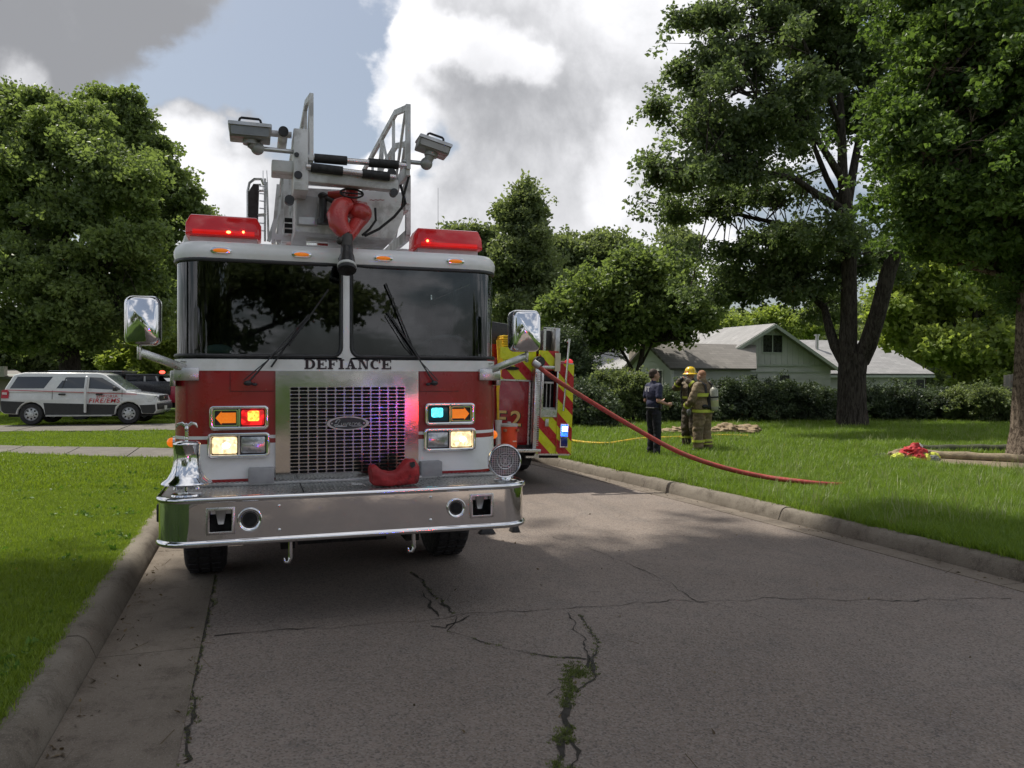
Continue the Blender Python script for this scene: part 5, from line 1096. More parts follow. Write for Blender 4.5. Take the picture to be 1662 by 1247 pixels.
MB().tube([W(661, 262, 6.0), W(664, 285, 6.0), W(655, 318, 6.05), W(652, 340, 6.1)], .010, 6).build('power_cable', BLACK, T, smooth=60)
m = MB(); c = W(524, 340, 6.2); m.cyl(c+Vector((0, -.02, -.08)), c+Vector((0, -.02, .08)), .03).cyl(c+Vector((-.02, -.03, .1)), c+Vector((.08, -.03, .06)), .02).ell(c+Vector((0, -.02, .1)), (.04, .04, .03)); m.cyl(c+Vector((0, -.02, -.12)), c+Vector((0, -.02, -.08)), .045); m.build('valve_gear', BPLAS, T, smooth=50)
# red monitor with double elbow and black nozzle
REDM = pm('monitor_red', (.42, .035, .03), .35, 0, .15, 6, coat=.3); Q = lambda x, y, Y=6.0: W(x, y, Y)
MO = MB().tube([Q(571, 306, 6.1), Q(571, 318, 6.1), Q(566, 330, 6.05)], [.045, .05, .05], 14).tube([Q(564, 331, 6.02), Q(553, 336, 5.98), Q(547, 350, 5.95), Q(550, 365, 5.93), Q(557, 375, 5.9), Q(563, 383, 5.88)], [.06, .072, .078, .074, .06, .046], 16).tube([Q(566, 338, 6.08), Q(580, 342, 6.1), Q(590, 345, 6.08)], [.07, .08, .08], 16).ell(Q(584, 346, 6.05), (.095, .09, .082)).tube([Q(588, 352, 6.08), Q(578, 364, 6.02), Q(570, 378, 5.95), Q(564, 386, 5.88)], [.06, .055, .05, .045], 14).cyl(Q(534, 318, 6.2), Q(560, 316, 6.15), .035).build('water_monitor', REDM, T, smooth=60)
m = MB(); c = Q(571, 314, 6.0); m.tube([c+Vector((.085*math.cos(a), .03*math.sin(a), .04*math.sin(a))) for a in [2*math.pi*k/24 for k in range(25)]], .008, 6, caps=False); m.cyl(c+Vector((-.08, 0, 0)), c+Vector((.08, 0, 0)), .006); m.build('handwheel', BLACK, MO, smooth=60)
m = MB().cyl(Q(563, 383, 5.88), Q(563, 402, 5.84), .045, .042, 18).ell(Q(552, 391, 5.86), (.03, .03, .03)).cyl(Q(566, 300, 6.1), Q(577, 300, 6.1), .02); m.build('nozzle_valve', pm('dark_casting', (.06, .055, .05), .5, .4), MO, smooth=50)
no = Q(563, 402, 5.84); nd = (Q(563, 446, 5.72)-no)
NZ = MB().lathe([(.04, 0), (.046, .02), (.046, .06), (.055, .09), (.062, .14), (.066, .16)], no, nd, 24).build('nozzle', pm('nozzle_black', (.03, .028, .028), .35, .3), MO, smooth=50)
n0 = no+nd.normalized()*.16
MB().lathe([(.066, 0), (.070, .004), (.070, .02), (.066, .024)], n0, nd, 24).build('nozzle_ring', pm('white_ring', (.6, .6, .58), .4), MO, smooth=40)
MB().lathe([(.066, .024), (.070, .04), (.066, .052), (.055, .052), (.02, .03), (0, .03)], n0, nd, 24).build('nozzle_tip', BLACK, MO, smooth=40)
# tall tubular rack with folded gear on the left of the ladder
m = MB(); y = 8.2; q = lambda a, b: W(a, b, y)
m.tube([q(402, 392), q(402, 310), q(405, 297), q(413, 291), q(424, 291), q(428, 300)], .014, 6); m.tube([q(406, 392), q(407, 310), q(414, 300), q(424, 300)], .010, 6); m.tube([q(401, 310), q(428, 310)], .012, 6); m.tube([q(401, 352), q(428, 350)], .010, 6); m.tube([q(430, 392), q(430, 290)], .012, 6); m.tube([q(436, 392), q(433, 296)], .012, 6)
m.tube([q(427, 310), q(427, 277)], .004, 5); m.tube([q(434, 296), q(433, 277)], .004, 5)
for k in range(7): m.tube([q(421, 302+k*12), q(429, 303+k*12)], .007, 5)
m.build('basket_rack', STEEL, T, smooth=60)
m = MB().tube([q(410, 392), q(412, 312), q(416, 300)], [.05, .055, .03], 8, sy=.4); m.build('stowed_pack', pm('dark_nylon', (.035, .025, .025), .9), T, smooth=60)
MB().tube([q(405, 355), q(418, 349), q(432, 348)], .012, 6).build('rack_strap', pm('pale_strap', (.5, .45, .4), .7), T, smooth=60)
for i in range(2):
    a = W(448-i*12, 392, 7.2+i*.5); b = W(486-i*6, 250, 7.2+i*.5); MB().bar(a, b, .035, .05).build('ladder_brace', LADDER, T)

# things on the bumper: folded red hose bag
p = W(640, 785, 5.62); RB = pm('red_vinyl_bag', (.33, .018, .022), .55, 0, .25, 6, col2=(.10, .012, .014), c2s=9, c2=(.52, .7), bump=.5, bscale=14)
bm = bmesh.new(); bmesh.ops.create_uvsphere(bm, u_segments=40, v_segments=24, radius=1)
for v in bm.verts:
    q = v.co.copy(); q /= (abs(q.x)**8+abs(q.y)**6+abs(q.z)**6)**(1/7); x, y, z = q; w = .170
    top = .118+.072*sst(.0, .55, x)-.03*sst(.8, 1, x)+.045*sst(-.5, -.85, x)-.012*math.exp(-((x+.1)/.3)**2)
    v.co = Vector((x*w*(1+.04*z), y*.08, (z*.5+.5)*top)); nn = noise.noise(v.co*13)*.012+noise.noise(v.co*30)*.006+.004*math.sin(v.co.x*70+5*noise.noise(v.co*9)); v.co += Vector((q.x, q.y, q.z)).normalized()*nn
    v.co.z = max(v.co.z, .001)
me = bpy.data.meshes.new('red_bag'); bm.to_mesh(me); bm.free(); me.materials.append(RB); me.shade_smooth(); o = bpy.data.objects.new('red_bag', me); put(o); o.location = (p.x, p.y, zb1+.004)
tag(o, 'folded red vinyl bag lying on the bumper below the grille', 'bag')
WM[o.name] = Matrix.Translation(o.location); MB().add([(p.x+.095, p.y-.082, zb1+.175), (p.x+.135, p.y-.080, zb1+.18), (p.x+.138, p.y-.088, zb1+.150), (p.x+.115, p.y-.09, zb1+.135), (p.x+.10, p.y-.09, zb1+.148)], [(0, 1, 2, 3, 4)]).build('black_patch', BLACK, o)
# wheel chocks by the truck
for (px, py, w, l, h, tp), lab in zip(((790, 861, .19, .10, .06, .6), (835, 858, .10, .12, .10, .55)), ('flat black wheel chock on the road under the right end of the bumper', 'upright black wheel chock on the road at the right bumper corner')):
    c = PG(px, py+5); m = MB(); m.add([(c.x-w/2, c.y-l/2, .002), (c.x+w/2, c.y-l/2, .002), (c.x+w/2, c.y+l/2, .002), (c.x-w/2, c.y+l/2, .002), (c.x-w/2*tp, c.y-l/4, h), (c.x+w/2*tp, c.y-l/4, h), (c.x+w/2*tp, c.y+l/4, h), (c.x-w/2*tp, c.y+l/4, h)], [(0, 1, 2, 3), (4, 5, 6, 7), (0, 1, 5, 4), (1, 2, 6, 5), (2, 3, 7, 6), (3, 0, 4, 7)])
    o = m.build('wheel_chock', BLACK, None, bevel=.006); tag(o, lab, 'wheel chock', 'wheel chocks beside the ladder truck')

# ================================================================== SECOND ENGINE (rear seen past the ladder truck)
YE = 11.55
e0 = W(925, 740, YE)
E = thing('pumper_fire_engine', 'red engine with lime and red chevrons and E2 on its rear beyond the ladder truck', 'fire engine', (e0.x, YE, 0), (0, R(2.2), 0))
LIME = pm('lime_reflective', (.62, .66, .02), .3, 0, .08, 5, coat=.3); REFR = pm('red_reflective', (.42, .012, .02), .3, 0, .1, 5, coat=.3)
ER = pm('engine_red_paint', (.32, .010, .016), .25, 0, .08, 2, coat=.5); GOLD = pm('gold_leaf', (.62, .42, .16), .4, .5, .15, 30)
S = .0101                                  # metres per photograph pixel at the rear face
def e(px, py): return ((px-925)*S, 1.72-(py-HZ)*S+.02)
def ebox(a, b, y0, y1): (x0, z1), (x1, z0) = e(*a), e(*b); return (x0, y0, z0), (x1, y1, z1)
def EB(name, boxes, mat, par=E, bevel=0, **k):
    m = MB()
    for a, b, y0, y1 in boxes: p, q = ebox(a, b, y0, y1); m.bb(p, q)
    o = m.build(name, mat, None, bevel=bevel, **k); o.parent = par; return o
def eput(mb, name, mat, par=E, **k): o = mb.build(name, mat, None, **k); o.parent = par; return o
def clip(poly, x0, z0, x1, z1):
    for ax, lim, sg in ((0, x0, 1), (0, x1, -1), (1, z0, 1), (1, z1, -1)):
        out = []
        for i in range(len(poly)):
            a, b = poly[i], poly[(i+1) % len(poly)]; da, db = sg*(a[ax]-lim), sg*(b[ax]-lim)
            if da >= 0: out.append(a)
            if (da > 0 > db) or (da < 0 < db): u = da/(da-db); out.append((a[0]+(b[0]-a[0])*u, a[1]+(b[1]-a[1])*u))
        poly = out
        if not poly: break
    return poly
def chevron(a, b, y, w=.155, off=0.0, par=E):
    (x0, z1), (x1, z0) = e(*a), e(*b); P_ = eput(MB().bb((x0, y, z0), (x1, y+.02, z1)), 'chevron_panel', LIME, par)
    k = -12
    while k < 12:
        c = off+k*w*2; q = [(x0-3, z0+3+c+1.2*0), (x0-3, z0+3+c+w), (x0+4, z0-4+c+w), (x0+4, z0-4+c)]
        q = clip(q, x0, z0, x1, z1)
        if len(q) > 2: eput(MB().prism(q, FXZ, y-.002, y-.0005), 'chevron_stripe', REFR, P_)
        k += 1
# body
EL = -2.46
eput(MB().bb((EL, .30, .62), (0, 8.6, 2.0)).bb((EL+.3, .6, 2.0), (-.3, 5.2, 2.25)), 'body', ER, bevel=.02)
eput(MB().bb((EL+.1, .3, .40), (-.1, 8.6, .62)).bb((-1.9, .1, .45), (-.6, 8, .62)), 'chassis', DARK)
eput(MB().bb((EL, 5.9, .6), (0, 8.9, 2.85)), 'crew_cab', ER, bevel=.06)
eput(MB().bb((EL+.02, .22, .62), (e(858, 0)[0], .30, 2.0)), 'rear_wall', ER)
chevron((899, 594), (925, 738), 0.0, .21, .05); chevron((866, 678), (899, 738), .02, .20, .05); chevron((806, 590), (866, 622), .20, .20, .08); chevron((866, 574), (899, 605), .03, .20, .06)
EB('beavertail', [((899, 594), (926, 739), .021, .30), ((866, 680), (899, 739), .041, .30)], ER)
EB('locker_recess', [((872, 604), (899, 676), .20, .28)], DARK)
EB('locker_frame', [((870, 601), (874, 680), .0, .22), ((896.5, 601), (899, 668), .0, .05), ((870, 598), (899, 603), .0, .2)], STEEL, bevel=.003)
for px in (877, 883.5, 890): EB('locker_rail', [((px, 625), (px+1.2, 668), .12, .15)], DSTEEL)
EB('locker_shelf', [((872, 664), (898, 668), .05, .25), ((878, 623), (894, 626), .08, .2)], DSTEEL)
EB('locker_gear', [((875, 606), (895, 622), .14, .2)], pm('stowed_gear', (.03, .03, .035), .8), bevel=.02)
EB('lower_plate', [((871, 667), (898, 679), -.005, .02)], STEEL)
EB('tread_column', [((860, 602), (870, 733), .02, .20)], STEEL, bevel=.004)
m = MB(); z = .62
while z < 1.80: m.bb(((862-925)*S, .012, z), ((869-925)*S, .022, z+.012)); z += .03
o = eput(m, 'tread_rib', DSTEEL); o['kind'] = 'stuff'
EB('ladder_slot_trim', [((892, 577), (901, 606), -.01, .02)], pm('ivory_trim', (.62, .58, .42), .5))
o = EB('rear_door', [((806, 624), (857, 728), .19, .215)], ER, bevel=.004)
EB('door_trim', [((806, 621.5), (859, 624), .17, .215), ((856, 622), (859, 730), .17, .215)], STEEL)
(tx, tz) = e(820, 692)
for ch, dx in (('E', -.09), ('2', .16)):
    m = text_mb(ch, .34, lambda x, y: Vector((tx+dx+x*1.15, .186, tz-.03+y)), bold=.006); m.v = [v for v in m.v]; eput(m, 'gold_letter', GOLD)
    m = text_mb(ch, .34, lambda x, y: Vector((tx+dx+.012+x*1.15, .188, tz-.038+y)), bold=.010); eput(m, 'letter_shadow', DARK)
EB('rear_step', [((806, 729), (868, 734), -.15, .25)], STEEL, bevel=.005)
EB('step_bracket', [((852, 738), (874, 745), .1, .2)], STEEL)
EB('corner_molding', [((863, 737), (922, 739.5), -.012, .03)], STEEL)
for px in (836, 846): pass
m = MB(); a = e(912, 554); b = e(906, 668); m.tube([(a[0], -.08, a[1]), (b[0], -.08, b[1])], .018, 8); m.tube([(a[0], -.08, a[1]-.02), (a[0], 0, a[1]-.05)], .014, 6); m.tube([(b[0], -.08, b[1]), (b[0], 0, b[1])], .014, 6); eput(m, 'grab_rail', CHROME, smooth=60)
m = MB(); c = e(826, 604); m.prism([(c[0]+.125*math.cos(a), c[1]+.03*math.sin(a)) for a in [2*math.pi*k/24 for k in range(24)]], FXZ, .17, .21); eput(m, 'oval_grip_recess', DARK)
EB('door_latch', [((879, 682), (885, 694), -.0, .03)], DSTEEL, bevel=.006)
EB('rear_lamp_base', [((913, 592), (925, 597), .02, .14)], STEEL)
m = MB(); c = e(919, 590); m.ell((c[0], .08, c[1]), (.068, .065, .05)); eput(m, 'red_beacon', pm('pink_red_lens', (.6, .05, .07), .2, emis=(1, .05, .05), es=.2), smooth=70)
F_ = EB('warning_lamp', [((904, 689), (918, 727), -.03, .01)], CHROME, bevel=.006)
BLU = lamp_mat('blue_flash_lens', (.02, .05, .9), 3.5, 40, (.01, .05, 1)); BLUC = pm('blue_flash_core', (.5, .6, 1), .2, emis=(.25, .42, 1), es=9)
EB('blue_lens', [((905.5, 691), (916.5, 709), -.036, -.03)], BLU, F_, bevel=.003); EB('blue_core', [((907, 693.5), (915.5, 701), -.040, -.036)], BLUC, F_)
EB('dark_lens', [((905.5, 711), (916.5, 725), -.036, -.03)], pm('blue_dark_lens', (.01, .02, .16), .15), F_, bevel=.003)
# open lid, hose bed
EB('hose_bed_lid', [((893.5, 537), (901, 596), .05, .55)], DSTEEL, bevel=.004)
EB('lid_frame', [((875, 537.5), (879, 577), .1, .14), ((875, 536), (894, 539), .1, .14)], STEEL)
EB('lid_black_box', [((879, 540), (894, 577), .25, .9)], BPLAS, bevel=.01)  # upright black box inside the lid frame
m = MB(); a = e(800, 528); b = e(846, 532); c = e(846, 566); d_ = e(800, 566); m.prism([a, b, c, d_], FXZ, .6, 1.9); eput(m, 'hose_bed_cover', pm('black_vinyl', (.02, .02, .02), .35), bevel=.02)
for k in range(6):
    z = e(0, 573)[1]+k*.037; mm = MB().bb((e(812, 0)[0]+.01*(k % 2), .28, z), (e(833+k*.5, 0)[0], .9, z+.032)); eput(mm, 'folded_hose', pm('yellow_hose_jacket', (.70, .46, .02), .8, 0, .15, 12), bevel=.012)
mm = MB().tube([(e(806, 0)[0], .26, e(0, 560)[1]), (e(807, 0)[0], .2, e(0, 590)[1]), (e(804, 0)[0], .18, e(0, 640)[1]), (e(806, 0)[0], .16, e(0, 690)[1])], [.05, .05, .025, .012], 8, sy=.5); eput(mm, 'hanging_hose', MATS['yellow_hose_jacket'], smooth=60)
EB('hose_bed_sill', [((806, 571), (866, 590), .18, .3)], LIME)
EB('mud_flap', [((853, 739), (884, 763), .75, .78)], BLACK)
for s_, x in ((1, -.17), (1, -.48), (-1, EL+.17), (-1, EL+.48)):
    w_ = MB(); c = Vector((x, 2.1, .52)); w_.lathe([(.28, -.14), (.46, -.14), (.51, -.11), (.52, -.06), (.52, .06), (.51, .11), (.46, .14), (.28, .14), (.26, .08), (0, .08)], c, (s_, 0, 0), 32); eput(w_, 'wheel', TYRE, smooth=40)
for s_, x in ((1, -.17), (-1, EL+.17)):
    w_ = MB(); w_.lathe([(.28, -.14), (.46, -.14), (.51, -.11), (.52, -.06), (.52, .06), (.51, .11), (.46, .14), (.28, .14), (.26, .08), (0, .08)], (x, 7.2, .52), (s_, 0, 0), 32); eput(w_, 'wheel', TYRE, smooth=40)
p = W(870, 590, YE); m = MB().cyl((e(868, 0)[0]-.02, -.02, e(0, 592)[1]), (e(868, 0)[0]-.02, .10, e(0, 592)[1]), .085, n=20).cyl((e(868, 0)[0]-.02, -.08, e(0, 592)[1]), (e(868, 0)[0]-.02, -.02, e(0, 592)[1]), .05, n=16); eput(m, 'discharge_outlet', BPLAS, smooth=50)

# orange drink cooler standing on the rear step
c = W(826, 725, YE-.12); m = MB(); OR = pm('orange_plastic', (.75, .075, .02), .45, 0, .08, 8)
K = thing('drink_cooler', 'orange drinks cooler with grey lid standing on the rear step of the second engine', 'cooler', (c.x, YE-.12, c.z-.02))
MB().lathe([(.0, 0), (.118, 0), (.125, .02), (.132, .20), (.135, .335), (.12, .34)], K.location, (0, 0, 1), 28).build('cooler_body', OR, K, smooth=50)
MB().lathe([(.139, .335), (.142, .345), (.142, .365), (.12, .38), (0, .385)], K.location, (0, 0, 1), 28).lathe([(.03, .38), (.03, .405), (0, .41)], K.location, (0, 0, 1), 12).build('lid', pm('grey_lid', (.5, .5, .47), .5), K, smooth=50)
for s_ in (-1, 1): MB().bb((c.x+s_*.10-.022, YE-.27, c.z+.24), (c.x+s_*.10+.022, YE-.20, c.z+.28)).build('handle', pm('dark_orange', (.3, .12, .06), .5), K, bevel=.006)
MB().bb((c.x+.02, YE-.252, c.z+.08), (c.x+.08, YE-.246, c.z+.10)).build('spigot_label', pm('pale_print', (.8, .55, .45), .5), K)
c = W(809, 724, YE-.10); MB().lathe([(.0, 0), (.04, 0), (.055, .42), (.06, .43), (.0, .43)], (c.x, YE-.1, c.z-.03), (0, 0, 1), 18).build('cup_stack', pm('white_cups', (.62, .61, .58), .6), None, smooth=50); tag(bpy.data.objects['cup_stack'], 'tall sleeve of white paper cups left of the orange cooler', 'cups')

# hoses
def hose(name, pts, r_, mat, label, cat='hose', n=10):
    q = []
    P = [Vector(p) for p in pts]
    for k in range(len(P)-1):
        P0, P1, P2, P3 = [P[max(0, min(len(P)-1, k+d))] for d in (-1, 0, 1, 2)]
        for i in range(8): u = i/8; q.append(.5*((2*P1)+(P2-P0)*u+(2*P0-5*P1+4*P2-P3)*u*u+(3*P1-P0-3*P2+P3)*u**3))
    q.append(P[-1]); o = MB().tube(q, r_, n).build(name, mat, None, smooth=70); tag(o, label, cat); return o
RH = pm('red_hose_jacket', (.36, .055, .045), .75, 0, .2, 14, bump=.3, bscale=120, col2=(.28, .07, .05), c2s=5)
def gl(px, py, dz=.04): d = FOC*(CZ-LZ-dz)/(py-HZ); return PD(px, py, d)
hose('supply_hose', [PD(865, 588, 12.15), PD(900, 615, 12.05), PD(960, 653, 12.0), PD(1030, 695, 11.9), PD(1100, 733, 11.75), PD(1170, 758, 11.6), PD(1240, 774, 11.45), gl(1300, 782, .10), gl(1345, 786.5, .06), gl(1390, 788, -.05)], .036, RH, 'thick red hose sagging from the second engine down onto the right lawn')
hs = bpy.data.objects['supply_hose']
for pa, pb_ in ((PD(866, 588.5, 12.13), PD(874, 594, 12.11)),):
    MB().cyl(pa, pb_, .056, n=16).cyl(pa.lerp(pb_, .8), pb_.lerp(pa, -.3), .050, n=16).build('hose_coupling', DSTEEL, hs, smooth=50)
YH = pm('yellow_hose', (.66, .42, .03), .7, 0, .15, 14)
hose('attack_hose', [gl(890, 710, .07), gl(921, 714.5, .09), gl(955, 719, .10), gl(988, 720, .10), gl(1012, 716.5, .09), gl(1045, 712, .07), gl(1100, 710, .07), gl(1170, 707, .07), gl(1215, 708, .07)], .034, YH, 'thin yellow hose running from the second engine past the crew to the pile')

# pile of folded tarps on the lawn
pc = gl(1170, 706, 0); TP = pm('tan_canvas', (.26, .19, .11), .9, 0, .25, 8, bump=.6, bscale=20)
for i, (px, w, h, dx) in enumerate([(1088, .35, .07, 0), (1106, .40, .10, .1), (1172, .34, .10, 0), (1186, .45, .15, .2), (1205, .40, .10, -.1), (1216, .42, .13, .15), (1150, .3, .08, -.1)]):
    c = gl(px, 706, 0); c.z = LZ+.02; bm = bmesh.new(); bmesh.ops.create_icosphere(bm, subdivisions=4, radius=1)
    for v in bm.verts:
        q = v.co.copy(); v.co = Vector((q.x*w, q.y*.25, q.z*h)); v.co += v.co.normalized()*(noise.noise(q*2.5+Vector((i*7, 0, 0)))*.10+noise.noise(q*7)*.03)
        v.co.z = max(v.co.z+h*.8, -.02)
    me = bpy.data.meshes.new('folded_tarp'); bm.to_mesh(me); bm.free(); me.materials.append(TP); me.shade_smooth(); o = bpy.data.objects.new('folded_tarp', me); put(o); o.location = c+Vector((0, dx, .02)); o.rotation_euler = (0, 0, i*.5)
    tag(o, ['leftmost low tan tarp between the navy shirt man and the helmeted firefighter', 'tan tarp just left of the helmeted firefighter', 'low tan tarp right of the air cylinder legs', 'tallest tan tarp heap in the pile right of the crew', 'flat tan tarp between two higher heaps', 'rightmost tan tarp of the pile by the hedge', 'tan tarp behind the legs of the bareheaded firefighter'][i], 'tarp', 'folded tan tarps lying on the lawn')

# timbers near the maple and the coat on the grass
WD = pm('weathered_timber', (.24, .19, .12), .85, 0, .25, 10, bump=.5, bscale=30); WD2 = pm('mossy_timber', (.06, .065, .035), .9, 0, .3, 10, bump=.5, bscale=30)
for a, b, r_, mt, lab in ((gl(1488, 743, .0), gl(1700, 754, .0), .085, WD, 'long pale round timber lying on the lawn towards the maple'), (gl(1478, 736, .0), gl(1640, 735, .0), .095, WD2, 'long dark mossy timber lying behind the pale one')):
    a.z = b.z = LZ+r_*.9; q = [a.lerp(b, k/10)+Vector((0, .02*math.sin(k*1.3), .006*math.sin(k*2.1))) for k in range(11)]
    o = MB().tube(q, [r_*(1+.08*math.sin(k*2)) for k in range(11)], 12).build('garden_timber', mt, None, smooth=50); tag(o, lab, 'timber')
dp = gl(1655, 752, 0); bm = bmesh.new(); bmesh.ops.create_circle(bm, cap_ends=True, segments=40, radius=1.6)
for v in bm.verts: v.co.x *= 1.5; v.co += v.co.normalized()*noise.noise(v.co*2)*.4
me = bpy.data.meshes.new('bare_earth'); bm.to_mesh(me); bm.free(); me.materials.append(pm('bare_earth', (.19, .15, .10), .95, 0, .3, 6, bump=.8, bscale=30)); o = bpy.data.objects.new('bare_earth', me); put(o); o.location = (dp.x, dp.y, LZ+.012); o['kind'] = 'structure'
cc = gl(1474, 747, 0); cc.z = LZ
CT = thing('turnout_coat', 'crumpled tan and red firefighter coat with lime stripes lying on the grass', 'coat', cc)
TAN = pm('turnout_tan', (.235, .175, .10), .85, 0, .2, 14, bump=.5, bscale=26, col2=(.15, .11, .065), c2s=4); LS_ = pm('lime_stripe', (.62, .66, .08), .5, emis=None)
def crumple(name, c, r_, mat, seed, par=None, peak=None, sub=5):
    bm = bmesh.new(); bmesh.ops.create_icosphere(bm, subdivisions=sub, radius=1)
    for v in bm.verts:
        q = v.co.copy(); rid = 1-abs(noise.noise(q*2.1+Vector((seed, 0, 0))))*1.6; v.co = Vector((q.x*r_[0], q.y*r_[1], q.z*r_[2]))*(.8+.28*rid+.1*noise.noise(q*6+Vector((0, seed, 0))))
        if peak and q.z > 0: v.co.z += peak*max(0, 1-((q.x-.2)**2+q.y**2)*6)
        v.co.z = max(v.co.z, -.02)
    me = bpy.data.meshes.new(name); bm.to_mesh(me); bm.free(); me.materials.append(mat); me.shade_smooth(); o = bpy.data.objects.new(name, me)
    put(o, par); o.location = Vector(c)-(WM[par.name].translation if par else Vector()); return o
RC = pm('coat_red', (.42, .025, .03), .7, 0, .2, 8); 
crumple('coat_body', cc+Vector((.05, 0, .04)), (.50, .32, .19), TAN, 3, CT); crumple('red_lining', cc+Vector((.0, -.12, .12)), (.30, .19, .17), RC, 8, CT, .07); crumple('red_lining', cc+Vector((-.05, -.27, .05)), (.17, .13, .12), RC, 5, CT)
for dx, dy, w, h in ((-.38, -.14, .19, .13), (.46, -.14, .18, .12), (-.20, -.33, .13, .07), (.12, -.30, .12, .12)): crumple('lime_trim', cc+Vector((dx, dy, .03)), (w, .08, h), LS_, dx*30, CT, sub=4)
crumple('grey_patch', cc+Vector((.27, -.33, .03)), (.15, .08, .09), pm('grey_cloth', (.16, .17, .15), .9), 2, CT, sub=4); crumple('white_patch', cc+Vector((.17, -.05, .25)), (.12, .08, .08), pm('white_cloth', (.55, .52, .5), .8), 4, CT, sub=4)
g_ = gl(1434, 743, 0); g_.z = LZ; o = crumple('work_gloves', g_, (.30, .14, .09), pm('black_leather', (.02, .02, .022), .7), 9); tag(o, 'black glove and gear heap on the grass left of the coat', 'gloves')

# ================================================================== BUILDINGS
def shingle_mat(name, a, b, rows):
    m = bpy.data.materials.new(name); m.use_nodes = True; t = NT(m.node_tree); bs = t.n['Principled BSDF']; tc = t.new('ShaderNodeTexCoord')
    br = t.new('ShaderNodeTexBrick'); t.lk(tc.outputs['UV'], br.inputs['Vector']); br.inputs['Scale'].default_value = rows; br.inputs['Mortar Size'].default_value = .012; br.inputs['Color1'].default_value = c4(a); br.inputs['Color2'].default_value = c4(b); br.inputs['Mortar'].default_value = c4(tuple(x*.5 for x in a)); br.inputs['Brick Width'].default_value = .9; br.inputs['Row Height'].default_value = .32
    c = t.mix(t.ramp(t.noise(t.new('ShaderNodeNewGeometry').outputs['Position'], 1.1, 6, .65), .35, .7, 0, .6), br.outputs['Color'], c4(tuple(x*.72 for x in b)))
    t.lk(c, bs.inputs['Base Color']); bs.inputs['Roughness'].default_value = .9; return m
SHG = shingle_mat('grey_shingles', (.27, .265, .26), (.36, .35, .345), 1.8); SHB = shingle_mat('brown_grey_shingles', (.20, .185, .17), (.27, .25, .23), 1.8)
SID = pm('sage_siding', (.42, .425, .41), .7, 0, .07, .8, col2=(.35, .36, .345), c2s=.5); SIDL = pm('pale_siding', (.50, .53, .50), .7, 0, .06, .8); TRM = pm('house_trim', (.33, .36, .32), .6); TRW = pm('white_trim', (.62, .63, .60), .6); WIN = pm('dark_window_glass', (.012, .014, .016), .3, 0, .1, 3, spec=.25)
def roofq(name, q, mat, par, th=.12):
    q = [Vector(p) for p in q]; n = (q[1]-q[0]).cross(q[-1]-q[0]).normalized()
    if n.z < 0: n = -n
    m = MB(); k = len(q); m.add(q+[p-n*th for p in q], [tuple(range(k)), tuple(range(k, 2*k))[::-1]]+[(i, (i+1) % k, k+(i+1) % k, k+i) for i in range(k)])
    o = m.build(name, mat, par); me = o.data; uv = me.uv_layers.new(name='UVMap'); u = (q[1]-q[0]).normalized(); v = n.cross(u); I = WM[par.name]
    for lp in me.loops: p = I @ me.vertices[lp.vertex_index].co; uv.data[lp.index].uv = ((p-q[0]).dot(u), (p-q[0]).dot(v))
    return o
def boards(a, b, z0, z1, n, mat, par, out, zfn=None, name='siding_board', th=.02):
    a, b = Vector(a), Vector(b); d = (b-a).normalized(); o = Vector(out).normalized()
    for k in range(n):
        za, zb_ = z0+(z1-z0)*k/n, z0+(z1-z0)*(k+1)/n; A, B = a, b
        if zfn: A, B = zfn(za, zb_)
        vs = [(p+o*oo).to_tuple()[:2]+(z,) for p, oo, z in ((A, .004+th, za), (B, .004+th, za), (B, .004, zb_-.004), (A, .004, zb_-.004), (A, 0, za), (B, 0, za), (B, 0, zb_-.004), (A, 0, zb_-.004))]
        MB().add(vs, [(0, 1, 2, 3), (4, 7, 6, 5), (0, 4, 5, 1), (3, 2, 6, 7), (0, 3, 7, 4), (1, 5, 6, 2)]).build(name, mat, par)
def window(par, c, u, out, w, h, two=True, frame=TRM):
    c, u, o = Vector(c), Vector(u).normalized(), Vector(out).normalized(); F = lambda x, z, d: c+u*x+Vector((0, 0, z))+o*d
    W_ = MB().ring([(-w-.06, -h-.06), (w+.06, -h-.06), (w+.06, h+.06), (-w-.06, h+.06)], [(-w, -h), (w, -h), (w, h), (-w, h)], F, 0, .05); W_.build('window', frame, par); wo_ = bpy.data.objects[-1] if False else list(par.children)[-1]
    for x0, x1 in (((-w, -.03), (.03, w)) if two else ((-w, w),)): MB().prism([(x0, -h), (x1, -h), (x1, h), (x0, h)], F, .026, .034).build('pane', WIN, wo_)
    if two: MB().prism([(-.03, -h), (.03, -h), (.03, h), (-.03, h)], F, .0, .045).build('mullion', frame, wo_)
fx = Vector((math.sin(TH), math.cos(TH), 0)); rx_ = Vector((math.cos(TH), -math.sin(TH), 0))     # camera-forward and right on the ground plan
def CF(xc, d, z): return rx_*xc+fx*d+Vector((0, 0, z))
H = thing('house', 'pale green single storey house with grey gabled roof behind the hedge', 'house', CF(13, 40, 0))
pL, pR, pk = PD(1147, 592, 36.0), PD(1360, 600, 39.6), PD(1253, 525, 37.8); ze = 2.33
pL.z = pR.z = ze; U = (pR-pL); U.z = 0; Wd = U.length; U.normalize(); Bk = Vector((-U.y, U.x, 0)); Bk = Bk if Bk.dot(fx) > 0 else -Bk; O_ = -Bk
pk = (pL+pR)/2; pk.z = 4.40; oh = .35
base = lambda p: Vector((p.x, p.y, -.3))
L9 = 12
a, b = pL+U*.15+Bk*oh, pR-U*.15+Bk*oh
MB().add([base(a), base(b), (b.x, b.y, ze), (pk+Bk*oh).to_tuple()[:2]+(4.32,), (a.x, a.y, ze)], [(0, 1, 2, 3, 4)]).build('gable_wall', SID, H)
boards(a, b, -.2, ze-.02, 8, SID, H, O_)
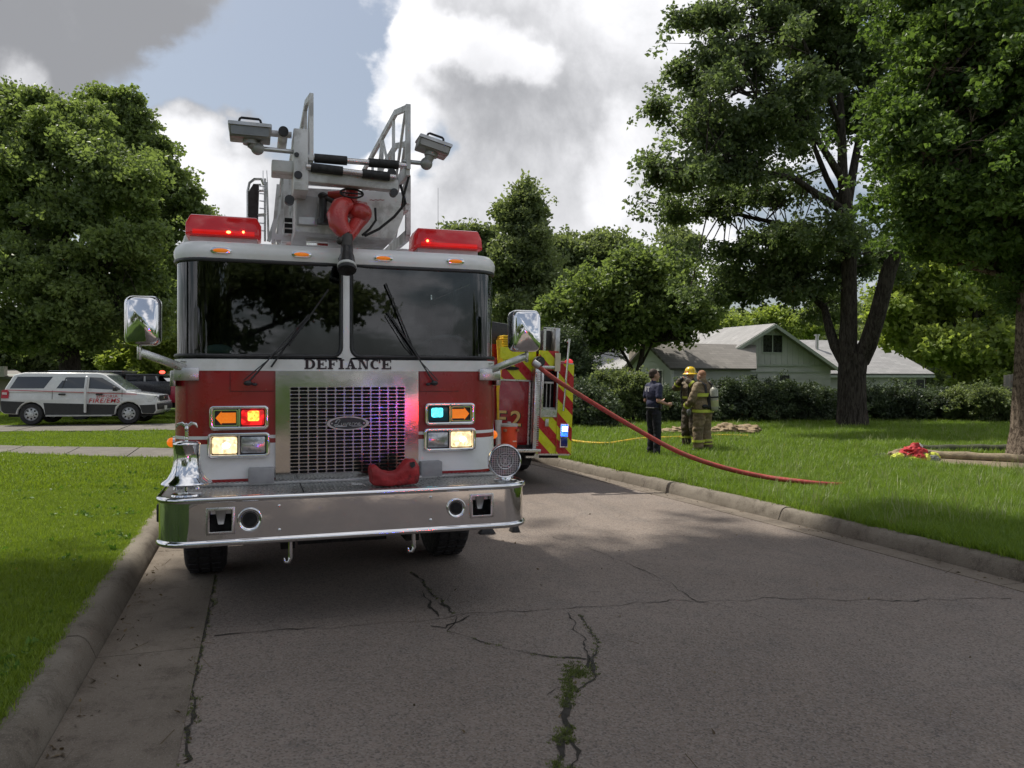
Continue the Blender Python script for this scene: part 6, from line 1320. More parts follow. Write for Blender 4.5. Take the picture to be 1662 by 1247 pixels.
MB().bar(Vector((a.x, a.y, ze+.03))+O_*.03, Vector((b.x, b.y, ze+.03))+O_*.03, .04, .10).build('belt_trim', TRM, H); MB().bar(Vector((a.x, a.y, ze-.30))+O_*.035, Vector((b.x, b.y, ze-.30))+O_*.035, .03, .05).build('belt_trim', TRM, H)
nb = 22
for k in range(nb):                        # upright boards in the gable
    x0, x1 = Wd*.96*k/nb-Wd*.48, Wd*.96*(k+1)/nb-Wd*.48-.02; f = lambda x: ze+.06+(4.30-ze-.06)*(1-abs(x)/(Wd*.5))
    c0 = (pL+pR)/2+Bk*oh; m = MB(); z0 = ze+.06
    P_ = lambda x, z, d: Vector(((c0+U*x+O_*d).x, (c0+U*x+O_*d).y, z))
    m.add([P_(x0, z0, .02), P_(x1, z0, .02), P_(x1, max(z0, f(x1)), .02), P_(x0, max(z0, f(x0)), .02), P_(x0, z0, 0), P_(x1, z0, 0), P_(x1, max(z0, f(x1)), 0), P_(x0, max(z0, f(x0)), 0)], [(0, 1, 2, 3), (0, 4, 5, 1), (1, 5, 6, 2), (2, 6, 7, 3), (3, 7, 4, 0)]).build('gable_board', SID, H)
e1, e2 = pL-U*.1, pR+U*.1; e1.z = e2.z = ze-.10
roofq('roof_slope', [e1, pk, pk+Bk*L9, e1+Bk*L9], SHG, H); roofq('roof_slope', [pk, e2, e2+Bk*L9, pk+Bk*L9], SHG, H)
for q0, q1 in ((e1, pk), (e2, pk)): MB().bar(q0+O_*.03+Vector((0, 0, -.12)), q1+O_*.03+Vector((0, 0, -.12)), .04, .16).build('barge_board', TRM, H)
window(H, Vector(((pk+Bk*oh).x, (pk+Bk*oh).y, 3.42))+U*.12, U, O_, .62, .42)
hw = (PD(1220, 0, 38)-pL).dot(U)
for px in (1222, 1300): x = (PD(px, 0, 37.5)-pL).dot(U); q = pL+U*x+Bk*oh; window(H, (q.x, q.y, 1.62), U, O_, .32, .24, False)
a2 = pL+U*.15+Bk*oh; MB().add([base(a2), base(a2+Bk*L9), a2+Bk*L9, a2], [(0, 1, 2, 3)]).build('side_wall', SIDL, H)
# left wing
wl = PD(1091, 590, 33.6); wl.z = 2.28; wr = wl+U*4.4; gb = wl+Bk*3.2; ap = wl+Bk*1.6; ap.z = 3.28
MB().add([base(wl), base(wr), wr, wl], [(0, 1, 2, 3)]).build('wing_wall', SID, H); boards(wl, wr, -.2, 2.24, 8, SID, H, O_)
MB().add([base(wl), base(gb), gb, ap, wl], [(0, 1, 2, 3, 4)]).build('wing_gable', SIDL, H); boards(wl, gb, -.2, 2.2, 8, SIDL, H, -U, name='pale_siding_board')
for k in range(4):
    z0 = 2.24+k*.24; f = min(1, (z0+.24-2.28)/1.0); boards(wl+Bk*1.6*f, gb-Bk*1.6*f, z0, z0+.24, 1, SIDL, H, -U, name='pale_siding_board')
MB().bb((wl.x-.06, wl.y-.06, -.2), (wl.x+.05, wl.y+.05, 2.26)).build('corner_board', TRW, H)
w1 = wl-U*.3+O_*.3; w1.z = 2.16; apf = ap-U*.3; w2 = gb-U*.3+Bk*.3; w2.z = 2.16; apf.z = ap.z+.06
roofq('wing_roof', [w1, w1+U*4.8, apf+U*6.5, apf], SHB, H, .1); roofq('wing_roof', [w2, apf, apf+U*6.5, w2+U*4.8], SHB, H, .1)
q = wl+Bk*.9; window(H, (q.x, q.y, 1.3), Bk, -U, .22, .75, False, TRW)
# right wing with hipped end
r0, r1, r2, r3 = PD(1360, 604, 43), PD(1517, 610, 45), PD(1424, 554, 48.5), PD(1290, 549, 47.0)
r0.z = r1.z = 1.98; r2.z = r3.z = 4.05; U2 = (r1-r0).normalized(); B2 = Vector((-U2.y, U2.x, 0)); B2 = B2 if B2.dot(fx) > 0 else -B2
roofq('right_roof', [r0-U2*2.5, r1, r2, r3], SHG, H); bk = r1+B2*7.2-U2*.2; roofq('hip_roof', [r1, bk, r2], SHG, H)
q0, q1 = r0-U2*2.4+B2*.4, r1-U2*.4+B2*.4; MB().add([base(q0), base(q1), q1, q0], [(0, 1, 2, 3)]).build('right_wall', SID, H); boards(q0, q1, -.3, 1.95, 8, SID, H, -B2)
MB().add([base(q1), base(bk-U2*.2), bk-U2*.2, q1], [(0, 1, 2, 3)]).build('end_wall', SID, H); MB().bar(r0-U2*2.4+Vector((0, 0, -.16)), r1+Vector((0, 0, -.16)), .04, .12).build('fascia', TRM, H)
for px in (1474, 1496): x = (PD(px, 0, 45)-q0).dot(U2); q = q0+U2*x; window(H, (q.x, q.y, 1.38), U2, -B2, .30, .26, False)
def vent(px, py0, py1, d, r_, mat, name, cap):
    a, b = PD(px, py0, d), PD(px, py1, d); m = MB().cyl(a, b, r_, n=12)
    if cap: m.cyl(b, b+Vector((0, 0, .07)), r_*1.7, n=12)
    m.build(name, mat, H, smooth=50)
vent(1326, 575, 545, 46, .10, DSTEEL, 'metal_flue', True); vent(1168, 566, 553, 40, .05, BPLAS, 'vent_pipe', False)
a = PD(1165, 564, 39.9); MB().bb((a.x-.25, a.y-.2, a.z-.03), (a.x+.15, a.y+.2, a.z+.01)).build('vent_flashing', TRW, H)
# small white house behind and its brick chimney
H2 = thing('white_house', 'small white gabled house far behind the stems of the redbud tree', 'house', PD(985, 0, 56).xy.to_3d())
a, b = PD(944, 607, 52), PD(965, 577, 54); c, d_ = PD(1010, 582, 58), PD(1030, 607, 56)
MB().add([base(PD(944, 607, 52)), base(PD(985, 607, 56)), PD(985, 605, 56), b, PD(944, 605, 52)], [(0, 1, 2, 3, 4)]).build('gable_wall', SIDL, H2); roofq('roof', [PD(944, 607, 51.5), PD(1020, 608, 51.8), PD(1022, 580, 55), b], SHG, H2)
q0, q1 = PD(946, 614, 52), PD(1022, 614, 53); MB().add([base(q0), base(q1), Vector((q1.x, q1.y, 2.1)), Vector((q0.x, q0.y, 2.1))], [(0, 1, 2, 3)]).build('front_wall', SIDL, H2)
q = PD(1018, 606, 50); MB().add([base(PD(998, 600, 50)), base(PD(1032, 600, 50)), PD(1032, 590, 50), PD(1026, 573, 50), PD(998, 604, 50)], [(0, 1, 2, 3, 4)]).build('porch_gable', SIDL, H2); roofq('porch_roof', [PD(1026, 572, 49.9), PD(1026, 572, 53), PD(996, 606, 53), PD(996, 606, 49.9)], SHG, H2, .08)
BRK = shingle_mat('pale_brick', (.30, .24, .20), (.38, .31, .26), 3.0)
c0 = PD(1047, 580, 41); MB().bb((c0.x-.48, c0.y-.4, -.2), (c0.x+.48, c0.y+.4, PD(0, 546, 41).z)).bb((c0.x-.42, c0.y-.35, PD(0, 546, 41).z), (c0.x+.42, c0.y+.35, PD(0, 536, 41).z)).bb((c0.x-.75, c0.y-.4, -.2), (c0.x-.48, c0.y+.4, PD(0, 562, 41).z)).build('chimney', pm('chimney_brick', (.30, .25, .21), .9, 0, .3, 3, bump=.6, bscale=9), H)
# tan building at the left edge and dim house behind the brush truck
B3 = thing('tan_house', 'low tan house with brown eaves at the left edge of the photo', 'house', PD(-20, 0, 43).xy.to_3d())
a, b = PD(-120, 690, 43), PD(30, 690, 41); TANW = pm('tan_stucco', (.22, .19, .15), .85, 0, .1, 1); zt3 = 1.95
MB().add([base(a), base(b), Vector((b.x, b.y, zt3)), Vector((a.x, a.y, zt3))], [(0, 1, 2, 3)]).build('front_wall', TANW, B3); bb_ = b+fx*5; MB().add([base(b), base(bb_), Vector((bb_.x, bb_.y, zt3)), Vector((b.x, b.y, zt3))], [(0, 1, 2, 3)]).build('end_wall', TANW, B3)
roofq('roof', [PD(-140, 608, 42), PD(48, 612, 40), PD(20, 598, 46), PD(-140, 584, 46)], SHB, B3, .15); boards(a, b, zt3-.25, zt3, 1, TRM, B3, -fx, name='eave_board', th=.3)
m = MB(); c = PD(4, 598, 40.5); m.bb((c.x-.5, c.y-.3, c.z-.45), (c.x+.15, c.y+.3, c.z+.1)); m.build('stone_chimney_block', pm('pale_stone', (.42, .40, .36), .8), B3)
B4 = thing('brown_roof_house', 'far house with brown roof showing above the red brush truck', 'house', PD(240, 0, 66).xy.to_3d())
a, b = PD(150, 0, 66), PD(330, 0, 63); MB().add([base(a), base(b), Vector((b.x, b.y, 2.4)), Vector((a.x, a.y, 2.4))], [(0, 1, 2, 3)]).build('front_wall', TANW, B4); roofq('roof', [Vector((a.x-.3, a.y-1, 2.2)), Vector((b.x+.3, b.y-1, 2.2)), PD(320, 575, 70), PD(180, 578, 72)], SHB, B4)
for px in (205, 300): window(B4, PD(px, 606, 64.8), (b-a), -fx, .6, .5)
# grey fence at the right
FN = thing('wooden_fence', 'grey weathered board fence between the hedge and the maple trunk', 'fence', PD(1640, 0, 27).xy.to_3d()); GW = pm('grey_boards', (.16, .15, .135), .9, 0, .25, 4, bump=.4, bscale=20)
fa, fb = PD(1633, 0, 27.2), PD(1760, 0, 26)
for k in range(18): q = fa.lerp(fb, k/18); MB().box((q.x, q.y, .95+.02*(k % 3)), (.15, .025, 1.75), Euler((0, 0, math.atan2((fb-fa).y, (fb-fa).x))).to_matrix()).build('fence_board', GW, FN, bevel=.004)
MB().bar((fa.x, fa.y+.05, .5), (fb.x, fb.y+.05, .5), .04, .09).bar((fa.x, fa.y+.05, 1.4), (fb.x, fb.y+.05, 1.4), .04, .09).build('fence_rail', GW, FN)

# ================================================================== CARS ON THE LEFT
def car_body(name, par, prof, M, wlow, wtop, zbelt, ztop, mat, bev=.05):
    # side outline (x, z) extruded, the part above the belt leaning inwards
    n = len(prof); hw = lambda z: wlow if z <= zbelt else wlow+(wtop-wlow)*((z-zbelt)/(ztop-zbelt))**.8
    m = MB(); m.add([M @ Vector((x, -hw(z), z)) for x, z in prof]+[M @ Vector((x, hw(z), z)) for x, z in prof], [tuple(range(n))[::-1], tuple(range(n, 2*n))]+[(i, (i+1) % n, n+(i+1) % n, n+i) for i in range(n)])
    return m.build(name, mat, par, bevel=bev, seg=3, smooth=35)
def arch(cx, r_, z0, n=8): return [(cx+r_*math.cos(a), .38+r_*math.sin(a)) for a in [math.pi-math.pi*k/n for k in range(n+1)]]
dv = Vector((math.sin(R(99)), math.cos(R(99)), 0)); nv = Vector((-dv.y, dv.x, 0))
mid = PD(146, 690, 30.0); mid.z = hl(mid.x, mid.y)+.035
SU = thing('white_suv', 'white emergency service estate car with a red stripe and its front door ajar', 'car', mid, (0, 0, math.atan2(dv.y, dv.x)))
MS = WM[SU.name]; CW = pm('car_white', (.62, .63, .63), .25, 0, .04, 2, coat=.6); CB = pm('car_black_cladding', (.022, .022, .024), .5)
wb = 1.70
low = [(-2.72, .95), (-2.74, .52), (-2.60, .42), (-wb-.52, .40)]+arch(-wb, .47, .38)+[(-wb+.52, .36), (wb-.52, .36)]+arch(wb, .47, .38)+[(wb+.52, .40), (2.62, .38), (2.72, .50), (2.70, .78), (2.68, .92), (2.60, 1.10), (1.42, 1.26), (-2.66, 1.32)]
car_body('body', SU, low, MS, 1.0, .92, 1.0, 1.32, CW, .04)
top = [(-2.66, 1.20), (-2.60, 1.40), (-2.36, 1.88), (-2.0, 1.96), (.55, 1.95), (.80, 1.88), (1.62, 1.26), (1.60, 1.15)]
car_body('roof', SU, top, MS, .97, .78, 1.25, 1.96, CW, .06)
def side_panel(name, pts, mat, y=1.0, d=.012, par=SU, M=MS, wl=.97, wt=.78, zb_=1.25, zt_=1.96, off=.006):
    hw = lambda z: y if z <= zb_ else wl+(wt-wl)*((z-zb_)/(zt_-zb_))**.8
    o = None
    for s_ in (-1, 1):
        m = MB(); n = len(pts); m.add([M @ Vector((x, s_*(hw(z)+off), z)) for x, z in pts]+[M @ Vector((x, s_*(hw(z)+off-d), z)) for x, z in pts], [tuple(range(n)), tuple(range(n, 2*n))[::-1]]+[(i, (i+1) % n, n+(i+1) % n, n+i) for i in range(n)]); o = m.build(name, mat, par)
    return o
CG = pm('car_glass', (.03, .034, .04), .05, 0, .1, 2, spec=1.0)
side_panel('rear_quarter_window', [(-2.44, 1.36), (-2.22, 1.80), (-1.0, 1.80), (-1.28, 1.36)], CG, off=.004)
side_panel('rear_door_window', [(-.85, 1.36), (-.62, 1.72), (-.52, 1.78), (.16, 1.78), (.16, 1.36)], CG, off=.004)
side_panel('front_door_window', [(.28, 1.36), (.28, 1.78), (.72, 1.76), (1.40, 1.34), (1.38, 1.30)], CG, off=.004)
side_panel('door_pillar_strip', [(-.66, 1.36), (-.63, 1.36), (-.53, 1.76), (-.56, 1.76)], CB, off=.01)  # narrow black strip up the rear door window
side_panel('lower_cladding', [(-2.72, .90), (-2.70, .54), (-2.6, .44), (-2.22, .42), (-2.16, .60), (-2.02, .78), (-1.9, .86)], CB, off=.008)
side_panel('lower_cladding', [(-wb+.44, .82), (-wb+.50, .38), (wb-.50, .38), (wb-.46, .66), (wb-.38, .74)], CB, off=.008)
side_panel('lower_cladding', [(wb+.40, .72), (wb+.50, .42), (2.60, .40), (2.68, .52), (2.66, .74)], CB, off=.008)
side_panel('red_stripe', [(-2.62, 1.300), (2.0, 1.125), (2.0, 1.145), (-2.62, 1.32)], pm('red_pinstripe', (.5, .03, .05), .4), off=.009)
side_panel('tail_light', [(-2.70, 1.30), (-2.70, 1.0), (-2.46, 1.0), (-2.46, 1.26), (-2.56, 1.32)], pm('tail_lamp_red', (.4, .01, .02), .15), off=.02, d=.04)
side_panel('tail_light_clear', [(-2.66, 1.22), (-2.66, 1.14), (-2.50, 1.13), (-2.50, 1.21)], pm('tail_clear', (.6, .5, .5), .2), off=.022, d=.01)
for x in (-.62, .68): side_panel('door_handle', [(x-.13, 1.13), (x-.10, 1.10), (x+.10, 1.10), (x+.13, 1.13), (x+.10, 1.17), (x-.10, 1.17)], CB, off=.03, d=.03)
for x in (-.98, .20, 1.46): side_panel('door_seam', [(x, .60), (x+.015, .60), (x+.015, 1.28), (x, 1.28)], CB, off=.007, d=.003)
# the front door on the near side stands ajar
mb = MB(); dz = [(0, .45), (0, 1.32), (.04, 1.80), (.10, 1.84), (.13, 1.80), (.10, 1.30), (.10, .45)]
mb.add([MS @ Vector((.18+.02*0, -1.0-(.16 if z < 1.3 else .16-(z-1.3)*.28)+dx, z)) for dx, z in dz]+[MS @ Vector((.26, -1.0-(.15 if z < 1.3 else .15-(z-1.3)*.28)+dx, z)) for dx, z in dz], [tuple(range(7)), tuple(range(7, 14))[::-1]]+[(i, (i+1) % 7, 7+(i+1) % 7, 7+i) for i in range(7)]); mb.build('open_door_edge', CW, SU, bevel=.02)
MB().add([MS @ Vector((.84, -.72, 1.86)), MS @ Vector((.84, .72, 1.86)), MS @ Vector((1.58, .84, 1.30)), MS @ Vector((1.58, -.84, 1.30)), MS @ Vector((.82, -.72, 1.84)), MS @ Vector((.82, .72, 1.84)), MS @ Vector((1.54, .84, 1.28)), MS @ Vector((1.54, -.84, 1.28))], [(0, 1, 2, 3), (7, 6, 5, 4), (0, 4, 5, 1), (2, 6, 7, 3), (0, 3, 7, 4), (1, 5, 6, 2)]).build('windscreen', pm('pale_windscreen', (.10, .12, .12), .05, 0, .1, 2, spec=1), SU)
for s_ in (-1, 1):
    MB().add([MS @ Vector(p) for p in ((2.62, s_*.60, 1.08), (2.62, s_*.98, 1.08), (2.35, s_*1.012, 1.10), (2.38, s_*1.012, .88), (2.68, s_*.98, .86), (2.70, s_*.60, .88))], [(0, 1, 4, 5), (1, 2, 3, 4)]).build('headlight', pm('car_headlight', (.75, .76, .78), .1, .6), SU)
    MB().box(MS @ Vector((1.28, s_*1.14, 1.34)), (.14, .22, .16), Euler(SU.rotation_euler).to_matrix()).build('door_mirror', CB, SU, bevel=.03)
    MB().bar(MS @ Vector((-1.9, s_*.70, 2.0)), MS @ Vector((.5, s_*.70, 1.99)), .03, .03).build('roof_rail', CB, SU)
    MB().bar(MS @ Vector((-1.15, s_*1.05, .34)), MS @ Vector((1.15, s_*1.05, .34)), .12, .04).build('running_board', DSTEEL, SU)
MB().box(MS @ Vector((2.70, 0, .98)), (.04, 1.1, .22), Euler(SU.rotation_euler).to_matrix()).build('radiator_grille', CB, SU, bevel=.01); MB().box(MS @ Vector((2.73, 0, .99)), (.02, .22, .08), Euler(SU.rotation_euler).to_matrix()).build('oval_emblem', CHROME, SU, bevel=.02)
MB().box(MS @ Vector((2.72, 0, .66)), (.14, 1.9, .22), Euler(SU.rotation_euler).to_matrix()).build('front_bumper', CB, SU, bevel=.04); MB().box(MS @ Vector((2.80, -.1, .60)), (.02, .32, .16), Euler(SU.rotation_euler).to_matrix()).build('number_plate', pm('plate_pale', (.55, .56, .5), .5), SU)
MB().box(MS @ Vector((2.71, 0, .82)), (.08, 1.9, .10), Euler(SU.rotation_euler).to_matrix()).build('bumper_top', CW, SU, bevel=.03)
RT = pm('red_lettering', (.5, .03, .04), .5)
for s_, w_, sz, x, z, sh in (('FIRE/EMS', 0, .23, .84, .82, .22), ('EMPORIA', 0, .15, .95, 1.01, 0)):
    text_mb(s_, sz, lambda u, v: MS @ Vector((x+u, -1.012, z+v)), sh, bold=.002 if sh else 0, sx=1.12).build('door_lettering', RT, SU)
def car_wheel(par, M, x, y, r_, s_, rimm):
    c = M @ Vector((x, y, r_)); ax = (M.to_3x3() @ Vector((0, s_, 0)))
    t_ = MB().lathe([(r_*.62, -.12), (r_*.9, -.12), (r_, -.08), (r_, .08), (r_*.93, .12), (r_*.64, .12), (r_*.60, .09)], c, ax, 32).build('wheel', TYRE, par, smooth=40)
    MB().lathe([(r_*.62, .10), (r_*.57, .11), (r_*.52, .07), (r_*.26, .08), (r_*.22, .105), (0, .11)], c, ax, 32).build('rim', rimm, t_, smooth=40)
    u = ax.cross(Vector((0, 0, 1))).normalized(); m = MB()
    for k in range(8): a = 2*math.pi*k/8; q = c+ax*.078+(u*math.cos(a)+Vector((0, 0, 1))*math.sin(a))*r_*.42; m.cyl(q, q+ax*.008, r_*.085, n=10)
    m.build('rim_hole', DARK, t_)
RIM = pm('silver_wheel', (.50, .51, .53), .35, .7)
for x in (-wb, wb):
    for s_ in (-1, 1): car_wheel(SU, MS, x, s_*.87, .40, s_, RIM)
MB().add([MS @ Vector(p) for p in ((-2.5, -.9, .3), (2.5, -.9, .3), (2.5, .9, .3), (-2.5, .9, .3), (-2.5, -.9, .6), (2.5, -.9, .6), (2.5, .9, .6), (-2.5, .9, .6))], [(0, 1, 2, 3), (4, 5, 6, 7), (0, 1, 5, 4), (1, 2, 6, 5), (2, 3, 7, 6), (3, 0, 4, 7)]).build('underbody', DARK, SU)
V2 = dup(SU, (3.6, -10.2, .0), (0, 0, R(90)), 'second white emergency car added out of view behind the camera for the grille reflections')  # unseen car copy with flashers, added for the red and blue grille glints
for i, (x, z, mt) in enumerate(((-.75, .98, 'r'), (-.45, .80, 'r'), (.35, .98, 'b'), (.6, .80, 'b'), (0, .92, 'r'))):
    o = MB().ell((0, 0, 0), (.03, .09, .05), 12, 8).build('flasher', pm('grille_flasher_red', (.8, .02, .02), .3, emis=(1, .02, .02), es=40) if mt == 'r' else pm('grille_flasher_blue', (.02, .05, .8), .3, emis=(.03, .06, 1), es=45), None, smooth=60); o.parent = V2; o.location = (2.80, x, z)
# red brush truck behind
bp_ = PD(228, 0, 34); bp_.z = hl(bp_.x, bp_.y); rt = math.atan2(dv.y, dv.x)
BT = thing('brush_truck', 'red crew fire truck with black top parked behind the white car', 'fire truck', bp_, (0, 0, rt)); MT = WM[BT.name]; RB2 = Euler((0, 0, rt)).to_matrix(); BRD = pm('brush_truck_red', (.36, .015, .04), .3, 0, .06, 2, coat=.4)
bx = lambda nm, c, s_, mt, bv=.03: MB().box(MT @ Vector(c), s_, RB2).build(nm, mt, BT, bevel=bv)
bx('equipment_body', (-1.9, 0, 1.25), (2.9, 2.1, 1.1), BRD); bx('body_top', (-1.9, 0, 1.92), (2.9, 2.0, .25), BPLAS); bx('top_rail', (-1.9, 0, 2.08), (2.9, 2.05, .05), DSTEEL, .01); bx('locker_door', (-1.7, -1.06, 1.30), (1.5, .03, .8), BRD, .01); bx('chassis', (.2, 0, .62), (6.4, 1.5, .25), DARK)
bx('cab', (.55, 0, 1.35), (1.9, 2.0, .6), pm('cab_dark', (.04, .04, .045), .3, coat=.4)); bx('cab_top', (.42, 0, 1.92), (1.55, 1.8, .10), MATS['cab_dark'])
for y in (-.86, .86):
    for x in (-.32, .42, .98): MB().bar(MT @ Vector((x, y, 1.6)), MT @ Vector((x-(.0 if x < .9 else -.12)*0+(-.1 if x > .9 else 0), y*.98, 1.9)), .07, .07).build('cab_pillar', DSTEEL if x > .3 else MATS['cab_dark'], BT)
    MB().box(MT @ Vector((.35, y, 1.76)), (1.3, .02, .28), RB2).build('cab_window', CG, BT)
MB().add([MT @ Vector(p) for p in ((1.08, -.86, 1.9), (1.08, .86, 1.9), (1.5, .92, 1.5), (1.5, -.92, 1.5))], [(0, 1, 2, 3)]).build('windscreen', CG, BT)
pr = [(1.35, .75), (1.35, 1.48), (1.9, 1.46), (2.8, 1.30), (3.0, 1.15), (3.02, .75), (2.72, .70)]+[(2.3+.42*math.cos(a), .50+.46*math.sin(a)) for a in [math.pi*k/6 for k in range(1, 6)]]+[(1.85, .7)]
car_body('bonnet', BT, pr, MT, 1.0, .92, 1.2, 1.5, BRD, .05)
MB().ell(MT @ Vector((.9, 0, 2.05)), (.12, .12, .07)).build('red_beacon', pm('red_beacon_lens', (.6, .03, .03), .2, emis=(1, .05, .03), es=2.5), BT, smooth=70)
for y in (-1.02, 1.02): MB().ell(MT @ Vector((2.98, y*.7, 1.0)), (.06, .12, .10)).build('headlight', CHROME, BT, smooth=70)
for x in (-2.1, 2.3):
    for s_ in (-1, 1): car_wheel(BT, MT, x, s_*.88, .44, s_, RIM)
# blue-grey car behind the brush truck's bonnet
bp_ = PD(300, 0, 40); bp_.z = hl(bp_.x, bp_.y); CR_ = thing('blue_car', 'blue grey car mostly hidden behind the ladder truck at far left', 'car', bp_, (0, 0, rt)); MC = WM[CR_.name]
car_body('body', CR_, [(-2.2, .45), (-2.2, .95), (-1.3, 1.05), (2.0, .92), (2.2, .7), (2.2, .42)], MC, .9, .85, .9, 1.05, pm('car_blue_grey', (.10, .15, .20), .3, coat=.5)); car_body('cabin', CR_, [(-1.9, 1.0), (-1.5, 1.45), (.3, 1.48), (1.1, 1.0)], MC, .84, .66, 1.0, 1.48, CG)
for x in (-1.4, 1.4):
    for s_ in (-1, 1): car_wheel(CR_, MC, x, s_*.8, .33, s_, RIM)

# ================================================================== PEOPLE
def blobmesh(name, caps, vox, mat, par, M, smooth=3, wrinkle=0.0, seed=0):
    mb = MB()
    for c in caps:
        if c[0] == 'c':
            _, a, b, ra, rb = c[:5]; sy = c[5] if len(c) > 5 else 1.0; a, b = Vector(a), Vector(b); n = 5; pts, rs = [], []; d = (b-a); L = d.length; d.normalize()
            for k in range(n+1): th = math.pi/2*(1-k/n); pts.append(a-d*ra*math.sin(th)); rs.append(max(ra*math.cos(th), 1e-3))
            for k in range(n+1): th = math.pi/2*k/n; pts.append(b+d*rb*math.sin(th)); rs.append(max(rb*math.cos(th), 1e-3))
            mb.tube(pts, rs, 16, sy=sy, up=(1, 0, 0) if abs(d.x) < .8 else (0, 0, 1))
        else: mb.ell(c[1], c[2], 20, 14, c[3] if len(c) > 3 else None)
    o = mb.build('tmp_blob', mat, None, weld=False); m = o.modifiers.new('r', 'REMESH'); m.mode = 'VOXEL'; m.voxel_size = vox; s_ = o.modifiers.new('s', 'SMOOTH'); s_.iterations = smooth; s_.factor = .5
    me = bake(o); me.name = name; bpy.data.objects.remove(o); me.materials.clear(); me.materials.append(mat)
    if wrinkle:
        for v in me.vertices: nn = (noise.noise(Vector((v.co.x*7, v.co.y*7, v.co.z*16))+Vector((seed, 0, 0)))+.5*noise.noise(v.co*28)); v.co += v.normal*nn*wrinkle
    me.shade_smooth(); ob_ = bpy.data.objects.new(name, me); put(ob_, par); return ob_
def hand(w, dirv, palm, side, curl=.5):   # wrist, pointing direction, palm normal
    w, d, p = Vector(w), Vector(dirv).normalized(), Vector(palm).normalized(); s_ = d.cross(p).normalized()*side; out = [('c', w, w+d*.045, .026, .030), ('c', w+d*.03+s_*.018, w+d*.08+s_*.024, .020, .017), ('c', w+d*.03-s_*.018, w+d*.08-s_*.024, .020, .017), ('c', w+d*.03, w+d*.085, .022, .018)]
    for i, (off, L) in enumerate(((-.030, .030), (-.010, .036), (.010, .034), (.029, .026))):
        a = w+d*.088+s_*off; a1 = a+(d*(1-curl*.5)+p*curl*.6).normalized()*L; a2 = a1+(d*(1-curl)+p*curl*1.4).normalized()*L*.75; out += [('c', a, a1, .0098, .0092), ('c', a1, a2, .0092, .008)]
    a = w+d*.03-s_*.03; b = a+(d*.7-s_*.8+p*.3).normalized()*.035; out += [('c', a, b, .014, .011), ('c', b, b+(d*.9-s_*.2+p*.4).normalized()*.028, .011, .009)]
    return out
SKIN = pm('skin', (.42, .24, .17), .55, 0, .08, 20); HAIRB = pm('dark_brown_hair', (.045, .03, .022), .8, 0, .3, 60); HAIRR = pm('reddish_short_hair', (.30, .15, .08), .85, 0, .2, 60)
NAVY = pm('navy_shirt', (.022, .026, .062), .85, 0, .15, 12); NAVP = pm('navy_trousers', (.010, .011, .018), .9, 0, .2, 12); BOOT = pm('black_boots', (.012, .012, .013), .45)
TAND = pm('turnout_dirty', (.15, .115, .075), .9, 0, .25, 10, col2=(.06, .048, .035), c2s=3.5, bump=.4, bscale=26); SILV = pm('lime_reflective_band', (.50, .56, .07), .45); TROU = pm('trouser_sooty', (.085, .065, .045), .9, 0, .25, 10, col2=(.03, .025, .02), c2s=3)
def head(c, yaw, pitch=0):                # head facing +y rotated by yaw
    Mh = Euler((pitch, 0, yaw)).to_matrix(); c = Vector(c); q = lambda x, y, z: c+Mh @ Vector((x, y, z)); E_ = Euler((pitch, 0, yaw))
    return [('e', q(0, -.01, .02), (.076, .098, .105), E_), ('e', q(0, .03, -.045), (.058, .068, .07), E_), ('c', q(0, .088, .005), q(0, .108, -.022), .011, .016), ('c', q(-.02, .088, -.058), q(.02, .088, -.058), .010, .010), ('c', q(-.03, .08, .028), q(.03, .08, .028), .016, .016), ('e', q(-.079, -.005, -.01), (.012, .022, .032), E_), ('e', q(.079, -.005, -.01), (.012, .022, .032), E_), ('e', q(0, .06, -.095), (.032, .03, .025), E_)], q, E_
def person(name, label, loc, yaw, build):
    T_ = thing('person', label, 'person', loc, (0, 0, yaw)); build(T_, WM[T_.name]); return T_
def face_bits(q, par, M):
    m = MB()
    for s_ in (-1, 1): m.ell(M @ q(s_*.031, .082, .012), (.010, .008, .007), 10, 8)
    m.build('eye', pm('eye_white', (.6, .58, .55), .2), par, smooth=70)
    m = MB()
    for s_ in (-1, 1): m.ell(M @ q(s_*.031, .089, .012), (.005, .003, .005), 8, 6)
    m.build('iris', DARK, par)
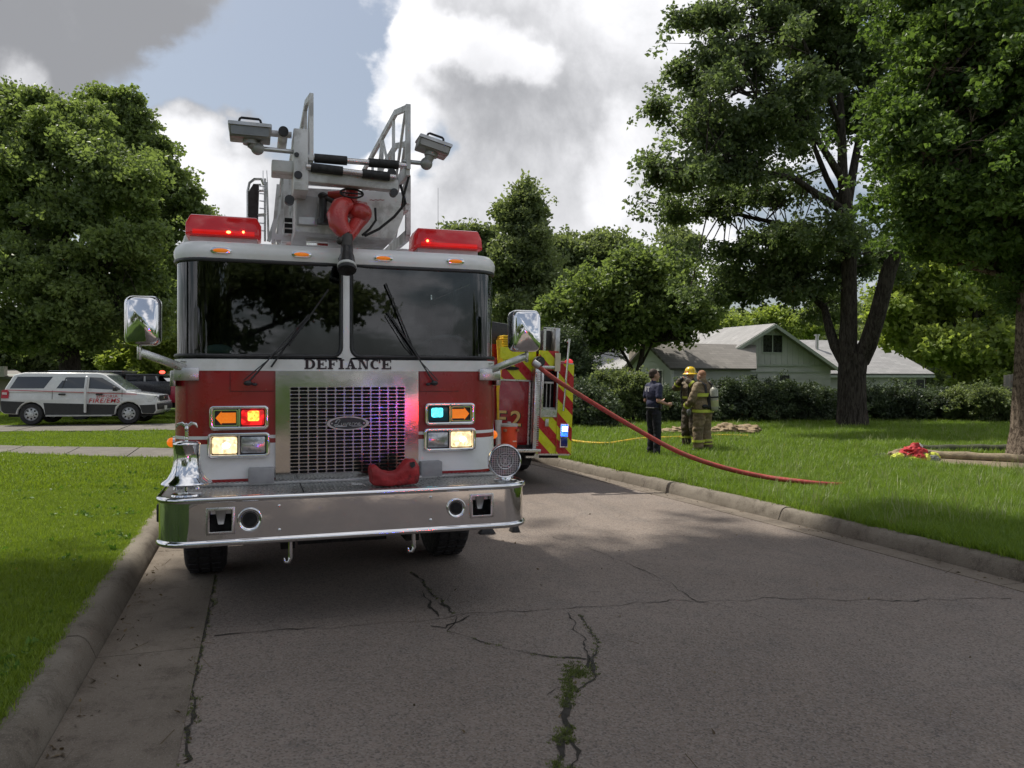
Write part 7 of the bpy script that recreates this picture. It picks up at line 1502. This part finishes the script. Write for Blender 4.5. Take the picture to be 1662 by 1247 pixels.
def officer(T_, M):
    hd, q, E_ = head((0, .02, 1.645), -.15)
    body = hd+[('c', (0, -.01, 1.50), (0, .01, 1.60), .058, .054), ('c', (-.13, 0, 1.43), (.13, 0, 1.43), .07, .07), ('e', (0, 0, 1.28), (.17, .105, .22)), ('e', (0, 0, 1.0), (.155, .10, .14)),
        ('c', (.175, 0, 1.42), (.21, -.05, 1.14), .05, .042), ('c', (.21, -.05, 1.14), (.20, .19, 1.07), .040, .027), ('c', (-.175, 0, 1.42), (-.215, -.03, 1.14), .05, .042), ('c', (-.215, -.03, 1.14), (-.10, .19, 1.12), .040, .027),
        ('c', (.085, 0, .92), (.095, .02, .50), .085, .056), ('c', (.095, .02, .50), (.10, -.02, .10), .055, .040), ('c', (-.085, 0, .92), (-.10, .03, .50), .085, .056), ('c', (-.10, .03, .50), (-.11, .0, .10), .055, .040)]
    body += hand((.20, .20, 1.07), (-.1, 1, .05), (-1, 0, 0), 1, .6)+hand((-.10, .20, 1.12), (.25, 1, .2), (0, .1, 1), 1, .5)
    B = blobmesh('body', body, .009, SKIN, T_, M); face_bits(q, T_, M)
    blobmesh('hair', [('e', q(0, -.028, .048), (.081, .092, .088), E_), ('e', q(0, -.055, -.005), (.074, .06, .06), E_)], .01, HAIRB, T_, M)
    blobmesh('shirt', [('c', (-.14, 0, 1.425), (.14, 0, 1.425), .078, .078), ('e', (0, 0, 1.28), (.195, .13, .24)), ('e', (0, 0, 1.08), (.175, .128, .16)), ('c', (.175, 0, 1.42), (.205, -.03, 1.23), .068, .068), ('c', (-.175, 0, 1.42), (-.212, -.02, 1.23), .068, .068), ('c', (0, -.01, 1.46), (0, -.005, 1.52), .07, .062)], .013, NAVY, T_, M, 3, .006)
    blobmesh('trousers', [('e', (0, 0, .96), (.17, .12, .11)), ('c', (.088, 0, .88), (.095, .02, .50), .10, .078), ('c', (.095, .02, .50), (.10, -.01, .09), .078, .070), ('c', (-.088, 0, .88), (-.10, .03, .50), .10, .078), ('c', (-.10, .03, .50), (-.11, 0, .09), .078, .070)], .013, NAVP, T_, M, 3, .008, 4)
    MB().tube([M @ Vector((.168*math.cos(a), .118*math.sin(a), 1.0)) for a in [2*math.pi*k/24 for k in range(25)]], .02, 6, caps=False).build('belt', BLACK, T_)
    for x, y in ((.10, .03), (-.11, .04)): blobmesh('boot', [('c', (x, y-.06, .05), (x, y+.12, .04), .052, .045), ('c', (x, y-.05, .05), (x, y-.04, .15), .052, .05)], .012, BOOT, T_, M)
    text_mb('FT', .13, lambda u, v: M @ Vector((u-.02, -.148, 1.33+v)), bold=.004).build('shirt_lettering', pm('white_print', (.75, .75, .75), .6), T_)
    blobmesh('radio', [('c', (.19, .02, .98), (.19, .02, 1.08), .03, .028)], .012, BPLAS, T_, M)
lo = gl(1061, 744, 0); lo.z = LZ
person('person', 'man in navy shirt and trousers standing left of the two firefighters', lo, -TH-R(62), officer)
def bands(par, M, items):
    for a, b, ra, rb, w in items:
        a, b = Vector(a), Vector(b); d = (b-a).normalized(); up = (1, 0, 0) if abs(d.x) < .8 else (0, 0, 1)
        MB().tube([M @ (a-d*w*.5), M @ (a+d*w*.5)], ra, 20, sy=rb, up=M.to_3x3() @ Vector(up), caps=False).build('reflective_band', SILV, par, smooth=60)
def turnout(T_, M, arms, hy, hp, legs):
    sh, el, wr = arms; out = []
    coat = [('c', (-.16, 0, 1.42), (.16, 0, 1.42), .105, .105), ('e', (0, 0, 1.25), (.245, .18, .27)), ('e', (0, 0, 1.02), (.245, .19, .20)), ('c', (0, 0, 1.46), (0, 0, 1.52), .10, .085)]
    for s_ in (0, 1): coat += [('c', sh[s_], el[s_], .095, .078), ('c', el[s_], wr[s_], .078, .062)]
    trou = [('e', (0, 0, .90), (.215, .175, .15))]
    for (h, k, f) in legs: trou += [('c', h, k, .135, .115), ('c', k, f, .115, .105)]
    body = [('c', (-.13, 0, 1.43), (.13, 0, 1.43), .07, .07), ('e', (0, 0, 1.25), (.16, .10, .25)), ('e', (0, 0, .98), (.155, .10, .13)), ('c', (0, 0, 1.50), (0, .01, 1.60), .06, .055)]
    for s_ in (0, 1): body += [('c', sh[s_], el[s_], .05, .04), ('c', el[s_], wr[s_], .04, .028)]
    for (h, k, f) in legs: body += [('c', h, k, .08, .055), ('c', k, f, .055, .04)]
    return coat, trou, body
def boots(T_, M, legs):
    for (h, k, f) in legs:
        x, y, z = f; blobmesh('boot', [('c', (x, y-.05, .06), (x, y+.13, .05), .06, .052), ('c', (x, y-.04, .06), (x, y-.03, .2), .06, .062)], .013, BOOT, T_, M)
def firefighter_helmet(T_, M):
    legs = [((.10, 0, .86), (.12, .04, .50), (.14, .0, .16)), ((-.10, 0, .86), (-.13, .05, .50), (-.17, -.02, .16))]
    arms = (((.19, 0, 1.42), (-.19, 0, 1.42)), ((.33, .16, 1.36), (-.33, .14, 1.33)), ((.12, .24, 1.53), (-.12, .24, 1.53)))
    coat, trou, body = turnout(T_, M, arms, 0, 0, legs); hd, q, E_ = head((0, .03, 1.64), 0, -.15)
    body += hd+hand((.12, .24, 1.53), (-.55, -.2, .5), (0, -1, 0), 1, .8)+hand((-.12, .24, 1.53), (.55, -.2, .5), (0, -1, 0), -1, .8)
    blobmesh('body', body, .009, SKIN, T_, M); face_bits(q, T_, M)
    blobmesh('coat', coat, .016, TAND, T_, M, 3, .014, 1); blobmesh('trousers', trou, .016, TROU, T_, M, 3, .016, 2)
    blobmesh('gloves', [('c', (.13, .24, 1.50), (.07, .23, 1.57), .05, .05), ('c', (-.13, .24, 1.50), (-.07, .23, 1.57), .05, .05)], .012, BLACK, T_, M)
    boots(T_, M, legs); bands(T_, M, [((.14, .0, .27), (.14, 0, .36), .135, .95, .05), ((-.17, -.01, .27), (-.17, 0, .36), .135, .95, .05), ((.20, .21, 1.46), (.12, .24, 1.53), .082, 1, .05), ((-.20, .21, 1.46), (-.12, .24, 1.53), .082, 1, .05), ((0, 0, 1.16), (0, 0, 1.2), .255, .80, .05)])
    HY = pm('helmet_yellow', (.75, .50, .01), .25, 0, .1, 6, coat=.5)
    c = M @ q(0, -.01, .065); ax = (M.to_3x3() @ (E_.to_matrix() @ Vector((0, -.12, 1)))).normalized()
    HM = MB().lathe([(.172, -.030), (.176, -.022), (.155, -.006), (.128, .012), (.122, .05), (.105, .10), (.066, .135), (0, .148)], c, ax, 32).build('helmet', HY, T_, smooth=60)
    fw = M.to_3x3() @ (E_.to_matrix() @ Vector((0, 1, 0))); MB().tube([c+ax*.14+fw*.02, c+ax*.12+fw*.07, c+ax*.05+fw*.11, c+fw*.12], [.022, .028, .06, .055], 10, sy=.25, up=ax.cross(fw)).build('helmet_shield', pm('helmet_red', (.45, .02, .02), .3), HM, smooth=60)
    MB().tube([c-ax*.015+(M.to_3x3() @ Vector((.145*math.cos(a), .145*math.sin(a), 0))) for a in [2*math.pi*k/24 for k in range(25)]], .010, 5, caps=False).build('helmet_band', SILV, HM)
    for s_ in (-1, 1): MB().tube([M @ Vector((s_*.10, .19, 1.46)), M @ Vector((s_*.11, .215, 1.25)), M @ Vector((s_*.10, .20, 1.02))], .022, 6, sy=.5).build('harness_strap', BLACK, T_, smooth=60)
    MB().tube([M @ Vector((.05, .22, 1.44)), M @ Vector((.08, .26, 1.25)), M @ Vector((.02, .25, 1.02)), M @ Vector((-.12, .22, .88))], .014, 6).build('air_hose', BLACK, T_, smooth=60)
    MB().ell(M @ Vector((-.13, .22, .84)), (.05, .05, .09)).build('hanging_mask', pm('mask_grey', (.14, .15, .16), .3), T_, smooth=60)
lo = gl(1122, 729, 0); lo.z = LZ
person('person', 'firefighter in yellow helmet with red front raising both hands to the chin', lo, -TH+R(125), firefighter_helmet)
def firefighter_bare(T_, M):
    legs = [((.10, 0, .86), (.12, .03, .50), (.13, -.02, .16)), ((-.10, 0, .86), (-.12, .04, .50), (-.13, .02, .16))]
    arms = (((.19, 0, 1.40), (-.19, 0, 1.40)), ((.27, .08, 1.16), (-.30, .06, 1.12)), ((.14, .28, 1.10), (-.22, .26, .98)))
    coat, trou, body = turnout(T_, M, arms, 0, 0, legs); hd, q, E_ = head((0, .04, 1.63), .1, -.1)
    body += hd+hand((.14, .28, 1.10), (-.4, .8, .2), (0, 0, 1), 1, .6)+hand((-.22, .26, .98), (.3, .8, -.2), (1, 0, 0), 1, .6)
    blobmesh('body', body, .009, SKIN, T_, M); face_bits(q, T_, M); blobmesh('hair', [('e', q(0, -.022, .040), (.080, .090, .090), E_)], .01, HAIRR, T_, M)
    blobmesh('coat', coat, .016, TAN, T_, M, 3, .014, 5); blobmesh('trousers', trou, .016, TAN, T_, M, 3, .016, 6); boots(T_, M, legs)
    bands(T_, M, [((.13, -.01, .27), (.13, 0, .36), .14, .95, .05), ((.13, -.01, .20), (.13, 0, .36), .14, .95, .03), ((-.13, .02, .27), (-.13, .02, .36), .14, .95, .05), ((0, 0, .90), (0, 0, 1.0), .258, .80, .06), ((0, 0, 1.24), (0, 0, 1.3), .262, .76, .07), ((.20, .18, 1.13), (.14, .28, 1.10), .085, 1, .05), ((-.24, .21, 1.02), (-.22, .26, .98), .085, 1, .05)])
    A = MB(); c = Vector((.04, -.26, 1.10)); A.lathe([(0, -.20), (.045, -.20), (.075, -.17), (.085, -.12), (.085, .22), (.07, .27), (.03, .30), (.03, .33), (0, .33)], M @ c, (M.to_3x3() @ Vector((-.06, .0, 1))).normalized(), 24); AC = A.build('air_cylinder', pm('cylinder_grey', (.36, .36, .30), .35, 0, .1, 6, coat=.3), T_, smooth=50)
    MB().lathe([(.087, -.10), (.088, -.09), (.088, .02), (.087, .03)], M @ c, (M.to_3x3() @ Vector((-.06, 0, 1))).normalized(), 24).build('cylinder_label', pm('cylinder_lime', (.42, .44, .22), .4), AC, smooth=50)
    MB().lathe([(.088, .08), (.094, .085), (.094, .11), (.088, .115)], M @ c, (M.to_3x3() @ Vector((-.06, 0, 1))).normalized(), 24).build('cylinder_strap', BLACK, AC, smooth=50)
    for s_ in (-1, 1): MB().tube([M @ Vector((s_*.09, -.17, 1.20)), M @ Vector((s_*.11, -.15, 1.45)), M @ Vector((s_*.12, .0, 1.54)), M @ Vector((s_*.12, .15, 1.42)), M @ Vector((s_*.14, .19, 1.2))], .028, 6, sy=.45).build('harness_strap', BLACK, T_, smooth=60)
    blobmesh('pack_frame', [('c', (0, -.18, .98), (0, -.18, 1.22), .07, .07), ('c', (-.14, -.14, 1.00), (.14, -.14, 1.00), .05, .05)], .014, BLACK, T_, M)
lo = gl(1141, 736, 0); lo.z = LZ
person('person', 'bareheaded firefighter in tan turnout gear with an air cylinder on the back', lo, -TH+R(38), firefighter_bare)
